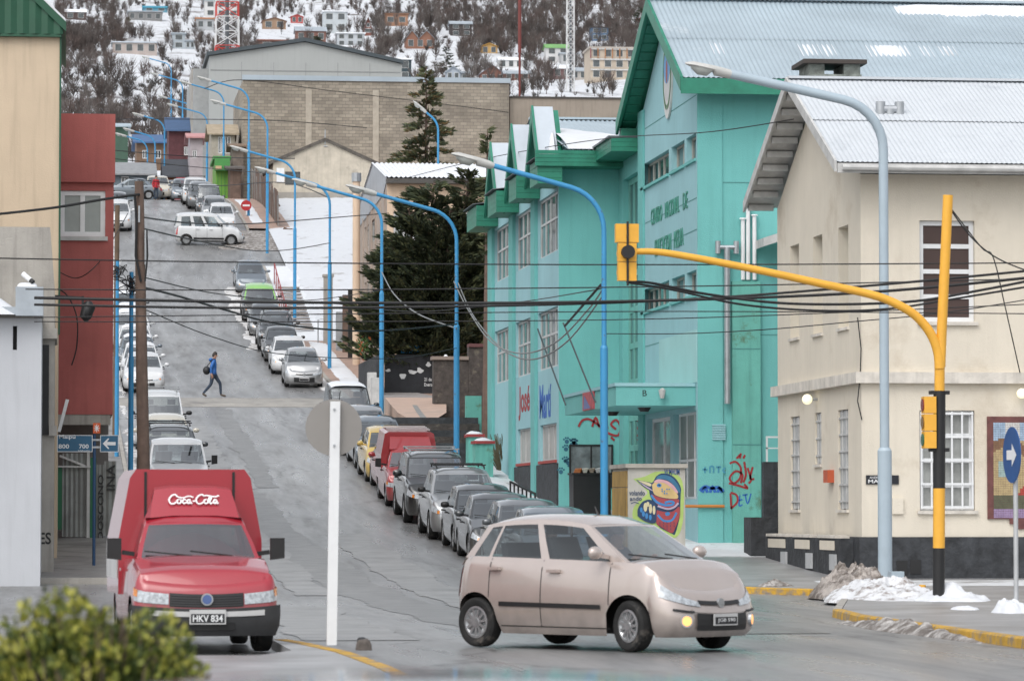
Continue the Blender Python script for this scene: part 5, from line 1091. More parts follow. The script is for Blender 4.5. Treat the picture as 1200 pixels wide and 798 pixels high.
# ------------------------------------------------------------------ vehicles
_wheel_cache = {}
def lathe(prof, n, axis='y'):                # prof: (offset along axis, radius)
    m = MB(); m.grid([[(r * math.cos(2 * math.pi * k / n), o, r * math.sin(2 * math.pi * k / n)) for k in range(n)] for o, r in prof], True); return m
def wheel_meshes(R, W, spokes):
    key = (R, W, spokes)
    if key in _wheel_cache: return _wheel_cache[key]
    rr = R * .66
    t = lathe([(-W * .42, rr), (-W * .5, rr + .03), (-W * .5, R - .03), (-W * .38, R - .004), (-W * .12, R), (W * .12, R), (W * .38, R - .004), (W * .5, R - .03), (W * .5, rr + .03), (W * .42, rr)], 28)
    o = t.build('wheel', A_RUBB, smooth=True); tm = o.data; bpy.data.objects.remove(o)
    r = lathe([(-W * .4, rr), (W * .25, rr - .02), (W * .43, rr - .005), (W * .45, rr - .03), (W * .3, rr - .05), (W * .22, .02)], 28)
    for k in range(spokes):
        a = 2 * math.pi * k / spokes; wd = rr * (.2 if spokes < 7 else .13)
        ca, sa = math.cos(a), math.sin(a); P = lambda q, s, o_: (q * ca - s * sa, o_, q * sa + s * ca)
        r.prism([P(.04, -wd * .7, W * .3), P(rr - .03, -wd * .5, W * .3), P(rr - .03, wd * .5, W * .3), P(.04, wd * .7, W * .3)], (0, W * .13, 0))
    m2 = lathe([(W * .44, .001), (W * .46, .05), (W * .3, .07)], 14); r.add(m2.v, m2.f)
    o = r.build('rim', A_RIM); rm = o.data; bpy.data.objects.remove(o)
    _wheel_cache[key] = (tm, rm); return tm, rm

TYPES = {
 'i10':   dict(L=3.57, W=1.60, H=1.54, wb=2.38, fo=.74, wr=.29, gc=.17, hf=.74, hc=1.0, cowl=.98, hb=1.06, hr=.98, rf=.26, rr=-1.34, rb=-1.68, win=[(.09, .45), (.50, .80), (.82, .92)], crown=.14, spokes=11),
 'hatch': dict(L=3.95, W=1.68, H=1.50, wb=2.5, fo=.8, wr=.30, gc=.17, hf=.68, hc=.95, cowl=.85, hb=1.0, hr=.95, rf=.15, rr=-1.45, rb=-1.86, win=[(.09, .46), (.50, .80), (.83, .92)], crown=.14, spokes=5),
 'sedan': dict(L=4.4, W=1.70, H=1.46, wb=2.55, fo=.85, wr=.30, gc=.16, hf=.66, hc=.93, cowl=.95, hb=.98, hr=.92, rf=.25, rr=-1.0, rb=-1.5, win=[(.10, .48), (.52, .86)], crown=.14, spokes=5),
 'suv':   dict(L=4.6, W=1.82, H=1.76, wb=2.72, fo=.9, wr=.36, gc=.24, hf=.92, hc=1.14, cowl=1.0, hb=1.18, hr=1.15, rf=.42, rr=-1.75, rb=-2.1, win=[(.08, .40), (.44, .68), (.72, .92)], crown=.12, spokes=6),
 'suvs':  dict(L=4.32, W=1.82, H=1.68, wb=2.67, fo=.85, wr=.34, gc=.22, hf=.86, hc=1.08, cowl=.9, hb=1.12, hr=1.08, rf=.3, rr=-1.6, rb=-1.95, win=[(.08, .42), (.46, .72), (.76, .92)], crown=.12, spokes=5),
 'van':   dict(L=4.04, W=1.67, H=1.83, wb=2.6, fo=.78, wr=.31, gc=.19, hf=.78, hc=1.06, cowl=1.0, hb=1.12, hr=1.08, rf=.38, rr=-1.86, rb=-1.97, win=[(.10, .36), (.42, .62), (.69, .90)], crown=.12, spokes=8),
 'pickup': dict(L=5.1, W=1.78, H=1.76, wb=3.0, fo=.9, wr=.36, gc=.25, hf=.9, hc=1.1, cowl=1.2, hb=1.14, hr=1.1, rf=.62, rr=-.62, rb=-.86, win=[(.10, .52), (.57, .93)], crown=.12, spokes=6),
 'fiorino': dict(L=4.15, W=1.60, H=1.56, wb=2.6, fo=.78, wr=.29, gc=.2, hf=.82, hc=1.04, cowl=.98, hb=1.04, hr=.98, rf=.5, rr=-.02, rb=-.12, win=[(.14, .92)], crown=.1, spokes=6),
}
def car(name, label, cat, u, v, head, typ, pm, group=None, rack=None, roof_snow=False, detail=0, trim=None, lights=True, z=None, steer=0, plate_txt=None, roofmat=None, lower=None):
    sp = dict(TYPES[typ]); L, W, H = sp['L'], sp['W'], sp['H']; gc, wr = sp['gc'], sp['wr']
    fx = L / 2 - sp['fo']; rx = fx - sp['wb']
    root = thing(name, label, cat, (u, v, 0), group)
    # sit on the slope
    f = V((math.cos(head), math.sin(head), 0)); s = V((-f.y, f.x, 0))
    def hgt(p): return gz(v + p.y)
    fz = (hgt(f * 1.3) - hgt(f * -1.3)) / 2.6; sz_ = (hgt(s * .7) - hgt(s * -.7)) / 1.4
    f3 = V((f.x, f.y, fz)).normalized(); s3 = V((s.x, s.y, sz_)); s3 = (s3 - f3 * s3.dot(f3)).normalized(); n3 = f3.cross(s3)
    root.rotation_mode = 'QUATERNION'
    root.rotation_quaternion = Matrix((f3, s3, n3)).transposed().to_quaternion()
    root.location = (u, v, gz(v) + .006 if z is None else z)
    B = lambda mb, nm, mat, par=root, **k: mb.build(nm, mat, par, world=False, **k)
    # plan outline of half the body
    rc, rcr = (.34, .22) if typ != 'fiorino' else (.16, .12); cf, cr = sp['crown'], .06; pts = []
    for y in np.linspace(0, W / 2 - rc, 6): pts.append((L / 2 - cf * (y / (W / 2)) ** 2, y))
    xe = pts[-1][0]
    for t in np.linspace(0, math.pi / 2, 9)[1:]: pts.append((xe - rc * (1 - math.cos(t)), W / 2 - rc + rc * math.sin(t)))
    x = pts[-1][0]; xr = -L / 2 + cr + rcr
    for xx in np.arange(x - .045, xr, -.045): pts.append((xx, W / 2 - .03 * abs(xx / (L / 2)) ** 3))
    for t in np.linspace(0, math.pi / 2, 7): pts.append((xr - rcr * math.sin(t), W / 2 - .03 - rcr * (1 - math.cos(t))))
    for y in np.linspace(W / 2 - .03 - rcr, 0, 5)[1:]: pts.append((-L / 2 + cr * (y / (W / 2)) ** 2, y))
    pts = np.array(pts); d = np.diff(pts, axis=0); al = np.concatenate([[0], np.cumsum(np.hypot(d[:, 0], d[:, 1]))])
    top_x = [-L / 2, -L / 2 + .12, sp['rb'], sp['cowl'], sp['cowl'] + .25, L / 2 - .35, L / 2 - .08, L / 2]
    top_z = [sp['hr'] - .08, sp['hr'], sp['hb'], sp['hc'], sp['hc'] - .02, sp['hf'] + .1, sp['hf'] + .0, sp['hf'] - .06]
    if typ == 'sedan': top_x[2:3] = [-1.55, ]; 
    zt = lambda x: float(np.interp(x, top_x, top_z))
    Ra = wr + .06
    def zb(x):
        for c in (fx, rx):
            if abs(x - c) < Ra: return max(gc, wr + math.sqrt(max(0, Ra * Ra - (x - c) ** 2)))
        return gc
    HI = [0, .12, .3, .5, .7, .85, .94, 1.0]; SI = [.07, .025, .004, 0, .012, .03, .05, .085]; FI = [.06, .012, 0, .01, .05, .1, .14, .2]; RI = [.08, .02, 0, .0, .02, .04, .06, .1]
    if typ == 'fiorino': FI = [.05, .01, 0, 0, .015, .03, .05, .09]; SI = [.05, .02, .004, 0, .01, .02, .035, .06]
    if typ in ('van', 'suv', 'suvs', 'pickup'): FI = [.06, .01, 0, .005, .03, .06, .09, .14]
    def Sf(q, h, off=0, arch=False, side=1):
        x, y = float(np.interp(q, al, pts[:, 0])), float(np.interp(q, al, pts[:, 1]))
        e = .02; dx, dy = float(np.interp(q + e, al, pts[:, 0]) - np.interp(q - e, al, pts[:, 0])), float(np.interp(q + e, al, pts[:, 1]) - np.interp(q - e, al, pts[:, 1]))
        l = math.hypot(dx, dy) or 1; nx, ny = dy / l, -dx / l
        b = zb(x) if arch else gc; t = zt(x); z = b + (t - b) * h; hh = (z - gc) / (t - gc)
        ins = float(np.interp(hh, HI, SI)) * abs(ny) + float(np.interp(hh, HI, FI if x > 0 else RI)) * abs(nx)
        x2, y2 = x - nx * (ins - off), max(0, y - ny * (ins - off))
        return V((x2, y2 * side, z))
    rows_h = [0, .05, .14, .26, .4, .55, .7, .82, .9, .96, 1.0]
    m = MB()
    for side in (1, -1):
        m.grid([[Sf(q, h, 0, True, side) for q in al] for h in rows_h])
    edge = [Sf(q, 1, 0, True) for q in al]; kf = 13; kb = len(edge) - 11; jp = [edge[i].y / edge[13].y for i in range(14)]; JJ = [-j for j in jp[:0:-1]] + jp
    def cap(idx, k):                             # edge across the nose or tail, sampled at the columns
        ys = [edge[i].y for i in idx]; return [V((float(np.interp(abs(j) * edge[k].y, ys, [edge[i].x for i in idx])), edge[k].y * j, float(np.interp(abs(j) * edge[k].y, ys, [edge[i].z for i in idx])))) for j in JJ]
    def main(k):
        e = edge[k]; dm = .05 if e.x > sp['cowl'] else .02; return [V((e.x, e.y * j, e.z + dm * max(0, 1 - abs(j) ** 3))) for j in JJ]
    fr0, rr0 = cap(range(0, kf + 1), kf), cap(range(len(edge) - 1, kb - 1, -1), kb); m0, m1 = main(kf), main(kb)
    rows = [fr0] + [[a.lerp(b, t) + V((0, 0, .03 * math.sin(t * math.pi / 2) * max(0, 1 - abs(j) ** 3) * (1 - t))) for a, b, j in zip(fr0, m0, JJ)] for t in (.25, .5, .75)] + [main(k) for k in range(kf, kb + 1)] + [rr0]
    m.grid(rows)
    body = B(m, 'body', pm, smooth=True, sharp=48)
    # dark underside and wheel wells
    m = MB(); m.box(-L / 2 + .12, L / 2 - .2, -W / 2 + .27, W / 2 - .27, gc + .02, gc + .45); m.box(-L / 2 + .16, L / 2 - .3, -W / 2 + .1, W / 2 - .1, gc + .34 + wr * .3, sp['hf'] - .12)
    B(m, 'underbody', A_BLACK)
    # cabin
    yb, yr = W / 2 - .1, W / 2 - .1 - (.17 if H < 1.7 else .13)
    xb0, xb1, xr0, xr1 = sp['cowl'], sp['rb'], sp['rf'], sp['rr']; zr = H - .07
    fs = sorted({0, 1} | {e for w_ in sp['win'] for e in w_})
    T = [0, .05, .45, .88, .95, 1]
    def bx(f): return xb0 + (xb1 - xb0) * f
    def rx_(f): return xr0 + (xr1 - xr0) * f
    def G_(f, t, side, off=0):
        z0 = zt(bx(f)) - .02; z1 = zr + .01 - .065 * abs(2 * f - 1) ** 2.2
        bow = .03 * math.sin(t * math.pi * .6)
        tp = 1 - .09 * max(0, (f - .75) / .25) ** 2 * (1 - .5 * t)
        return V((bx(f) + (rx_(f) - bx(f)) * t, (yb + (yr - yb) * t + bow + off) * tp * side, z0 + (z1 - z0) * t))
    cab = MB(); win_parts = []
    for side in (1, -1):
        for i in range(len(fs) - 1):
            isg = any(abs(fs[i] - a) < 1e-6 and abs(fs[i + 1] - b) < 1e-6 for a, b in sp['win'])
            for j in range(len(T) - 1):
                sub = 3
                cell = [[G_(fs[i] + (fs[i + 1] - fs[i]) * k / sub, T[j + jj], side) for k in range(sub + 1)] for jj in (0, 1)]
                if isg and 1 <= j <= 2: win_parts.append((side, i, cell))
                else: cab.grid(cell)
    yy = [-1, -.93, -.6, -.3, 0, .3, .6, .93, 1]
    def Wn(t, y, front=True):
        f = 0 if front else 1; p = G_(f, t, 1); bul = (.16 - .08 * t if front else -(.1 - .04 * t)) * (1 - y * y)
        return V((p.x + bul, p.y * y, p.z + (.015 * t * (1 - y * y))))
    shields = []
    for fr_ in (True, False):
        g = MB()
        for j in range(len(T) - 1):
            for k in range(len(yy) - 1):
                c = [[Wn(T[j + a], yy[k + b], fr_) for b in (0, 1)] for a in (0, 1)]
                if j in ((0, 1, 2, 3) if fr_ else (1, 2)) and 1 <= k <= 6: g.grid(c)
                else: cab.grid(c)
        shields.append(g)
    rows = []
    for f in np.linspace(0, 1, 9):
        e = G_(f, 1, 1); k = .16 - .08 if f == 0 else (-(.1 - .04) if f == 1 else 0); k2 = {0.0: .08, 1.0: -.06}.get(float(f), 0)
        rows.append([V((e.x + k2 * (1 - j * j), e.y * j, e.z + (.07 if 0 < f < 1 else .03) * (1 - j ** 4) * (1 if 0 < f < 1 else .5))) for j in yy])
    cab.grid(rows[:]); B(cab, 'cabin', roofmat or pm, smooth=True, sharp=50)
    if len(shields[0].v): B(shields[0], 'windshield', A_CGLASS, smooth=True, sharp=80)
    if len(shields[1].v): B(shields[1], 'rear_window', A_CGLASS, smooth=True, sharp=80)
    acc = {}
    for side, i, cell in win_parts: acc.setdefault((side, i), MB()).grid(cell)
    for k_, g in acc.items(): B(g, 'side_window', A_SGLASS, smooth=True, sharp=80)
    # interior
    m = MB(); zc = sp['hc']
    m.box(xb0 - .55, xb0 - .08, -yb + .1, yb - .1, zc - .1, zc + .03)
    fl = sp['hb']; B(m, 'dashboard', A_INT)
    for sy in (-.36, .36):
        sx = xb0 - 1.15; m = MB(); m.prism([(sx, sy - .24, fl - .1), (sx - .12, sy - .24, fl - .1), (sx - .28, sy - .2, fl + .22), (sx - .18, sy - .2, fl + .22)], (0, .46, 0)); m.box(sx - .3, sx - .2, sy - .13, sy + .13, fl + .25, fl + .42); B(m, 'seat', A_INT)
    if typ not in ('pickup', 'fiorino'):
        sx = xb0 - 1.95; m = MB(); m.prism([(sx, -yb + .15, fl - .1), (sx - .12, -yb + .15, fl - .1), (sx - .22, -yb + .2, fl + .15), (sx - .14, -yb + .2, fl + .15)], (0, 2 * yb - .32, 0)); B(m, 'seat', A_INT)
    # wheels
    tm, rm = wheel_meshes(wr, .19 if wr < .33 else .24, sp['spokes'])
    for xw in (fx, rx):
        for side in (1, -1):
            o = bpy.data.objects.new('wheel', tm); COL.objects.link(o); o.parent = root; o.location = (xw, side * (W / 2 - .115), wr)
            o.rotation_euler = (0, random.random() * 6, (0 if side > 0 else math.pi) + (steer if xw == fx else 0))
            o2 = bpy.data.objects.new('rim', rm); COL.objects.link(o2); o2.parent = o
    # front and rear fittings
    qf = lambda y: float(np.interp(y, pts[:14, 1], al[:14]))
    qx = lambda x: float(np.interp(-x, -pts[:, 0], al))
    def patch(q0, q1, h0, h1, off, side, n=6, k=3, shape=None):
        g = MB(); rows = []
        for j in range(k + 1):
            r_ = []
            for i in range(n + 1):
                a = i / n; b0, b1 = (h0, h1) if shape is None else shape(a, h0, h1)
                r_.append(Sf(q0 + (q1 - q0) * a, b0 + (b1 - b0) * j / k, off, False, side))
            rows.append(r_)
        g.grid(rows); bk = [[Sf(q0 + (q1 - q0) * i / n, (h0 + h1) / 2, -.03, False, side) for i in range(n + 1)]]
        return g
    qc = qf(W / 2 - rc)
    for side in (1, -1):
        if typ == 'fiorino': g = patch(qf(.42), qc + .2, .60, .80, .012, side)
        else: g = patch(qf(.34), qc + .44, .6, .84, .012, side, shape=lambda a, h0, h1: (h0 + .04 * (1 - a) + .1 * a, h1 - .1 * (1 - a) + .07 * a))
        hl = B(g, 'headlight', A_HEAD, smooth=True, sharp=80)
        g = patch(qc + .14, qc + .21 if typ != 'fiorino' else qc + .28, .68, .8, .016, side, 3, 2)
        if typ != 'i10': B(g, 'indicator', A_AMBER, hl, smooth=True)
        ql = al[-1]
        if typ in ('van', 'suv', 'suvs', 'i10', 'hatch'): g = patch(ql - (W / 2 - .05) - .02, ql - W / 2 + .22, .52 if typ != 'van' else .48, .97, .012, side)
        else: g = patch(ql - (W / 2 - .05) - .05, ql - W / 2 + .35, .6, .85, .012, side)
        B(g, 'tail_light', A_TAIL, smooth=True, sharp=80)
        # mirror
        mz = zt(xb0 - .35) + .1; mx = xb0 - .32; my = W / 2 + .1
        g = MB(); rows = []
        sc_ = 1.25 if typ in ('pickup', 'fiorino', 'suv') else 1
        for t in np.linspace(0, math.pi, 7):
            rows.append([V((mx + .07 * math.sin(t) * math.cos(a), (my - .1 * sc_ * math.cos(t)) * side, mz + .075 * sc_ * math.sin(t) ** .6 * math.sin(a))) for a in np.linspace(0, 2 * math.pi, 11)[:-1]])
        if typ in ('fiorino', 'pickup'): g.prism([(mx - .04, side * (my - .05), mz - .12), (mx - .04, side * (my + .11), mz - .1), (mx - .04, side * (my + .11), mz + .13), (mx - .04, side * (my - .05), mz + .13)], (.09, 0, 0))
        else: g.grid(rows, True)
        g.bar((mx, side * (W / 2 - .1), mz - .05), (mx, side * (my - .06), mz - .03), .05)
        B(g, 'mirror', A_BLACK if (trim == 'black' or typ in ('fiorino', 'pickup')) else pm, smooth=True)
        for k_, (a_, b_) in enumerate(sp['win'][:2]):
            if typ == 'van' and k_ == 1 and False: continue
            xh = bx(b_) + .14; g = MB(); y0 = W / 2 + .002; zz = zt(xh) - .13; g.box(xh - .09, xh + .09, min(side * (y0 - .03), side * (y0 + .022)), max(side * (y0 - .03), side * (y0 + .022)), zz - .017, zz + .017); B(g, 'door_handle', pm if detail else A_BLACK)
        # door gaps
        if detail:
            g = MB(); ed = [bx(sp['win'][0][0]) + .02, bx((sp['win'][0][1] + (sp['win'][1][0] if len(sp['win']) > 1 else sp['win'][0][1])) / 2)]
            if len(sp['win']) > 1: ed.append(max(bx(sp['win'][1][1]) + .04, rx + Ra * .55))
            for xx in ed:
                if zb(xx) > gc + .02: h0 = (zb(xx) - gc) / (zt(xx) - gc) + .03
                else: h0 = .1
                g.grid([[Sf(qx(xx) + o_, h, .003, False, side) for h in np.linspace(h0, .985, 9)] for o_ in (-.006, .006)])
            g.grid([[Sf(qx(xx), h, .003, False, side) for xx in np.linspace(ed[0], rx + Ra + .06, 14)] for h in (.095, .108)])
            B(g, 'door_gap', A_BLACK)
    # grille, plate, lower intake
    def fpatch(y0, y1, h0, h1, off, n=10):
        g = MB(); rows = []
        for h in np.linspace(h0, h1, 4): rows.append([Sf(qf(abs(y)), h, off, False, 1 if y >= 0 else -1) for y in np.linspace(y0, y1, n + 1)])
        g.grid(rows); return g
    if typ != 'fiorino':
        B(fpatch(-.36, .36, .7, .78, .02), 'grille', A_BLACK); B(fpatch(-.42, .42, .14, .5, .022), 'bumper_intake', A_BLACK)
        if trim == 'black': B(fpatch(-.62, .62, .05, .5, .004), 'bumper', A_BLACK, smooth=True)
        p = Sf(0, .38, .03); g = MB(); g.box(p.x - .005, p.x + .012, -.2, .2, p.z - .065, p.z + .065); pl = B(g, 'license_plate', A_PLATE); g = MB(); g.box(p.x + .012, p.x + .015, -.185, .185, p.z - .05, p.z + .03); B(g, 'plate_field', A_PLATEB, pl)
        p = Sf(0, .74, .02); g = MB(); g.tube([(p.x - .02, 0, p.z), (p.x + .012, 0, p.z)], .055, 14); B(g, 'badge', A_RIM)
    if lower: 
        for side in (1, -1):
            g = MB(); g.grid([[Sf(qx(xx), h, .012, False, side) for xx in np.linspace(fx - Ra - .05, rx + Ra + .05, 16)] for h in lower]); B(g, 'side_moulding', A_BLACK)
    # wipers
    for y0 in (-.1, .42):
        g = MB(); a, b = Wn(.08, y0 / yb * .9 + .0), Wn(.2, max(-.9, y0 / yb - .75)); g.tube([a + V((.04, 0, .02)), b + V((.03, 0, .02))], .009, 5); B(g, 'wiper', A_BLACK)
    if rack:
        for side in (1, -1):
            g = MB(); g.tube([V((xr0 - .2, side * (yr - .05), H - .01)), V((xr0 - .28, side * (yr - .05), H + .05)), V((xr1 + .28, side * (yr - .05), H + .05)), V((xr1 + .2, side * (yr - .05), H - .01))], .02, 6); B(g, 'roof_rail', A_BLACK if rack != 'silver' else A_RIM)
        for xx in (xr0 - .5, xr1 + .6):
            g = MB(); g.box(xx - .04, xx + .04, -yr - .02, yr + .02, H + .06, H + .09); B(g, 'cross_bar', A_RIM if rack == 'silver' else A_BLACK)
    if roof_snow:
        g = MB(); rows = []
        for f_ in np.linspace(.03, .97, 12):
            e = G_(f_, 1, 1); rows.append([V((e.x, e.y * j * .95, e.z + .05 * (1 - j ** 4) + .015 + .05 * max(0, 1 - j ** 6) * min(1, f_ * 8, (1 - f_) * 8) * (1 + .5 * noise.noise(V((f_ * 5, j * 2, u)))))) for j in np.linspace(-1, 1, 9)])
        g.grid(rows); B(g, 'roof_snow', A_SNOW, smooth=True, kind='stuff')
    root['_L'] = L
    return root, Sf, qf, B, dict(L=L, W=W, H=H, fx=fx, rx=rx, patch=patch, fpatch=fpatch, qx=qx, qc=qc, zt=zt, Wn=Wn, yr=yr, zr=zr)

P = dict(
 beige=paint('rose beige', (.5, .43, .395), .4, .27, .55), red=paint('cola red', (.33, .016, .03), 0, .35, .4), white=paint('white', (.6, .61, .62), 0, .35, .5), silver=paint('silver', (.38, .39, .4), .6, .32, .5),
 black=paint('black', (.018, .02, .022), .2, .28, .4), grey=paint('grey', (.11, .12, .13), .4, .32, .5), dgrey=paint('dark grey', (.045, .05, .055), .3, .3, .4), yellow=paint('yellow', (.55, .38, .09), 0, .4, .4), rred=paint('red', (.33, .03, .035), .1, .35, .4),
 green=paint('green', (.22, .5, .1), 0, .4, .3), steel=paint('steel blue', (.14, .17, .2), .4, .35, .5), cream=paint('cream', (.5, .47, .4), 0, .4, .5), bluegrey=paint('blue grey', (.14, .17, .2), .3, .3, .2))
DOWN = -math.pi / 2
# rose-beige hatchback crossing in front
TH = rad(-50)
c0 = at(655, 763, 43.6)
ux, vx = c0.x, 43.6
f = V((math.cos(TH), math.sin(TH))); s = V((f.y, -f.x))     # s: car's right side
ctr = V((ux, vx)) - s * .68 + f * .10
i10, Sf, qf, B, D = car('hatchback', 'rose beige five-door hatchback turning in front with its fog lamp lit', 'car', ctr.x, ctr.y, TH, 'i10', P['beige'], detail=1, steer=rad(-12), lower=(.36, .42))
ORL = emit('lit amber fog lamp', (1, .45, .15), .75)
for side in (1, -1):
    p = Sf(qf(.56), .33, .0, False, side); nn_ = V((.86, .5 * side, 0)); g = MB(); g.tube([p - nn_ * .05, p + nn_ * .012], .075, 16); fo = B(g, 'fog_lamp', A_METAL); g = MB(); g.tube([p + nn_ * .011, p + nn_ * .016], .056, 16); B(g, 'bulb_glass', ORL, fo)
    B(D['patch'](qf(.44), qf(.7), .5, .545, .012, side), 'bumper_strip', A_BLACK)
g = MB(); p = V((D['fx'] - 1.3, 0, D['H'])); g.tube([(-.1, .0, D['H'] - .02), (-.16, 0, D['H'] + .09)], [.02, .006], 6); B(g, 'aerial', A_BLACK)
pz = Sf(0, .38, .047); pf = lambda s_, t_, d_=0: V((pz.x + .001 + d_, s_, t_)); text('JGB 590', pf, -.15, pz.z - .035, .3, .05, A_WHITE, i10, 'plate_lettering', .0, .003, world=False)
B(D['fpatch'](-.47, .47, .52, .58, .01), 'grille_lip', P['beige'], smooth=True)

# red box pickup with white script
c1 = at(235, 765, 42.2)
TF = rad(-90 + 3.0)
fio, Sf, qf, B, D = car('box_pickup', 'red delivery pickup with box body and white script above its windscreen', 'van', U(224, 44.6), 44.6, TF, 'fiorino', P['red'], detail=1, steer=rad(4))
L, W, H = D['L'], D['W'], D['H']
g = MB()
bx0, bx1, bw_, bz0, bz1 = -L / 2 - .05, -.12, W / 2 + .03, .62, 2.06
sec = lambda y, z: [(-y, bz0), (-y, 1.25), (-y + .13, bz1 - .1), (-y + .2, bz1), (y - .2, bz1), (y - .13, bz1 - .1), (y, 1.25), (y, bz0)]
g.prism([(bx0, a, b) for a, b in sec(bw_, bz1)], (bx1 - bx0, 0, 0)); bxo = B(g, 'box_body', P['red'])
for y in (-.52, .5): g = MB(); g.box(bx1 - .01, bx1 + .012, y - .015, y + .015, 1.3, bz1 - .03); B(g, 'strap', A_BLACK, bxo)
for sd in (1, -1):
    g = MB(); y0 = sd * (bw_ + .003); y1 = sd * (bw_ - .1)
    g.prism([(bx0 + .1, y0, .8), (bx1 - .1, y0, .8), (bx1 - .1, y0, 1.22), (bx0 + .1, y0, 1.22)], (0, sd * .012, 0)); B(g, 'side_panel', A_PLATE, bxo)
# roof fairing
g = MB(); xr0 = .44
ff = [[(xr0 + .02, -.60, H - .05), (xr0 + .04, .60, H - .05)], ]
sect = []
for xx, hh, ww in ((xr0 + .03, .0, .575), (xr0 - .12, .16, .55), (xr0 - .27, .32, .51), (bx1 + .02, .35, .5)):
    sect.append([V((xx, -ww, H - .06)), V((xx, -ww + .07, H - .06 + hh)), V((xx, -.25, H - .05 + hh + .015)), V((xx, .25, H - .05 + hh + .015)), V((xx, ww - .07, H - .06 + hh)), V((xx, ww, H - .06))])
g.grid(sect); g.poly(sect[-1]); fa = B(g, 'roof_fairing', P['red'], smooth=True, sharp=40)
# white script written with strokes on the fairing front
pA, pB = V((xr0 + .03, 0, H - .045)), V((xr0 - .27, 0, H + .285)); up = (pB - pA).normalized(); nn = V((up.z, 0, -up.x))
sf = lambda s_, t_, d_=0: pA + up * (.0 + t_) + V((0, 1, 0)) * s_ + nn * (d_ + .026)
WS = M('white script', (.8, .8, .8), .4)
def script(strokes, x0, z0, sc_, wd):
    for st in strokes:
        g = MB(); g.stroke(smooth_path([(x0 + a * sc_, z0 + b * sc_) for a, b in st], 6), wd, sf, .004); B(g, 'script_lettering', WS, fa)
C_ = lambda o: [(o + 1.35, 1.55), (o + 1.1, 1.95), (o + .55, 1.7), (o + .1, .9), (o + .3, .1), (o + .8, .05), (o + 1.3, .5)]
o_ = lambda o: [(o + .6, .9), (o + .25, .85), (o + .1, .4), (o + .35, .08), (o + .7, .3), (o + .72, .75), (o + .5, .95), (o + .8, .85)]
c_ = lambda o: [(o + .65, .75), (o + .4, .95), (o + .12, .55), (o + .3, .1), (o + .75, .35)]
a_ = lambda o: [(o + .65, .85), (o + .3, .85), (o + .12, .35), (o + .4, .08), (o + .65, .7), (o + .62, .15), (o + .9, .2)]
script([C_(0), o_(1.2), c_(2.05), a_(2.75), [(3.75, .55), (4.15, .62)], C_(4.2), o_(5.4), [(6.25, .2), (6.65, 1.2), (6.5, 1.6), (6.3, 1.0), (6.45, .1), (6.8, .25)], a_(6.85), [(1.3, 1.55), (2.2, 1.25), (3.2, 1.6), (3.9, 1.35)], [(5.4, 1.6), (6.0, 1.75), (7.2, 1.5), (7.9, 1.75)]], -.29, .17, .074, .019)
# front: slatted grille, badge, bumper, plate
gr_ = B(D['fpatch'](-.41, .41, .56, .82, .008), 'grille', A_BLACK)
for k in range(5): B(D['fpatch'](-.39, .39, .585 + k * .048, .605 + k * .048, .022), 'grille_slat', M('dark plastic slat', (.03, .03, .032), .4), gr_)
p = Sf(0, .72, .03); g = MB(); g.tube([(p.x - .02, 0, p.z), (p.x + .02, 0, p.z)], .068, 18); bg_ = B(g, 'badge', A_RIM); g = MB(); g.tube([(p.x + .02, 0, p.z), (p.x + .024, 0, p.z)], .052, 18); B(g, 'badge_field', M('badge blue', (.08, .13, .3), .4), bg_)
bm = B(D['fpatch'](-.76, .76, .0, .54, .085, 18), 'bumper', M('bumper plastic', (.03, .031, .033), .6, var=.25, scale=4), smooth=True)
B(D['fpatch'](-.62, .62, .38, .48, .098, 16), 'bumper_strip', A_PLATE, bm, smooth=True)
B(D['fpatch'](-.3, .3, .12, .26, .092), 'bumper_intake', A_BLACK, bm)
p = Sf(0, .38, .108); g = MB(); g.box(p.x, p.x + .014, -.2, .2, p.z - .08, p.z + .08); pl = B(g, 'license_plate', A_PLATE); g = MB(); g.box(p.x + .014, p.x + .017, -.185, .185, p.z - .065, p.z + .035); B(g, 'plate_field', A_PLATEB, pl)
pf = lambda s_, t_, d_=0: V((p.x + .018 + d_, s_, t_)); text('HKV 834', pf, -.165, p.z - .052, .33, .075, A_WHITE, fio, 'plate_lettering', 0, .003, bold=.02, world=False)

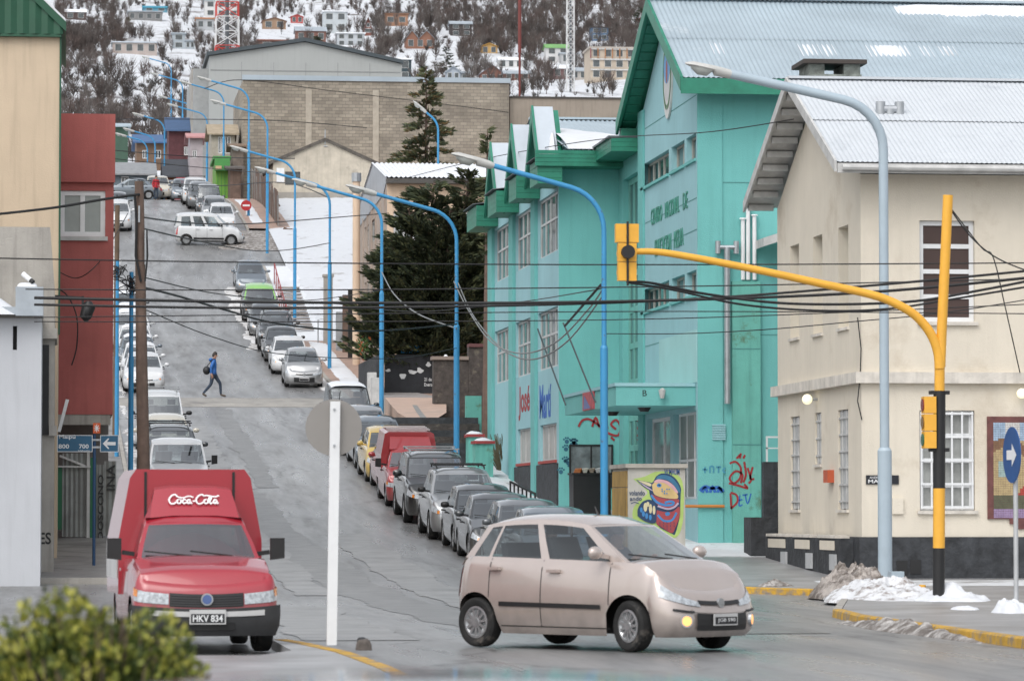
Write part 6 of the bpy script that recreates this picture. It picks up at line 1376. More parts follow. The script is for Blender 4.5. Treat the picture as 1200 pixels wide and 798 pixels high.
# parked and moving cars
def row_car(label, name, cat, px, u_edge, typ, pm, group, side=1, dv=0, **k):
    L = TYPES[typ]['L']; W = TYPES[typ]['W']; v = vof(px, u_edge + side * .08) + L / 2 - .75 + dv + random.uniform(-.3, .3); u_edge = u_edge + random.uniform(-.12, .1)
    return car(name, label, cat, u_edge + side * W / 2, v, DOWN + rad(random.uniform(-1, 1)), typ, pm, group, **k)
GR = 'cars parked nose down along the right kerb'
RR = [
 ('grey hatchback nearest the cream house in the kerbside row', 'hatchback', 'car', 612, 'hatch', 'steel', {}),
 ('grey hatchback half hidden behind the rose beige car', 'hatchback', 'car', 582, 'hatch', 'grey', {}),
 ('dark grey sedan between two hatchbacks below the school', 'sedan', 'car', 557, 'sedan', 'dgrey', {}),
 ('black hatchback with clear headlights behind the dark grey sedan', 'hatchback', 'car', 533, 'hatch', 'black', dict(trim='black')),
 ('silver off-roader with black roof rack in the kerbside row', 'off_roader', 'car', 508, 'suvs', 'silver', dict(rack='black', trim='black')),
 ('black off-roader with silver roof bars in front of the red van', 'off_roader', 'car', 480, 'suv', 'black', dict(rack='silver')),
 ('red box van with white roof bars parked behind the black off-roader', 'box_van', 'van', 459, 'fiorino', 'rred', dict(box=1)),
 ('small red hatchback parked just behind the red box van', 'hatchback', 'car', 443, 'hatch', 'rred', {}),
 ('yellow hatchback parked in the kerbside row', 'hatchback', 'car', 430, 'i10', 'yellow', {}),
 ('grey hatchback parked behind the yellow hatchback', 'hatchback', 'car', 416, 'hatch', 'steel', {}),
 ('pale hatchback parked ahead of the black van', 'hatchback', 'car', 401, 'hatch', 'silver', {}),
 ('black panel van by the grey service cabinets', 'panel_van', 'van', 385, 'van', 'black', dict(roof_snow=True)),
 ('silver hatchback standing just above the raised crossing', 'hatchback', 'car', 333, 'i10', 'silver', {}),
 ('white hatchback parked behind the silver hatchback at the crossing', 'hatchback', 'car', 321, 'hatch', 'white', {}),
 ('black sedan parked between white hatchback and dark wagon', 'sedan', 'car', 311, 'sedan', 'black', {}),
 ('dark off-roader with roof rails above the black sedan', 'off_roader', 'car', 303, 'suvs', 'dgrey', dict(rack='black')),
 ('dark grey sedan below the green-roofed car', 'sedan', 'car', 294, 'sedan', 'grey', {}),
 ('black car with lime green roof in the upper kerbside row', 'off_roader', 'car', 286, 'suvs', 'black', dict(roofmat='green')),
 ('grey sedan at the top end of the kerbside row by the snow bank', 'sedan', 'car', 274.5, 'sedan', 'steel', {}),
]
def add_box(res, pm):
    root, Sf, qf, B, D = res; L, W, H = D['L'], D['W'], D['H']; bw_ = W / 2 - .01; x0, x1 = -L / 2, -.1
    g = MB(); g.prism([(x0, a, b) for a, b in ((-bw_, .6), (-bw_, 1.3), (-bw_ + .1, 1.9), (-bw_ + .2, 1.95), (bw_ - .2, 1.95), (bw_ - .1, 1.9), (bw_, 1.3), (bw_, .6))], (x1 - x0, 0, 0)); bo = B(g, 'box_body', pm)
    for k in range(4): g = MB(); g.tube([(x0 + .25 + k * .5, -.6, 2.0), (x0 + .25 + k * .5, .6, 2.0)], .014, 6); B(g, 'roof_bar', A_PLATE, bo)
    g = MB(); g.prism([(.45, -.6, H - .05), (.45, .6, H - .05), (-.08, .55, H + .26), (-.08, -.55, H + .26)], (-.06, 0, -.1)); B(g, 'roof_fairing', pm)
for lb, nm, ct, px, ty, pc, kw in RR:
    kw = dict(kw); bx_ = kw.pop('box', None)
    if 'roofmat' in kw: kw['roofmat'] = P[kw['roofmat']]
    res = row_car(lb, nm, ct, px, 8.9, ty, P[pc], GR, **kw)
    if bx_: add_box(res, P[pc])
GU = 'cars parked beyond the snow bank'
for lb, nm, ct, px, v, ty, pc, kw in (
 ('white hatchback parked behind the crossing van', 'hatchback', 'car', 258, 233, 'hatch', 'white', {}),
 ('silver hatchback parked above the white hatchback', 'hatchback', 'car', 250, 238.5, 'hatch', 'silver', {}),
 ('black van parked under the blue lamp post', 'panel_van', 'van', 243, 244, 'van', 'dgrey', {}),
 ('grey off-roader parked behind the black van', 'off_roader', 'car', 234, 249.5, 'suvs', 'grey', {}),
 ('white pickup with dark roof rack at the head of the street', 'pickup_truck', 'pickup', 227, 255.5, 'pickup', 'white', dict(rack='black', trim='black')),
 ('grey hatchback beside the white pickup at the street top', 'hatchback', 'car', 213, 262, 'hatch', 'steel', {})):
    car(nm, lb, ct, U(px, v), v, DOWN, ty, P[pc], GU, **kw)
GL_ = 'cars parked along the left kerb'
for lb, nm, ct, v, ty, pc, kw in (
 ('white pickup with black mirrors behind the wooden utility pole', 'pickup_truck', 'pickup', 107.5, 'pickup', 'white', dict(trim='black')),
 ('dark wagon with roof rails behind the white pickup', 'wagon', 'car', 113.6, 'suvs', 'dgrey', dict(rack='black')),
 ('cream hatchback half hidden behind the blue poles', 'hatchback', 'car', 121, 'hatch', 'cream', {}),
 ('white van with ladder rack on its roof', 'panel_van', 'van', 127.5, 'van', 'white', dict(rack='silver', trim='black')),
 ('white hatchback with dark grille just above the raised crossing', 'hatchback', 'car', 155.5, 'hatch', 'white', {}),
 ('snow-topped white hatchback behind the first one above the crossing', 'hatchback', 'car', 161.5, 'hatch', 'white', dict(roof_snow=True)),
 ('grey sedan with snow on its roof on the left kerb', 'sedan', 'car', 167.5, 'sedan', 'steel', dict(roof_snow=True)),
 ('white sedan under snow above the grey sedan', 'sedan', 'car', 173.5, 'sedan', 'white', dict(roof_snow=True)),
 ('white off-roader under snow behind the red overhang', 'off_roader', 'car', 179.5, 'suvs', 'white', dict(roof_snow=True)),
 ('silver hatchback under snow above the white off-roader', 'hatchback', 'car', 185.5, 'hatch', 'silver', dict(roof_snow=True)),
 ('grey hatchback at the upper end of the left row', 'hatchback', 'car', 192, 'hatch', 'grey', dict(roof_snow=True)),
 ('white off-roader left of the junction beside the wooden pole', 'off_roader', 'car', 232.5, 'suvs', 'white', {}),
 ('dark hatchback above the white off-roader at the junction', 'hatchback', 'car', 241, 'hatch', 'dgrey', {})):
    W = TYPES[ty]['W']; car(nm, lb, ct, 4.0 - W / 2, v, DOWN + rad(random.uniform(-1.2, 1.2)), ty, P[pc], GL_, **kw)
car('sedan', 'dark sedan parked crosswise at the head of the street', 'car', U(152, 268), 268, math.pi, 'sedan', P['steel'])
car('off_roader', 'white off-roader facing down at the head of the street', 'car', U(183, 270), 270, DOWN, 'suvs', P['cream'])
car('sedan', 'low grey sedan beside the white off-roader at the street head', 'car', U(200, 276), 276, DOWN, 'sedan', P['grey'])
car('passenger_van', 'muddy white passenger van crossing the upper junction', 'van', U(244, 224), 224, 0, 'van', P['white'], detail=1, trim='black', lower=(.02, .3))
car('hatchback', 'blue grey car standing sideways with only its roof in sight', 'car', U(960, 6.6), 6.6, 0, 'hatch', P['bluegrey'], z=-.235)
# ------------------------------------------------------------------ street lamps
def lamp_post(label, u, v, H=8.5, mat=None, r=.085, reach=2.45, group='blue street lamps up the right kerb', collar=4.6, rise=75, z=None):
    mat = mat or A_BLUE; zg = (gz(v) + .12) if z is None else z
    t = thing('street_lamp', label, 'street lamp', (u, v, zg), group)
    k = H / 8.5
    m = MB(); m.tube([(u, v, zg), (u, v, zg + collar)], r, 12); m.tube([(u, v, zg + collar), (u, v, zg + collar + .06)], [r, r * .74], 12); m.build('pole_base', mat, t, smooth=True)
    A_ = rad(rise); R_ = .95; l_ = reach - R_ * (1 - math.cos(A_)); ang = math.pi / 2 - A_
    zt = zg + H - R_ * math.sin(A_) - l_ * math.tan(ang)
    pts = [(u, v, zg + collar + .05), (u, v, zt)]
    for a in np.linspace(0, A_, 8)[1:]: pts.append((u - R_ * (1 - math.cos(a)), v, zt + R_ * math.sin(a)))
    e = pts[-1]; tip = V((u - reach, v, zg + H)); pts += [V(e).lerp(tip, .5), tip]
    m = MB(); m.tube(pts, r * .66, 10); m.build('arm', mat, t, smooth=True)
    d = (tip - V(e)).normalized(); up = V((-d.z, 0, d.x)); up = up if up.z > 0 else -up
    def sec(s, w, h0, h1): c = tip + d * s; return [c + Y * (w * math.cos(a)) + up * ((h1 if math.sin(a) > 0 else h0) * abs(math.sin(a)) * (1 if math.sin(a) > 0 else -1)) for a in np.linspace(0, 2 * math.pi, 13)[:-1]]
    m = MB(); rows = [sec(-.1, .05, .05, .05), sec(.0, .1, .09, .08), sec(.28, .12, .1, .09), sec(.32, .15, .03, .09), sec(.72, .13, .03, .08), sec(.86, .03, .01, .03)]
    m.grid(rows, True); m.poly(rows[0]); m.poly(rows[-1]); hd = m.build('lamp_head', M('lamp housing', (.5, .5, .48), .5, var=.15), t, smooth=True)
    m = MB(); rows = [sec(.33, .1, .03, -.02), sec(.42, .12, .14, -.02), sec(.6, .12, .15, -.02), sec(.74, .07, .06, -.02)]; m.grid(rows, True); m.poly(rows[0]); m.poly(rows[-1]); m.build('lamp_bowl', M('lamp bowl', (.4, .42, .4), .15, var=.1), hd, smooth=True)
    return t
LU = 11.45
names = ['beside the painted service cabinet', 'below the dark stone wall', 'by the grey service cabinets', 'above the raised crossing', 'beside the snowy lot', 'by the lamp with the snow bank', 'carrying the no-entry sign', 'before the lime green shop', 'next above the lime green shop', 'before the pink house', 'before the crimson house', 'rising before the blue roofed house']
for i, px in enumerate((708, 535, 447, 386, 345, 312.5, 290.5, 261, 241.5, 226, 212.5, 199)):
    v = vof(px, LU, 500); lamp_post('blue street lamp ' + names[i], LU, v)
GL2 = 'blue street lamps at the street end'
for i, (px, v, H) in enumerate(((191, 300, 7.2), (180, 300, 6.0), (171, 300, 5.6))): lamp_post('short blue street lamp ' + ('before the brick house', 'before the white cottage', 'before the blue grey house')[i], U(px, v), v, H, group=GL2, collar=3, reach=1.7)
lamp_post('blue street lamp rising behind the bristly spruce', U(513, 205), 205, H=9.5, reach=.7, group=None, rise=50)
big = lamp_post('tall pale blue street lamp in front of the cream house', U(1037, 70.2), 70.2, 9.6, A_PBLUE, .135, 2.9, None, 2.6, 78, z=.12)

# ------------------------------------------------------------------ traffic signal
def signal():
    v = 62.0; u = U(1100, v, 706); zg = .12
    t = thing('traffic_signal', 'yellow traffic signal mast with long curved arm and black bands', 'traffic light', (u, v, zg))
    q = lambda py: Z(py, v, 1100)
    tilt = lambda py: U(1100 + (706 - py) * .004, v, py)
    def seg(nm, y0, y1, r, mat): m = MB(); m.tube([(tilt(y0), v, max(zg, q(y0))), (tilt(y1), v, q(y1))], r, 14); return m.build(nm, mat, t, smooth=True)
    seg('mast_foot', 707, 642, .098, A_BLACK); seg('mast', 642, 570, .098, A_YEL); seg('mast_sleeve', 572, 458, .1, A_BLACK); seg('mast', 460, 428, .085, A_YEL)
    for y in (460, 527): m = MB(); m.box(tilt(y) - .17, tilt(y) + .16, v - .06, v + .06, q(y) - .03, q(y) + .03); m.build('clamp', A_BLACK, t)
    m = MB(); m.tube([at(1102, 430, v), at(1104, 380, v), at(1111, 229, v)], .085, 12); m.build('mast_extension', A_YEL, t, smooth=True)
    arm = [(1101, 432), (1099, 412), (1090, 390), (1073, 370), (1050, 356), (1020, 345), (960, 332), (905, 320), (840, 307), (790, 298), (765, 295), (742, 295)]
    p3 = [at(a, b, v - .02) for a, b in arm]; sm = smooth_path([tuple(p) for p in p3], 4)
    m = MB(); m.tube(sm, [.085 - .035 * i / len(sm) for i in range(len(sm))], 12); m.build('arm', A_YEL, t, smooth=True)
    def head(c, w, h, d, rotz, flip, nm):
        h0 = MB(); f, s = V((math.cos(rotz), math.sin(rotz), 0)), V((-math.sin(rotz), math.cos(rotz), 0))
        def bx_(mb, a0, a1, b0, b1, z0, z1): mb.add([c + f * a + s * b + V((0, 0, z)) for z in (z0, z1) for a, b in ((a0, b0), (a1, b0), (a1, b1), (a0, b1))], [(0, 3, 2, 1), (4, 5, 6, 7), (0, 1, 5, 4), (1, 2, 6, 5), (2, 3, 7, 6), (3, 0, 4, 7)])
        o = None
        for k in range(3):
            ww = w * (1.25 if k == 2 and nm == 'hi' else 1); hh = h / 3; z0 = -h / 2 + k * hh
            mb = MB(); bx_(mb, -d / 2, d / 2, -ww / 2, ww / 2, z0 + .006, z0 + hh - .006); o = mb.build('signal_section', A_YEL, t)
            mb = MB(); cc = c + V((0, 0, z0 + hh / 2)) + f * (d / 2); 
            mb.tube([cc - f * .01, cc + f * .015], hh * .36, 14); mb.build('lens', [M('green lens', (.02, .12, .06), .2), M('amber lens dark', (.2, .1, .01), .2), M('red lens dark', (.2, .015, .015), .2)][k], o)
            rows = []
            for sft in (.0, .2 if nm == 'hi' else .07): rows.append([cc + f * sft + (s * math.cos(a) + V((0, 0, 1)) * math.sin(a)) * hh * .42 for a in np.linspace(-.3, math.pi + .3, 12)])
            mb = MB(); mb.grid(rows)
            if nm == 'hi': mb.build('visor', A_YEL, o)
        return o
    c = at(734.5, 296, v); head(c, .3, .94, .17, rad(90), 0, 'hi')
    m = MB(); m.tube([c + V((0, -.1, -.55)), c + V((0, -.1, .5))], .02, 6); m.build('hanger', A_BLACK, t)
    m = MB(); m.tube([c + V((.0, -.2, 0)), c + V((0, -.05, 0))], .11, 14); m.build('knuckle', A_BLACK, t)
    c = at(1088.5, 495, v); head(c, .24, .86, .2, rad(180), 0, 'lo')
signal()
def disc(c, r, n, th=.01, k=28):
    n = V(n).normalized(); a = n.cross(Zv).normalized(); b = a.cross(n); m = MB(); m.prism([V(c) + a * r * math.cos(t) + b * r * math.sin(t) for t in [2 * math.pi * i / k for i in range(k)]], n * th); return m
def round_sign():
    v = 42.6; x = U(388.5, v, 764); t = thing('road_sign', 'grey back of a round road sign on a white post', 'road sign', (x, v, .1))
    m = MB(); m.prism([(x - .055, v - .03, .1), (x + .055, v - .03, .1), (x + .055, v + .03, .1), (x - .055, v + .03, .1)], (.035, 0, Z(471, v) - .1)); m.build('post', A_WHITE, t)
    c = at(391, 501, v + .06); disc(c, .315, (0, -1, 0), .012, 40).build('disc', M('sign back grey', (.27, .255, .24), .5, .3, var=.06), t)
    m = MB(); disc(c + V((0, .006, 0)), .31, (0, 1, 0), .008, 40).build('sign_face', A_WHITE, t)
    for dz in (-.2, .2): MB().box(c.x - .012, c.x + .012, v - .045, v - .031, c.z + dz - .012, c.z + dz + .012).build('bolt', A_METAL, t)
round_sign()
def arrow_sign():
    v = 54.8; x = U(1191, v, 720); t = thing('arrow_sign', 'blue round sign with white arrow seen nearly edge-on', 'road sign', (x, v, .12)); zc = Z(533, v, 1185)
    m = MB(); m.tube([(x, v, .12), (x, v, zc + .35)], .035, 10); m.build('post', M('galvanised', (.5, .51, .52), .45, .4), t, smooth=True)
    a = rad(4); n = V((-math.cos(a), -math.sin(a), 0)); c = V((x - .05, v - .02, zc)); B0 = M('sign blue', (.015, .08, .25), .4)
    disc(c, .41, n, .012, 36).build('disc', B0, t); rt = V((math.sin(a), -math.cos(a), 0)) * -1
    fr = lambda s, w, d=0: c + V((-math.sin(a), math.cos(a), 0)) * -s + Zv * w + n * (.014 + d)
    m = MB(); m.fpoly([(-.22, -.07), (.02, -.07), (.02, -.17), (.24, 0), (.02, .17), (.02, .07), (-.22, .07)], fr, .003); m.build('arrow', A_WHITE, t)
arrow_sign()
for i, (px, y0, y1, h) in enumerate(((1063, 700, 686, 0), (1071, 705, 687, 1), (1080.5, 710, 686, 2))):
    v = 66.6 - i * .9; x = U(px, v); m = MB(); m.tube([(x, v, .1), (x, v, Z(y1, v))], .06, 12)
    tag(m.build('bollard', A_YEL, smooth=True), ('yellow pipe bollard half buried in brown snow', 'yellow pipe bollard standing between two others by the pale blue lamp', 'yellow pipe bollard standing clear of the snow heap')[i], 'bollard', 'yellow bollards at the lamp foot')
m = MB(); x = U(1049, 69.2); m.box(x - .12, x + .12, 69.0, 69.3, .1, .5); tag(m.build('junction_box', A_PBLUE), 'small pale blue junction box at the foot of the tall pale lamp', 'junction box')

# street name sign
def name_sign():
    v = 81.0; x = U(110, v, 640); t = thing('street_sign', 'blue street name sign reading Maipú with a white arrow', 'street sign', (x, v, gz(v) + .12)); B0 = M('street sign blue', (.018, .1, .19), .4); zt = Z(499, v)
    m = MB(); m.tube([(x, v, gz(v) + .1), (x, v, zt)], .035, 10); m.build('post', M('navy post', (.02, .06, .14), .5), t, smooth=True)
    a, b, c, d = U(66.5, v), U(108, v), U(117, v), U(138.5, v); z0, z1 = Z(530.5, v), Z(511, v); fr = frame((0, v - .07, 0), X, -Y)
    p = MB().box(a, b, v - .07, v - .05, z0, z1).build('name_panel', B0, t); p2 = MB().box(c, d, v - .07, v - .05, z0, z1).build('arrow_panel', B0, t)
    text('Maipú', fr, a + .04, Z(516.5, v), .34, .11, A_WHITE, p, d0=.001, bold=.015); text('800', fr, a + .03, Z(526.5, v), .22, .09, A_WHITE, p, d0=.001, bold=.02); text('700', fr, b - .28, Z(526.5, v), .2, .09, A_WHITE, p, d0=.001, bold=.02); text('Ushuaia', fr, b - .3, Z(529.8, v), .24, .035, A_WHITE, p, d0=.001)
    for e in ((a, b), (c, d)):
        g = MB(); w = .012; g.fbox(fr, e[0], e[1], z0, z0 + w, .001, .004).fbox(fr, e[0], e[1], z1 - w, z1, .001, .004).fbox(fr, e[0], e[0] + w, z0 + w, z1 - w, .001, .004).fbox(fr, e[1] - w, e[1], z0 + w, z1 - w, .001, .004); g.build('border', A_WHITE, p if e[0] == a else p2)
    ax, az = (c + d) / 2, (z0 + z1) / 2; g = MB(); g.fpoly([(ax - .14, az), (ax - .03, az + .11), (ax + .0, az + .11), (ax - .05, az + .035), (ax + .13, az + .035), (ax + .13, az - .035), (ax - .05, az - .035), (ax + .0, az - .11), (ax - .03, az - .11)], fr, .003); g.build('arrow', A_WHITE, p2)
    o0, o1, q0, q1 = U(108.5, v), U(117, v), Z(509, v), Z(497, v); sm = MB().box(o0, o1, v - .06, v - .045, q0, q1).build('orange_plate', M('orange plate', (.6, .1, .02), .5), t)
    f2 = frame(((o0 + o1) / 2, v - .06, (q0 + q1) / 2), X, -Y); g = MB()
    for k in range(4):
        a_ = k * math.pi / 4; g.stroke([(-.06 * math.cos(a_), -.08 * math.sin(a_)), (.06 * math.cos(a_), .08 * math.sin(a_))], .016, f2, .002 + k * .0006)
    g.build('snowflake', A_WHITE, sm)
    m = MB(); m.box(b, c, v - .045, v - .03, z0 + .08, z0 + .12); m.box(b, c, v - .045, v - .03, z1 - .12, z1 - .08); m.build('bracket', A_METAL, t)
name_sign()
def poles():
    v = 82.0; x0, x1 = U(171, v, 560), U(163, v, 217); zt = Z(217, v)
    t = thing('utility_pole', 'tall weathered wooden utility pole behind the red pickup', 'utility pole', (x0, v, gz(v))); m = MB(); m.tube([(x0, v, gz(v)), ((x0 + x1) / 2 - .01, v, (zt + gz(v)) / 2), (x1, v, zt)], [.145, .125, .095], 12); m.build('pole', A_WOOD, t, smooth=True)
    m = MB(); m.tube([at(158, 230, v - .15), at(160, 260, v - .15), at(159, 300, v - .12), at(165, 330, v - .15)], .03, 6); m.tube([at(172, 270, v - .15), at(173, 300, v - .17), at(170, 330, v - .15)], .02, 6); m.build('riser_cable', A_CABLE, t)
    m = MB(); m.box(x1 - .02, x1 + .02, v - .15, v - .12, Z(265, v), Z(246, v)); m.tube([at(171, 270, v - .13), at(171, 310, v - .13)], .035, 8); m.build('bracket', A_METAL, t)
    for i, (px, y0, vv) in enumerate(((153.5, 322, 98.0), (137, 309, 122.0))):
        u = U(px, vv, 450); t = thing('service_pole', ('slim blue steel service pole nearest the wooden pole', 'slim blue steel service pole beside the red wall')[i], 'pole', (u, vv, gz(vv))); m = MB(); m.tube([(u, vv, gz(vv)), (u, vv, Z(420, vv))], .07, 10); m.tube([(u, vv, Z(420, vv)), (u, vv, Z(y0, vv))], .055, 10); m.build('pole', A_BLUE, t, smooth=True)
        m = MB(); rnd = random.Random(i + 2)
        for k in range(9):
            p = V((u, vv - .1, Z(y0 + 8, vv))); q = [p + V((rnd.uniform(-.35, .35), rnd.uniform(-.15, .15), rnd.uniform(-.45, .1))) for _ in range(3)]; m.tube(smooth_path([tuple(p)] + [tuple(a) for a in q] + [tuple(p + V((.05, 0, -.3)))], 5), .012, 5)
        m.build('wire_tangle', A_CABLE, t)
    vv = 124.0; u = U(135.5, vv, 300); m = MB(); m.tube([(u, vv, gz(vv)), (u + .05, vv, Z(245, vv))], [.09, .08], 10); tag(m.build('broken_pole', M('tan wood', (.13, .09, .06), .85, var=.3, scale=4), smooth=True), 'short brown wooden pole beside the red wall', 'pole')
poles()

# ------------------------------------------------------------------ painted service cabinet
def cabinet():
    v = 81.6; a, b = U(736, v, 600), U(803, v, 600); vb = vof(718, a, 560); zt = Z(548, v); zb_ = gz(v) + .1
    t = thing('service_cabinet', 'service cabinet painted with a colourful bird', 'cabinet', (a, v, zb_))
    MB().box(a, b, v, vb, zb_ - .1, zt).build('cabinet_body', M('dirty white render', (.48, .47, .43), .85, var=.15, scale=1.5, streak=.4), t)
    MB().box(a - .06, b + .05, v - .06, vb + .05, zt + .001, zt + .09).build('cap', M('cap concrete', (.4, .38, .34), .9, var=.2), t)
    OC = M('ochre doors', (.42, .27, .08), .6, var=.25, scale=2, streak=.4)
    for k in range(2):
        v0, v1 = v + .06 + k * (vb - v - .1) / 2, v + .04 + (k + 1) * (vb - v - .1) / 2; d = MB().box(a - .025, a - .002, v0, v1, zb_ + .15, zt - .42).build('door', OC, t); MB().box(a - .045, a - .026, v1 - .12, v1 - .06, zb_ + .9, zb_ + 1.05).build('handle', A_METAL, d)
        MB().box(a - .02, a - .002, v0, v1, zt - .4, zt - .06).build('panel', OC, t)
    fr = frame((0, v - .001, 0), X, -Y); q = lambda x, y: (lambda c: (c.x, c.z))(at(x / 7.257 + 710, y / 7.257 + 530, v))
    lay = [.003]
    def pg(pts, col, nm, sm=True):
        lay[0] += .0012; p = [q(*z) for z in pts]; p = smooth_path(p + [p[0]], 3)[:-1] if sm else p; m = MB(); m.fpoly(p, fr, lay[0]); m.build(nm, M('mural ' + str(col), col, .6, var=.12, scale=4), t)
    def ln(pts, col, wd, nm='painted_line'):
        lay[0] += .0012; m = MB(); m.stroke(smooth_path([q(*z) for z in pts], 4), wd, fr, lay[0]); m.build(nm, M('mural ' + str(col), col, .6, var=.12, scale=4), t)
    NV, LM, RDD, BLU, OCH, LIL, CRM, PNK = (.02, .05, .12), (.4, .55, .16), (.34, .06, .07), (.05, .22, .5), (.6, .44, .2), (.45, .38, .5), (.62, .56, .36), (.6, .36, .4)
    pg([(232, 225), (330, 205), (420, 165), (540, 165), (635, 215), (662, 330), (660, 480), (650, 610), (600, 720), (450, 720), (300, 640), (230, 560), (240, 460), (320, 380), (350, 330)], LM, 'painted_aura')
    pg([(425, 205), (470, 178), (540, 185), (600, 230), (638, 300), (636, 360), (632, 480), (625, 560), (590, 690), (560, 690), (430, 610), (425, 470), (375, 370), (370, 280), (400, 250)], NV, 'painted_outline')
    pg([(255, 232), (330, 245), (395, 262), (392, 300), (412, 342), (330, 300)], NV, 'painted_beak'); pg([(268, 237), (340, 250), (385, 268), (370, 288)], CRM, 'painted_beak'); pg([(275, 245), (360, 295), (405, 330), (345, 300)], LIL, 'painted_beak')
    pg([(392, 275), (425, 250), (500, 255), (560, 290), (605, 350), (610, 390), (540, 392), (450, 375), (405, 345)], OCH, 'painted_head')
    pg([(440, 200), (500, 190), (570, 220), (622, 290), (632, 345), (600, 320), (560, 260), (500, 228), (430, 228)], (.04, .16, .28), 'painted_crest')
    pg([(405, 250), (440, 228), (510, 238), (570, 275), (612, 335), (600, 345), (550, 295), (490, 258), (430, 258)], PNK, 'painted_stripe')
    pg([(430, 275), (450, 262), (472, 275), (465, 292), (440, 294)], BLU, 'painted_eye'); pg([(440, 278), (452, 270), (462, 278), (455, 287)], NV, 'painted_eye')
    pg([(385, 352), (450, 380), (540, 398), (612, 396), (618, 425), (560, 470), (480, 468), (415, 420)], RDD, 'painted_scarf'); ln([(383, 362), (430, 420), (500, 448), (560, 445), (575, 425), (545, 416), (500, 428)], BLU, .05); ln([(440, 455), (520, 480), (580, 465), (615, 430)], LIL, .04)
    pg([(432, 490), (500, 505), (570, 500), (622, 460), (626, 540), (590, 640), (560, 685), (480, 640), (428, 600)], RDD, 'painted_breast'); ln([(440, 530), (490, 580), (560, 575), (600, 510)], BLU, .045); pg([(500, 515), (522, 505), (545, 515), (535, 535), (510, 537)], BLU, 'painted_spot')
    pg([(268, 540), (270, 480), (310, 420), (370, 400), (420, 430), (430, 520), (418, 600), (330, 585)], NV, 'painted_wing')
    for (cx, cy, rx, ry, col) in ((335, 465, 16, 38, CRM), (378, 478, 14, 40, CRM), (408, 490, 12, 38, CRM), (300, 488, 12, 22, BLU), (318, 522, 13, 24, BLU), (345, 540, 13, 26, BLU), (376, 552, 12, 24, BLU), (355, 440, 14, 22, CRM)):
        pg([(cx + rx * math.cos(k * .785), cy + ry * math.sin(k * .785)) for k in range(8)], col, 'painted_feather')
    for k in range(7):
        x0, y0 = 470 + (k % 4) * 20, 310 + (k % 3) * 18; pg([(x0, y0), (x0 + 9, y0 - 4), (x0 + 12, y0 + 6), (x0 + 3, y0 + 8)], BLU, 'painted_spot')
    for k in range(14):
        x0, y0 = 455 + (k % 5) * 30, 590 + (k // 5) * 26; ln([(x0, y0), (x0 + 4, y0 + 18)], NV, .012)
    def tx(s_, x0, y0, x1, y1, col):
        a_, c_ = q(x0, y1), q(x1, y0); text(s_, fr, a_[0], a_[1], c_[0] - a_[0], c_[1] - a_[1], M('mural ' + str(col), col, .6), t, 'painted_lettering', .012, .002, bold=.01)
    tx('volando', 198, 322, 330, 365, NV); tx('ando', 204, 375, 305, 410, NV); tx('W.MAUM', 495, 140, 625, 190, (.03, .1, .3)); ln([(210, 436), (240, 424), (280, 436)], NV, .02)
cabinet()
def waste():
    v = 100.6; a, b = U(672, v), U(716, v); zt = Z(556, v); g = gz(v) + .12
    t = thing('waste_container', 'black waste container heaped with rubbish against the school', 'waste container', (a, v, g)); MB().box(a, b, v, v + .85, g, zt).build('bin', A_BLACK, t); MB().box(a - .04, b + .04, v - .04, v + .89, zt + .001, zt + .05).build('rim', A_BLACK, t)
    rnd = random.Random(5)
    for k, col in enumerate(((.45, .15, .05), (.5, .48, .42), (.3, .25, .2), (.55, .55, .55), (.2, .1, .05))):
        x = a + .15 + (b - a - .3) * k / 4; m = MB(); m.prism([(x - .12, v + .2, zt + .052), (x + .14, v + .2, zt + .052), (x + .1, v + .2, zt + .12 + .06 * rnd.random()), (x - .08, v + .2, zt + .15)], (.05, .35, .02)); tag(m.build('rubbish', M('rubbish %d' % k, col, .8), None), ('orange carton', 'white bag', 'brown cardboard', 'pale foil', 'rusty scrap')[k] + ' lying on top of the black waste container', 'rubbish', 'rubbish on the waste container')
    # sloping black railing on the pavement
    u = 11.75; v0, v1 = vof(627, u, 580), vof(598, u, 570); t = thing('guard_rail', 'black metal guard rail on the snowy pavement by the school', 'railing', (u, v0, gz(v0))); f = lambda k: v0 + (v1 - v0) * k
    h = lambda y: gz(y) + .12
    for k in range(7): y = f(k / 6); m = MB(); m.box(u - .02, u + .02, y - .03, y + .03, h(y), h(y) + .92); m.build('upright', A_BLACK, t)
    for hh in (.9, .62, .34): m = MB(); m.bar((u, v0, h(v0) + hh), (u, v1, h(v1) + hh), .04, .05); m.build('rail', A_BLACK, t)
waste()

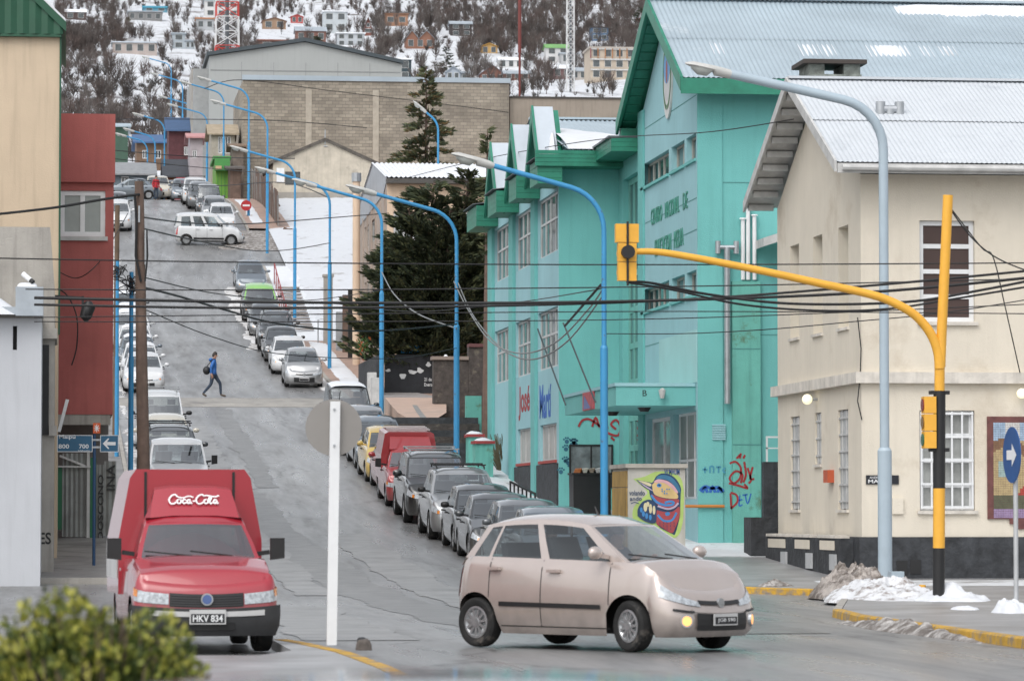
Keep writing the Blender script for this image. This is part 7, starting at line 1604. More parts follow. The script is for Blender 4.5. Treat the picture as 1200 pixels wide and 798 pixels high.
# ------------------------------------------------------------------ up the street: fence, steps, posts, masts
def upper_bits():
    u = 12.9; t = thing('plank_fence', 'ragged dark plank fence along the upper pavement', 'fence', (u, 245, gz(245))); rnd = random.Random(9)
    for k in range(34):
        v = 233.5 + k * .95; h = 1.7 + rnd.random() * .7; m = MB(); m.prism([(u - .04, v - .28, gz(v)), (u - .04, v + .28, gz(v)), (u - .04 + rnd.uniform(-.1, .1), v + .26, gz(v) + h), (u - .04, v - .25, gz(v) + h - rnd.random() * .3)], (.06, 0, 0)); m.build('plank', A_WOOD if k % 3 else M('grey plank', (.2, .19, .18), .85, var=.3), t)
    for hh in (.6, 1.4): m = MB(); m.tube([(u + .06, v, gz(v) + hh) for v in np.arange(233, 266.1, 3)], .05, 5); m.build('rail', A_WOOD, t)
    t = thing('timber_barrier', 'broken brown timber barrier across the snowy lot', 'barrier', (U(368, 232), 232, gz(232)))
    for a, b, w in (((332, 268), (345, 274), .3), ((345, 274), (397, 274.5), .22), ((352, 272), (362, 284), .16), ((366, 272), (367, 283), .2), ((340, 268), (340, 280), .3)): m = MB(); m.bar(at(*a, 231), at(*b, 231), w, w * .7); m.build('beam', A_WOOD, t)
    t = thing('snowy_steps', 'flight of wooden steps half buried in the snowy lot', 'steps', (U(352, 190), 190, gz(190)))
    for k in range(15):
        f = k / 14; v = 187 + 17 * f; x = U(356 - 16 * f, v, 380 - 90 * f); m = MB(); m.box(x - .62, x + .5, v - .12, v + .16, gz(v) + .2, gz(v) + .27); m.build('step', M('wet timber', (.25, .22, .2), .8, var=.4, scale=3), t)
    m = MB(); rl = [];
    for k in range(8):
        f = k / 7; v = 187 + 19 * f; x = U(356 - 17 * f, v, 380 - 90 * f) - .8; rl.append((x, v, gz(v) + 1.25)); m.tube([(x, v, gz(v)), (x, v, gz(v) + 1.25)], .03, 6)
    m.tube(rl, .03, 6); m.build('hand_rail', M('red rail', (.3, .05, .05), .6), t)
    v = 181; x = U(384.5, v); t = thing('concrete_pillar', 'square concrete pillar standing in the snow', 'pillar', (x, v, gz(v))); MB().box(x - .22, x + .2, v, v + .4, gz(v), Z(326, v)).build('shaft', A_CONC, t); MB().box(x - .27, x + .25, v - .05, v + .45, Z(326, v) + .001, Z(323, v)).build('cap', A_CONC, t); m = MB(); m.tube([(x - .5, v - .1, gz(v)), (x - .5, v - .1, gz(v) + 1.2), (x - .25, v - .1, gz(v) + 1.25)], .03, 6); m.build('bracket_pipe', A_METAL, t)
    for i, (px, yt, v, r_, mt) in enumerate(((404, 347, 176, .12, A_WOOD), (410, 341, 173, .1, A_BLACK), (399, 367, 177, .22, A_METAL))):
        x = U(px, v); m = MB(); m.box(x - r_, x + r_, v - r_, v + r_, gz(v), Z(yt, v)); tag(m.build('gate_post', mt), ('brown timber', 'black steel', 'wide grey sheet')[i] + ' gate post beside the peach building', 'post', 'gate posts by the peach building')
    # no-entry sign on its lamp post
    v = vof(290.5, LU, 500) - .3; c = at(288.5, 241, v); t = thing('no_entry_sign', 'red no-entry sign fixed to a blue lamp post', 'road sign', (c.x, v, c.z)); disc(c, .33, (0, -1, 0), .015, 28).build('disc', M('sign red', (.4, .015, .02), .4), t); MB().box(c.x - .22, c.x + .22, v - .022, v - .017, c.z - .055, c.z + .055).build('white_bar', A_WHITE, t); MB().tube([(c.x, v + .03, gz(v)), (c.x, v + .03, c.z + .3)], .03, 8).build('post', A_GREYW, t)
    # lattice masts
    def mast(label, px, v, y0, y1, w0, w1, n, bands, r_=.05):
        x = U(px, v, y0); z0, z1 = Z(y0, v, px), Z(y1, v, px); t = thing('lattice_mast', label, 'mast', (x, v, z0)); R_, W_ = M('mast red', (.5, .05, .04), .6), M('mast white', (.62, .62, .62), .6); Bk = M('mast dark core', (.1, .11, .12), .6)
        cr = lambda k, i: V((x + (w0 + (w1 - w0) * k) * (-.5, .5, .5, -.5)[i], v + (w0 + (w1 - w0) * k) * (-.5, -.5, .5, .5)[i], z0 + (z1 - z0) * k))
        for s in range(n):
            m = MB(); k0, k1 = s / n, (s + 1) / n
            for i in range(4):
                j = (i + 1) % 4; m.tube([cr(k0, i), cr(k1, i)], r_, 5); m.tube([cr(k1, i), cr(k1, j)], r_ * .7, 4); m.tube([cr(k0, i), cr(k1, j)], r_ * .7, 4); m.tube([cr(k0, j), cr(k1, i)], r_ * .7, 4)
            m.build('mast_section', R_ if bands(s) else W_, t)
        if w0 > 1: m = MB(); m.tube([(x, v, z0), (x, v, z1)], .18, 8); m.build('cable_core', Bk, t)
    mast('broad red and white lattice mast behind the grey hall', 266, 345, 72, -30, 2.1, 1.9, 6, lambda s: s in (0, 3, 5), .06)
    mast('slim white lattice mast on the hillside', 668.5, 640, 108, -60, 1.3, 1.1, 18, lambda s: s > 11, .06)
    v = 287; x = U(609, v); t = thing('guyed_mast', 'thin dark red guyed mast behind the rendered wall', 'mast', (x, v, Z(170, v))); m = MB(); m.tube([(x, v, gz(v)), (x, v, Z(62, v))], .09, 6); m.build('lower_mast', M('mast maroon', (.16, .04, .035), .7), t); m = MB(); m.tube([(x, v, Z(62, v)), (x, v, Z(-40, v))], .14, 6); m.build('upper_mast', M('mast maroon', (.16, .04, .035), .7), t)
upper_bits()

# ------------------------------------------------------------------ overhead cables
def cable(label, pts, r=.014, mat=None, group='overhead cables'):
    p = [at(a, b, c) for a, b, c in pts]; m = MB(); m.tube(smooth_path([tuple(q) for q in p], 8), r, 6)
    return tag(m.build('overhead_cable', mat or A_CABLE, smooth=True), label, 'cable', group)
CB = [
 ('thin cable crossing in front of the cream house upper window sills', [(-40, 302, 60), (250, 307, 61), (600, 310, 62), (900, 310, 62), (1240, 308, 62)], .012, 0),
 ('thin cable just above the thick bundles', [(30, 339, 66), (300, 340, 66), (600, 338, 66), (900, 334, 66), (1240, 326, 66)], .012, 0),
 ('upper thick black cable bundle spanning the whole street', [(40, 349, 64), (300, 354, 64), (600, 355, 64), (850, 350, 64), (1040, 341, 64), (1240, 322, 64)], .028, 0),
 ('lower thick black cable bundle spanning the whole street', [(40, 357, 64.5), (300, 361, 64.5), (600, 358, 64.5), (820, 350, 64.5), (1040, 333, 64.5), (1240, 314, 64.5)], .024, 0),
 ('thin cable below the thick bundles with hardly any sag', [(40, 372, 65), (400, 368, 65), (800, 365, 65), (1240, 368, 65)], .01, 0),
 ('lowest thin cable below the thick bundles', [(40, 377, 65.4), (400, 377, 65.4), (800, 373, 65.4), (1240, 355, 65.4)], .01, 0),
 ('black cable hanging from the hanging signal head to the right', [(735, 330, 62.2), (765, 332, 62.6), (830, 345, 63), (930, 356, 63), (1060, 354, 63), (1150, 340, 63), (1240, 322, 63)], .024, 0),
 ('second black cable dipping from the hanging signal head', [(735, 331, 62.2), (790, 340, 63), (870, 357, 64), (960, 364, 64), (1040, 362, 64), (1120, 350, 64), (1240, 330, 64)], .02, 0),
 ('slack thin cable rising past the cream house corner', [(709, 391, 82), (800, 391, 78), (900, 386, 74), (1000, 377, 72), (1110, 366, 71), (1240, 345, 71)], .011, 0),
 ('cable sloping from the beige building to the wooden pole', [(-30, 254, 78), (60, 244, 80), (120, 234, 81), (163, 228, 81.9)], .03, 0),
 ('cable from the wooden pole sagging to the blue lamp below the stone wall', [(168, 337, 82), (205, 346, 86), (260, 362, 92), (330, 380, 98), (430, 388, 105), (535, 380, 112)], .026, 0),
 ('thin cable from the wooden pole toward the peach building', [(168, 255, 82), (230, 262, 95), (300, 262, 115), (380, 256, 140), (455, 250, 161)], .02, 0),
 ('thin cable from the wooden pole top across the snow bank', [(168, 268, 82), (230, 282, 95), (300, 294, 120), (345, 292, 150), (386, 285, 166)], .018, 0),
 ('thin cable from the wooden pole low across the street', [(168, 325, 82), (260, 345, 100), (360, 352, 125), (447, 340, 140)], .015, 0),
 ('cable from the wooden pole falling away to the right lower kerb', [(168, 362, 82), (250, 395, 92), (330, 415, 100), (460, 420, 106), (535, 408, 112)], .012, 0),
 ('thin cable rising across the school roof edge', [(386, 355, 166), (480, 365, 130), (600, 355, 110), (708, 338, 82)], .014, 0),
 ('thin cable across the teal gable wall', [(453, 215, 161), (560, 188, 120), (700, 164, 96), (830, 155, 84), (930, 140, 80)], .012, 0),
 ('pale slack cable looping from the blue lamp to the conifer', [(447, 318, 139.3), (462, 345, 132), (490, 368, 121), (535, 385, 112)], .022, 1),
 ('pale slack cable swooping from the blue lamp to the school front', [(532, 330, 112), (548, 362, 110), (575, 400, 106), (610, 414, 98), (650, 402, 90), (690, 362, 84), (708, 336, 82)], .02, 1),
 ('second pale cable swooping under the first at the school front', [(537, 332, 112), (556, 372, 110), (590, 410, 105), (625, 421, 96), (665, 400, 89), (708, 345, 82)], .02, 1),
 ('thin black cable dropping from the signal extension to the right wall', [(1111, 240, 62), (1150, 290, 66), (1164, 302, 68), (1178, 360, 72), (1196, 440, 75)], .012, 0),
 ('twisted black cable from the signal extension to the frame edge', [(1114, 246, 62), (1140, 280, 62), (1175, 306, 62), (1240, 330, 62)], .012, 0),
 ('thin cable beside the red wall window', [(68, 318, 91.5), (90, 326, 91.4), (112, 312, 91.4), (130, 285, 95), (150, 250, 100)], .012, 0),
 ('blue black lead hanging down the red wall', [(68, 338, 91.7), (80, 348, 91.7), (90, 372, 91.7), (90, 405, 91.7), (84, 428, 91.7)], .018, 0),
 ('thick black tangle of cable beside the blue lamp and signal', [(662, 382, 90), (690, 350, 84), (704, 334, 82.2)], .03, 0),
 ('upper street cable above the lime green shop', [(130, 140, 240), (220, 140, 250), (330, 142, 260), (430, 150, 262)], .03, 0),
 ('upper street cable across the crimson house', [(130, 176, 240), (230, 184, 250), (345, 186, 225)], .03, 0),
 ('upper street cable at the no-entry sign height', [(130, 186, 236), (230, 196, 240), (345, 206, 205)], .025, 0),
 ('lowest upper street cable behind the crossing van', [(140, 208, 236), (240, 218, 238), (330, 214, 210), (386, 232, 172)], .025, 0),
 ('thin cable stretched over the block hall wall', [(240, 104, 275), (283, 94, 281), (390, 107, 281.5), (500, 120, 281.5), (596, 132, 281.5)], .03, 0),
]
for lb, pt, r_, g_ in CB: cable(lb, pt, r_, A_CABLEG if g_ else None)
# black wall siren hanging by the red wall
def siren():  # black plastic insulators, modelled in the shape of a hanging lamp
    v = 79.0; c = at(100, 362, v); t = thing('wall_lamp', 'black wall lamp on a bracket before the red wall', 'lamp', (c.x, v, c.z)); m = MB(); m.bar(at(50, 346, v), at(97, 349, v), .05, .04); m.build('bracket', A_BLACK, t); m = MB(); m.bar(at(97, 347, v), at(97, 362, v), .05, .05); m.build('hanger', A_BLACK, t)
    m = MB(); m.tube([at(104, 353, v), at(104, 359, v), at(100, 372, v), at(101, 377, v)], [.06, .14, .12, .03], 12); m.build('shade', A_BLACK, t, smooth=True)
siren()

# ------------------------------------------------------------------ people
def person(label, loc, head, H, jacket, legs, skin, shoes, hairm, pose):
    """continuous skinned figure; pose: dict of joint -> (forward, left, up) for a 1.75 m body"""
    J = dict(pelvis=(0, 0, .95), waist=(.0, 0, 1.1), chest=(.02, 0, 1.32), neck=(.03, 0, 1.5), headb=(.05, 0, 1.58), headt=(.06, 0, 1.72),
             shl=(.02, .19, 1.43), ell=(0, .25, 1.16), wrl=(.06, .24, .92), hal=(.1, .235, .83), shr=(.02, -.19, 1.43), elr=(-.02, -.25, 1.16), wrr=(.04, -.24, .92), har=(.07, -.235, .83),
             hipl=(0, .1, .92), knl=(.05, .1, .5), anl=(.0, .1, .09), tol=(.2, .11, .035), hipr=(0, -.1, .92), knr=(0, -.1, .5), anr=(0, -.1, .09), tor=(.2, -.11, .035))
    J.update(pose); k = H / 1.75; names = list(J)
    Rz = dict(pelvis=.15, waist=.155, chest=.175, neck=.065, headb=.085, headt=.085, shl=.085, ell=.062, wrl=.042, hal=.04, shr=.085, elr=.062, wrr=.042, har=.04, hipl=.1, knl=.066, anl=.046, tol=.04, hipr=.1, knr=.066, anr=.046, tor=.04)
    E = [('pelvis', 'waist'), ('waist', 'chest'), ('chest', 'neck'), ('neck', 'headb'), ('headb', 'headt')] + [e for s in 'lr' for e in (('chest', 'sh' + s), ('sh' + s, 'el' + s), ('el' + s, 'wr' + s), ('wr' + s, 'ha' + s), ('pelvis', 'hip' + s), ('hip' + s, 'kn' + s), ('kn' + s, 'an' + s), ('an' + s, 'to' + s))]
    me = bpy.data.meshes.new('tmp'); vs = [tuple(c * k for c in J[n]) for n in names]; es = [(names.index(a), names.index(b)) for a, b in E]; seg_n = list(names)
    # fingers
    for s in 'lr':
        w, h = V(J['wr' + s]), V(J['ha' + s]); d = (h - w).normalized()
        for i, off in enumerate((-.03, -.012, .008, .026)):
            p = h + V((off, 0, 0)) + d * (.075 - .008 * abs(i - 1.3)); vs.append(tuple(p * k)); es.append((names.index('ha' + s), len(vs) - 1)); seg_n.append('ha' + s)
        p = h + V((.045, 0, .01)); vs.append(tuple(p * k)); es.append((names.index('ha' + s), len(vs) - 1)); seg_n.append('ha' + s)
    me.from_pydata(vs, es, []); ob = bpy.data.objects.new('tmp', me); COL.objects.link(ob)
    sk = ob.modifiers.new('s', 'SKIN'); ob.modifiers.new('ss', 'SUBSURF').levels = 2; ob.modifiers['ss'].render_levels = 2
    for i, sv_ in enumerate(me.skin_vertices[0].data):
        r_ = (Rz[names[i]] if i < len(names) else .011) * k; sv_.radius = (r_, r_ * (1.0 if i >= len(names) or names[i] not in ('chest', 'waist', 'pelvis') else .8)); sv_.use_root = (i == 0)
    bpy.context.view_layer.update(); me2 = bpy.data.meshes.new_from_object(ob.evaluated_get(bpy.context.evaluated_depsgraph_get())); bpy.data.objects.remove(ob)
    for m_ in (jacket, legs, skin, shoes): me2.materials.append(m_)
    jp = [(n_, V(v_)) for n_, v_ in zip(seg_n, vs)]; segs = [(seg_n[a], seg_n[b], V(vs[a]), V(vs[b])) for a, b in es]
    me2.materials.clear()
    for m_ in (jacket, legs, skin, shoes): me2.materials.append(m_)
    for p in me2.polygons:
        c = p.center; best, bs = 9, None
        for a, b, pa, pb in segs:
            ab = pb - pa; t = max(0, min(1, (c - pa).dot(ab) / max(1e-9, ab.length_squared))); d = (c - pa - ab * t).length
            if d < best: best, bs, bt = d, (a, b), t
        a, b = bs; mi = 0
        if a[:2] in ('ha', 'wr') or (a == 'neck') or a == 'headb': mi = 2
        elif a[:3] == 'hip' or a[:2] == 'kn' or (a == 'pelvis' and b[:3] == 'hip'): mi = 1
        if a[:2] == 'an' or (a[:2] == 'kn' and bt > .93): mi = 3
        if a == 'pelvis' and b[:3] == 'hip' and c.z > .86 * k: mi = 0
        p.material_index = mi; p.use_smooth = True
    o = bpy.data.objects.new('person', me2); COL.objects.link(o); o.location = loc; o.rotation_euler = (0, 0, head); tag(o, label, 'person')
    hd = V(J['headt']) * k; hb = V(J['headb']) * k; m = MB(); rows = []
    for i in range(9):
        t = i / 8 * math.pi * .62; rows.append([hd.lerp(hb, .25) + V((-.012 + .104 * k * math.sin(t) * math.cos(a), .1 * k * math.sin(t) * math.sin(a), .11 * k * math.cos(t) - (.05 if math.cos(a) < 0 else -.02) * math.sin(t))) for a in np.linspace(0, 2 * math.pi, 15)[:-1]])
    m.grid(rows, True); m.build('hair', hairm, o, smooth=True, world=False)
    m = MB(); f = hb.lerp(hd, .35) + V((.095 * k, 0, 0)); m.prism([f + V((-.02, -.018, -.02)), f + V((.022, 0, -.02)), f + V((-.02, .018, -.02))], (-.008, 0, .05)); m.build('nose', skin, o, world=False)
    for s in (-1, 1):
        m = MB(); c = hb.lerp(hd, .3) + V((-.005, s * .09 * k, 0)); m.grid([[c + V((.02 * math.cos(a) * q, s * .01 * (1 - q), .032 * math.sin(a) * q)) for a in np.linspace(0, 2 * math.pi, 9)[:-1]] for q in (.01, .6, 1)], True); m.build('ear', skin, o, world=False)
    return o, J, k
SK = M('skin', (.42, .24, .17), .6, var=.1); JB = M('blue puffer jacket', (.015, .11, .36), .55, var=.3, scale=9, bump=.8, bscale=14); JE = M('dark jeans', (.03, .045, .07), .85, var=.25, scale=6); SH = M('brown shoes', (.1, .075, .055), .8); HR = M('dark hair', (.035, .028, .025), .8, var=.3, scale=20)
v = 150.9; pw = V((U(250, v, 465), v, gz(v) + .005))
walk_pose = dict(hipl=(.02, .1, .92), knl=(.27, .1, .55), anl=(.3, .1, .1), tol=(.5, .1, .05), hipr=(-.02, -.1, .92), knr=(-.1, -.1, .5), anr=(-.42, -.1, .13), tor=(-.26, -.1, .04), ell=(-.08, .26, 1.18), wrl=(-.02, .25, .95), hal=(.02, .24, .86), elr=(-.1, -.26, 1.18), wrr=(-.1, -.26, .93), har=(-.07, -.25, .84))
pers, J, k = person('man in a blue hooded jacket and dark jeans walking across the street', tuple(pw), 0, 1.75, JB, JE, SK, SH, HR, walk_pose)
m = MB(); rows = []                       # hood folded on the back
for i in range(7):
    t = i / 6 * math.pi; rows.append([V((-.1 + .09 * math.sin(t) * math.cos(a), .15 * math.cos(t), 1.47 + .075 * math.sin(t) * math.sin(a))) for a in np.linspace(0, 2 * math.pi, 11)[:-1]])
m.grid(rows, True); m.build('hood', JB, pers, smooth=True, world=False)
bg_t = thing('shoulder_bag', 'black shoulder bag hanging behind the man in blue', 'bag', (pw.x - .27, pw.y - .06, pw.z + 1.05)); m = MB(); rows = []
for i in range(9):
    t = i / 8 * math.pi; rows.append([V((bg_t.location)) + V((.15 * math.sin(t) ** .6 * math.cos(a), -.19 * math.cos(t), .17 * math.sin(t) ** .6 * math.sin(a))) for a in np.linspace(0, 2 * math.pi, 15)[:-1]])
m.grid(rows, True); m.build('bag_body', A_BLACK, bg_t, smooth=True); m = MB(); m.tube(smooth_path([tuple(pw + V(q)) for q in ((-.28, -.1, 1.18), (-.12, -.2, 1.38), (0, -.21, 1.5), (.08, -.12, 1.44), (.02, -.0, 1.36))], 5), .016, 6); m.build('strap', A_BLACK, bg_t)
v = 261; person('person in a red coat standing beside the parked cars at the street head', (U(181, v), v, gz(v) + .005), rad(-60), 1.68, M('red coat', (.4, .02, .03), .7), JE, SK, SH, HR, {})
v = 136; person('person in a blue jacket and white cap behind the stone wall', (U(524, v), v, Z(437, v) - 1.0), rad(200), 1.6, M('royal blue coat', (.02, .08, .4), .6), JE, SK, SH, A_WHITE, {})
MB().box(U(514, 136), U(536, 136), 135.2, 137, gz(136) - .2, Z(437, 136) - 1.005).build('raised_planter', A_CONC)
tag(bpy.data.objects['raised_planter'], 'low concrete planter bed behind the dark stone wall', 'planter')

sit = dict(pelvis=(-.2, 0, .5), waist=(-.25, 0, .66), chest=(-.3, 0, .9), neck=(-.29, 0, 1.08), headb=(-.27, 0, 1.15), headt=(-.26, 0, 1.3), shl=(-.3, .19, 1.02), shr=(-.3, -.19, 1.02), ell=(-.12, .25, .8), elr=(-.12, -.25, .8), wrl=(.12, .18, .92), wrr=(.12, -.18, .92), hal=(.19, .15, .97), har=(.19, -.15, .97),
  hipl=(-.18, .1, .48), hipr=(-.18, -.1, .48), knl=(.25, .12, .6), knr=(.25, -.12, .6), anl=(.45, .12, .3), anr=(.45, -.12, .3), tol=(.62, .12, .3), tor=(.62, -.12, .3))
fv, lv = V((math.cos(TH), math.sin(TH), 0)), V((-math.sin(TH), math.cos(TH), 0)); pd = i10.location + fv * .12 + lv * .36
person('driver in a dark jacket at the wheel of the rose beige hatchback', tuple(pd + V((0, 0, .1))), TH, 1.7, M('dark jacket', (.05, .05, .06), .8), JE, SK, SH, HR, sit)
# ------------------------------------------------------------------ trees and shrubs near the street
def conifer(name, label, base, H, R, n_br, leaders, cols, droop=.1, dens=1.0, z0=.06, seed=1, curve=.8, sparse=0, lf=1.0):
    rnd = random.Random(seed); t = thing(name, label, 'tree', tuple(base)); tr = MB(); base = V(base)
    crown = [MB() for _ in cols]; lim = MB()
    for (dx, dy, hf, rf) in leaders:
        top = base + V((dx, dy, H * hf)); b0 = base + V((dx * .3, dy * .3, 0)); tr.tube([b0, b0.lerp(top, .5), top], [.16 * H / 9, .09 * H / 9, .015], 8)
        for k in range(int(n_br * rf)):
            f = z0 + (1 - z0) * (k + rnd.random()) / (n_br * rf); p = b0.lerp(top, f); a = rnd.random() * 6.283
            ln = R * rf * (1 - f) ** curve * rnd.uniform(.65, 1.15) + .15; d = V((math.cos(a), math.sin(a), 0)); n_ = max(5, int(ln * 9 * dens)); pts = []
            for i in range(7):
                s = i / 6; pts.append(p + d * ln * s + V((0, 0, ln * (.18 * s - droop * s * s * 2 + .3 * droop * s ** 4) + ln * .22 * s ** 3)))
            lim.tube([pts[0], pts[3], pts[6]], [.03, .02, .006], 4, False)
            for i in range(n_ * 3):
                s = .12 + .88 * rnd.random() ** .8; q = s * 6; j = min(5, int(q)); c = pts[j].lerp(pts[j + 1], q - j)
                side = V((-d.y, d.x, 0)) * rnd.uniform(-1, 1) * (.42 * ln * (1.05 - s) * .6 + .1); c = c + side * .75 + V((0, 0, rnd.uniform(-.12, .06)))
                if rnd.random() < sparse * (1 - s): continue
                ax = (d * rnd.uniform(.5, 1) + side * .8 + V((0, 0, rnd.uniform(-.1, .55)))).normalized(); w = ax.cross(V((rnd.uniform(-1, 1), rnd.uniform(-1, 1), rnd.uniform(-1, 1)))).normalized()
                l_, ww = rnd.uniform(.12, .27) * lf, rnd.uniform(.022, .05) * lf; g = crown[min(len(cols) - 1, int(rnd.random() ** 1.2 * len(cols)))]
                g.add([c - ax * l_ * .3 - w * ww * .4, c - ax * l_ * .3 + w * ww * .4, c + ax * l_ * .3 + w * ww, c + ax * l_, c + ax * l_ * .3 - w * ww], [(0, 1, 2, 3, 4)])
    tr.build('trunk', A_WOOD, t, smooth=True); lim.build('limbs', A_WOOD, t)
    for g, c in zip(crown, cols): g.build('crown', c, t, kind='stuff')
    return t
L1, L2, L3 = M('dark conifer foliage', (.036, .05, .026), .8, var=.35, scale=1.5), M('brown green foliage', (.062, .076, .034), .8, var=.3, scale=2), M('olive tips', (.105, .115, .05), .8, var=.3, scale=2)
v = 151.5; conifer('conifer_tree', 'broad dark conifer with several tops before the peach building', (U(512, v), v + 1.5, gz(v) + .3), 9.0, 3.9, 125, ((0, 0, .93, 1), (-1.0, .3, .86, .75), (1.5, .6, .99, .95), (-1.9, -.2, .62, .8), (2.6, .8, .95, .95), (.6, -.6, .8, .9)), (L1, L2, L1, L3), .05, 2.3, .15, 3, .62, 0, 1.15)
v = 214; conifer('spruce_tree', 'bristly half-bare spruce rising in front of the block wall', (U(499, v), v, gz(v)), Z(80, v) - gz(v), 3.4, 120, ((0, 0, 1, 1),), (L2, L3, M('rusty needles', (.13, .085, .035), .85, var=.3, scale=2), L1), .3, 1.7, .2, 11, .8, .25, 1.35)
v = 128; conifer('conifer_sapling', 'thin conifer tip peeking beside the school dormers', (U(571, v), v, gz(v)), Z(152, v) - gz(v), .42, 34, ((0, 0, 1, 1),), (L2, L3), .15, .7, .6, 12, .8)
def bush():
    v = 15.0; rnd = random.Random(21); c = V((U(100, v, 800), v, 0)); t = thing('evergreen_bush', 'yellow green evergreen bush standing before the red pickup', 'bush', (c.x, v, gz(v)))
    cols = [M('bush leaf dark', (.05, .075, .014), .6, var=.3, scale=8), M('bush leaf mid', (.16, .18, .026), .6, var=.3, scale=8), M('bush leaf light', (.34, .33, .06), .6, var=.3, scale=8)]; mbs = [MB(), MB(), MB()]; st = MB(); core = MB()
    for k in range(90):
        a = rnd.random() * 6.28; r_ = .48 * math.sqrt(rnd.random()); p1 = V((c.x + r_ * math.cos(a), v + r_ * math.sin(a), .95 + .3 * (1 - r_ / .48))); p0 = V((c.x + (p1.x - c.x) * .2, v + (p1.y - v) * .2, gz(v))); st.tube([p0, p1], [.008, .003], 4, False)
    n = 0
    while n < 30000:
        x, y, z = rnd.uniform(-1, 1), rnd.uniform(-1, 1), rnd.uniform(-1, 1); q = x * x + y * y + z * z
        if q > 1 or q < .35: continue
        lump = 1 + .2 * noise.noise(V((x * 2.4, y * 2.4, z * 2.4))) + .1 * noise.noise(V((x * 6, y * 6, z * 6)))
        p = c + V((x * .63 * lump, y * .48 * lump, .5 + z * .68 * lump)); ax = (V((x * .7, y * .7, .9)) + V((rnd.gauss(0, .4), rnd.gauss(0, .4), rnd.gauss(0, .35)))).normalized(); w = ax.cross(V((rnd.gauss(0, 1), rnd.gauss(0, 1), rnd.gauss(0, 1)))).normalized(); l_ = rnd.uniform(.022, .042); ww = l_ * .36
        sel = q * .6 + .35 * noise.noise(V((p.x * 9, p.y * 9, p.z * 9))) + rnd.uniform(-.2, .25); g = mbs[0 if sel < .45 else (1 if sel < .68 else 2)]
        g.add([p - w * ww * .4, p + w * ww * .4, p + ax * l_ * .5 + w * ww, p + ax * l_, p + ax * l_ * .5 - w * ww], [(0, 1, 2, 3, 4)]); n += 1
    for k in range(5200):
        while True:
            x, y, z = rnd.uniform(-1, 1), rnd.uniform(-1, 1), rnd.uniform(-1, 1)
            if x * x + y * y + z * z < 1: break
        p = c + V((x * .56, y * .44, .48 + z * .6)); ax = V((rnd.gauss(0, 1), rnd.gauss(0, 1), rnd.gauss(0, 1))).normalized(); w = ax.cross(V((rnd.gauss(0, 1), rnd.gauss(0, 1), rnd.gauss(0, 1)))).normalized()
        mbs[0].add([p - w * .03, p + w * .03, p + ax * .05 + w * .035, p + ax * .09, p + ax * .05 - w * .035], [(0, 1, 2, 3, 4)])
    st.build('stems', A_WOOD, t)
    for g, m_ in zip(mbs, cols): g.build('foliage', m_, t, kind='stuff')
bush()
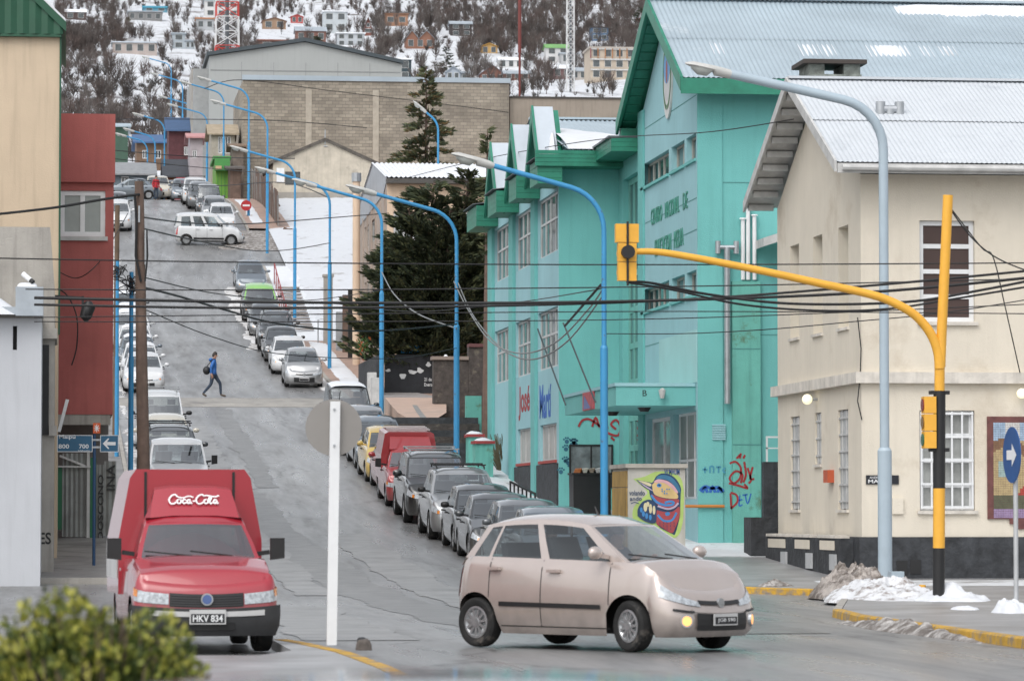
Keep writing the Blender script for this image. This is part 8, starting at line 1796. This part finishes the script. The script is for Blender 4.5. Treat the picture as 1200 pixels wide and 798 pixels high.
# ------------------------------------------------------------------ houses on the hillside
HOUSES = []
def hh(label, px0, px1, yb, ye, kind, wallc, roofc, rh=4, wins=(2, 1), name='hillside_house', dep=.8, base=None):
    g0 = sum(wallc) / 3; wallc = tuple(round(c * .68 + g0 * .26, 3) for c in wallc); p = hit((px0 + px1) / 2, yb); v = p.y; xa, xb = U(px0, v, yb), U(px1, v, yb); zb_ = p.z; zt = Z(ye, v, px0); r_ = rh * v / F; d = (xb - xa) * dep
    HOUSES.append((px0, px1, ye - rh - 2, yb + 3, v))
    t = thing(name, label, 'house', ((xa + xb) / 2, v + d / 2, zb_), 'houses on the snowy hillside'); WM = M('hw ' + str(wallc), wallc, .8, var=.12, scale=.4); RM = M('hr ' + str(roofc), roofc, .6, var=.12, scale=.4)
    FR = frame((0, v, 0), X, -Y); nc, nr = wins; hs = []; Wd, Hd = xb - xa, zt - zb_
    for i in range(nc):
        for j in range(nr):
            a = xa + Wd * (i + .5) / nc; b = zb_ + Hd * (j + .56) / nr; w_, h_ = min(Wd / nc * .26, 1.1), min(Hd / nr * .3, .85); hs.append((a - w_, a + w_, b - h_, b + h_))
    xm = (xa + xb) / 2
    if kind != 'A':
        m = MB(); wall(m, FR, xa, xb, zb_ - 6, zt, hs, .15)
        m.quad((xa, v, zb_ - 6), (xa, v + d, zb_ - 6), (xa, v + d, zt), (xa, v, zt)); m.quad((xb, v, zb_ - 6), (xb, v + d, zb_ - 6), (xb, v + d, zt), (xb, v, zt)); m.quad((xa, v + d, zb_ - 6), (xb, v + d, zb_ - 6), (xb, v + d, zt), (xa, v + d, zt))
        if kind == 'g': m.tri((xa, v, zt), (xb, v, zt), (xm, v, zt + r_)); m.tri((xa, v + d, zt), (xb, v + d, zt), (xm, v + d, zt + r_))
        if kind == 'x': m.tri((xa, v, zt), (xa, v + d, zt), (xa, v + d / 2, zt + r_)); m.tri((xb, v, zt), (xb, v + d, zt), (xb, v + d / 2, zt + r_))
        if kind == 'gg':
            for a, b in ((xa, xa + Wd * .42), (xa + Wd * .46, xb)): m.tri((a, v, zt), (b, v, zt), ((a + b) / 2, v, zt + r_))
        m.build('wall', WM, t)
        for h in hs:
            o = MB().fbox(FR, h[0] - .07, h[1] + .07, h[2] - .07, h[3] + .07, .01, .06).build('window', A_GREYW, t); MB().fbox(FR, h[0], h[1], h[2], h[3], .061, .08).build('pane', A_GLASSB, o)
    e = .35
    def sl(a, b, c, dd): m = MB(); slab(m, a, b, c, dd, .18); return m.build('roof', RM, t)
    if kind == 'x':
        for y0, y1 in ((v - e, v + d / 2), (v + d + e, v + d / 2)): sl((xa - e, y0, zt), (xb + e, y0, zt), (xb + e, y1, zt + r_ + .1), (xa - e, y1, zt + r_ + .1))
    elif kind in ('g', 'gg'):
        for a, b in ([(xa, xb)] if kind == 'g' else [(xa, xa + Wd * .42), (xa + Wd * .46, xb)]):
            c = (a + b) / 2
            for s, q in ((-1, a), (1, b)): sl((q + s * e, v - e, zt - .15), (c, v - e, zt + r_ + .15), (c, v + d, zt + r_ + .15), (q + s * e, v + d, zt - .15))
    elif kind == 'f': MB().box(xa - e, xb + e, v - e, v + d, zt + .001, zt + .35).build('roof', RM, t)
    elif kind == 'A':
        za = zt; m = MB(); m.prism([(xa + .5, v, zb_), (xb - .5, v, zb_), (xm, v, za - .5)], (0, d, 0)); m.build('wall', WM, t)
        for s, q in ((-1, xa), (1, xb)): m = MB(); m.prism([(q, v - .4, zb_ - .3), (xm, v - .4, za), (xm, v - .4, za - .5), (q - s * .5, v - .4, zb_ - .3)], (0, d + .6, 0)); m.build('roof', RM, t)
        for z_, w_ in ((.3, .22), (.58, .1)): b = zb_ + (za - zb_) * z_; o = MB().fbox(FR, xm - Wd * w_ - .1, xm + Wd * w_ + .1, b - .6, b + .6, .01, .06).build('window', A_WHITE, t); MB().fbox(FR, xm - Wd * w_, xm + Wd * w_, b - .5, b + .5, .061, .08).build('pane', A_GLASSB, o)
    return t, xa, xb, v, zb_, zt, FR
SNW = (.75, .77, .8); GRY = (.34, .38, .42); BRK = (.2, .075, .05); ORW = (.36, .16, .07); DRK = (.05, .045, .045); WHT = (.6, .6, .6)
hh('long pale pink bungalow with a row of arched windows', 132, 184, 64, 49.5, 'x', (.45, .37, .33), (.45, .5, .55), 3, (4, 1))
hh('grey blue two-storey cube house on the left slope', 202, 217, 58, 40, 'f', (.34, .4, .45), GRY, 2, (1, 2)); hh('low grey blue annexe beside the cube house', 217.5, 228, 58, 48.5, 'f', (.34, .4, .45), GRY, 1, (2, 1))
hh('low grey house with turquoise raised roof', 150, 190, 25, 14, 'f', (.2, .2, .2), GRY, 2, (4, 1)); hh('turquoise roofed upper block behind the low grey house', 168, 196, 14, 9, 'x', (.06, .28, .4), (.03, .25, .36), 3, (2, 1))
hh('big white apartment house behind the red and white mast', 240, 280, 21, 1, 'x', (.58, .58, .57), GRY, 5, (3, 2)); hh('small grey house with orange porch below the apartment house', 230, 251, 36.5, 22, 'x', (.38, .4, .42), ORW, 2, (2, 1))
hh('dark brown cabin among bare trees', 76, 101, 24, 14, 'x', (.08, .05, .045), SNW, 4, (2, 1))
hh('orange wooden cabin with low brown roof', 308, 335, 35, 24, 'g', (.33, .19, .1), (.15, .07, .04), 3, (2, 1)); hh('tiny bright red hut', 341, 355, 28, 19.5, 'g', (.5, .04, .03), (.4, .03, .03), 2, (2, 1))
hh('red brick house with long grey roof', 347, 382, 51, 36, 'x', BRK, GRY, 6, (3, 1)); hh('pale blue house with tall square upper floor', 379, 407, 39, 14, 'f', (.45, .5, .53), SNW, 2, (2, 2)); hh('ruined low brick house behind the grey hall', 302, 346, 60, 48, 'f', (.15, .07, .055), (.2, .08, .06), 1, (2, 1))
hh('pale blue grey two-storey box house', 395, 427, 55, 39.5, 'f', (.42, .46, .5), SNW, 2, (3, 2)); hh('low white house with snowy roof before the box house', 393, 415, 63, 55, 'f', WHT, SNW, 1, (2, 1))
hh('steep red A-frame cabin', 423, 440, 43, 20, 'A', (.25, .07, .045), (.09, .045, .04), 0, name='a_frame_cabin'); hh('orange wooden house with flat roof', 451, 478, 31, 17, 'f', ORW, (.2, .1, .06), 2, (2, 1))
hh('orange brown house with twin gables', 476, 509, 58, 45, 'gg', (.28, .11, .055), (.22, .25, .28), 9, (3, 1)); hh('dark timber chalet with blue grey roof', 528, 553, 43, 28, 'x', (.055, .045, .045), GRY, 4, (2, 2))
hh('open dark teal carport building with snowy roof', 453, 482, 96, 70, 'f', (.03, .06, .075), SNW, 2, (2, 2)); hh('pale blue gabled cottage with white trim', 523, 539, 97, 84, 'g', (.36, .42, .5), GRY, 6, (2, 1)); hh('grey lean-to beside the pale blue cottage', 539.5, 549, 97, 86, 'f', (.25, .28, .31), GRY, 1, (1, 1))
hh('bright yellow house with a slanted roof', 564, 583, 64, 54, 'g', (.6, .33, .05), (.5, .28, .06), 3, (2, 1)); hh('brick gabled cottage with red door', 563, 591, 97, 86.5, 'g', (.24, .085, .05), (.14, .13, .15), 10, (3, 1)); hh('long brick house with snowy roof beside the gabled cottage', 591.5, 621, 94, 86, 'x', BRK, GRY, 4, (3, 1)); hh('white house with stepped snowy roofs', 585, 613, 81, 70, 'x', WHT, SNW, 4, (3, 1))
hh('white house with a green metal roof', 640, 667, 75, 56, 'x', WHT, (.16, .34, .12), 5, (2, 2)); hh('pale grey wing beside the green roofed house', 657.5, 679, 75.5, 63, 'x', (.42, .43, .44), GRY, 2, (2, 1)); hh('maroon and grey small house under snow', 648, 670, 92, 80, 'x', (.2, .09, .09), SNW, 4, (2, 1)); hh('pale house with grey roof beside the maroon one', 670.5, 687, 94, 83, 'x', (.4, .36, .32), GRY, 4, (2, 1))
t, xa, xb, v, zb_, zt, FR = hh('unfinished three-storey peach apartment block', 692, 760, 94, 57, 'f', (.5, .4, .29), (.4, .36, .32), 1, (5, 3), 'apartment_block')
for k in range(3): z_ = zb_ + (zt - zb_) * (k + .96) / 3; MB().fbox(FR, xa, xb, z_ - .14, z_ + .14, .09, .3).build('floor_slab', A_GREYW, t)
for k in range(9): x_ = xa + (xb - xa) * k / 8; MB().fbox(FR, x_ - .1, x_ + .1, zb_ + (zt - zb_) * .68, zt, .31, .45).build('stud', A_WOODO if k else M('maroon sheet', (.2, .05, .06), .7), t)
hh('blue house with orange window frames', 693, 713, 48, 33, 'f', (.06, .16, .3), DRK, 1, (2, 2)); hh('small white house with red roof', 747, 762, 35, 25, 'x', WHT, (.25, .05, .04), 4, (1, 1))

# ------------------------------------------------------------------ bare woods on the hill
BT = [M('bare twigs', (.078, .064, .058), .9, var=.35, scale=.08), M('grey twigs', (.12, .104, .096), .9, var=.3, scale=.08), M('dark scrub', (.045, .042, .038), .9, var=.3, scale=.1), M('reddish twigs', (.092, .068, .06), .9, var=.3, scale=.1)]
def proto(rnd, n, shrub):
    m = []
    for k in range(n):
        a = rnd.random() * 6.283; el = rnd.uniform(.5, 1.0); h0 = rnd.uniform(.0, .5) if shrub else rnd.uniform(.15, .75); r0 = (.12 + .5 * h0) * rnd.random() * .45
        p = V((r0 * math.cos(a), r0 * math.sin(a), h0)); d = V((math.cos(a) * (1.1 - el), math.sin(a) * (1.1 - el), el)).normalized(); l_ = rnd.uniform(.18, .4) * (1 if not shrub else 1.2); w = d.cross(V((rnd.gauss(0, 1), rnd.gauss(0, 1), .1))).normalized() * rnd.uniform(.006, .016) * (2.0 if shrub else 1.0)
        m.append((p - w, p + w, p + d * l_))
    if not shrub: m += [((V((-.02, 0, -.05)), V((.02, 0, -.05)), V((0, 0, .75)))), ((V((0, -.02, -.05)), V((0, .02, -.05)), V((0, 0, .75))))]
    return np.array([[tuple(q) for q in t_] for t_ in m])
rnd = random.Random(31); PT = [proto(rnd, 130, False) for _ in range(5)]; PS = [proto(rnd, 55, True) for _ in range(4)]
def dens(px, py):
    d = .3
    if px < 150 and py < 70: d = .85
    if px > 490 and py < 40: d = 1.3
    if px > 540 and py < 66: d = 1.15
    if 425 < px < 480 and 15 < py < 66: d = .9
    if 265 < px < 300 and py < 30: d = .9
    if 690 < px: d = max(d, .75)
    if px > 590 and py > 92: d = .35
    if 140 < px < 240 and py < 62: d = .3
    if 290 < px < 440 and py < 40: d = .3
    return d * (1 + 1.0 * noise.noise(V((px * .035, py * .07, 3))))
acc = [[] for _ in BT]; cnt = 0
for k in range(13500):
    px, py = rnd.uniform(66, 790), rnd.random() ** 1.15 * 215 - 22
    if px > 240 and py > 118: continue
    if rnd.random() > dens(px, py): continue
    p = hit(px, py, 345)
    inside = False
    for a, b, c, d_, hv in HOUSES:
        if a - 1 < px < b + 1 and c < py < d_ + (14 if p.y < hv - 3 else 0) and p.y < hv + 12: inside = True; break
    if inside and rnd.random() < .93: continue
    shrub = rnd.random() < (.75 if (px < 245 and py > 60) or rnd.random() < .2 else .3)
    s = rnd.uniform(1.2, 2.6) if shrub else rnd.uniform(3.2, 6.2); s *= min(1, .45 + p.y / 1600)
    q = (PS if shrub else PT)[rnd.randrange(4)]
    a = rnd.random() * 6.283; ca, sa = math.cos(a), math.sin(a); w_ = s * rnd.uniform(.8, 1.25) * (1.5 if shrub else 1)
    x = (q[..., 0] * ca - q[..., 1] * sa) * w_ + p.x; y = (q[..., 0] * sa + q[..., 1] * ca) * w_ + p.y; z = q[..., 2] * s + p.z - .1
    acc[rnd.choice((2, 2, 0, 1)) if shrub else rnd.choice((0, 0, 1, 3))].append(np.stack([x, y, z], -1)); cnt += 1
for arr, mt in zip(acc, BT):
    if not arr: continue
    A = np.concatenate(arr).reshape(-1, 3); n = len(A) // 3; me = bpy.data.meshes.new('bare_wood'); me.vertices.add(len(A)); me.vertices.foreach_set('co', A.ravel().astype(np.float32)); me.loops.add(len(A)); me.loops.foreach_set('vertex_index', np.arange(len(A), dtype=np.int32)); me.polygons.add(n); me.polygons.foreach_set('loop_start', np.arange(0, len(A), 3, dtype=np.int32)); me.update(calc_edges=True); me.materials.append(mt)
    o = bpy.data.objects.new('bare_wood', me); COL.objects.link(o); struct(o, 'stuff')
for i, (px, yb, yt, R_) in enumerate(((523, 86, 54, 4.6), (371, 54, 42, 3.2), (750, 34, 8, 5), (150, 30, 20, 1.6))):
    p = hit(px, yb); H = (yb - yt) * p.y / F
    conifer('conifer_tree', ('dark conifer above the pale blue gabled cottage', 'dark conifer in front of the long brick house', 'dark conifer beside the red roofed white house', 'small yellow green conifer below the turquoise roof')[i], (p.x, p.y, p.z - .2), H, R_ * .75, 46, ((0, 0, 1, 1),), (L1, L1, M('hill pine', (.03, .042, .025), .9)) if i != 3 else (M('hill yew', (.1, .11, .03), .9),), .2, .5, .03, 40 + i, .7, 0, 2.6)
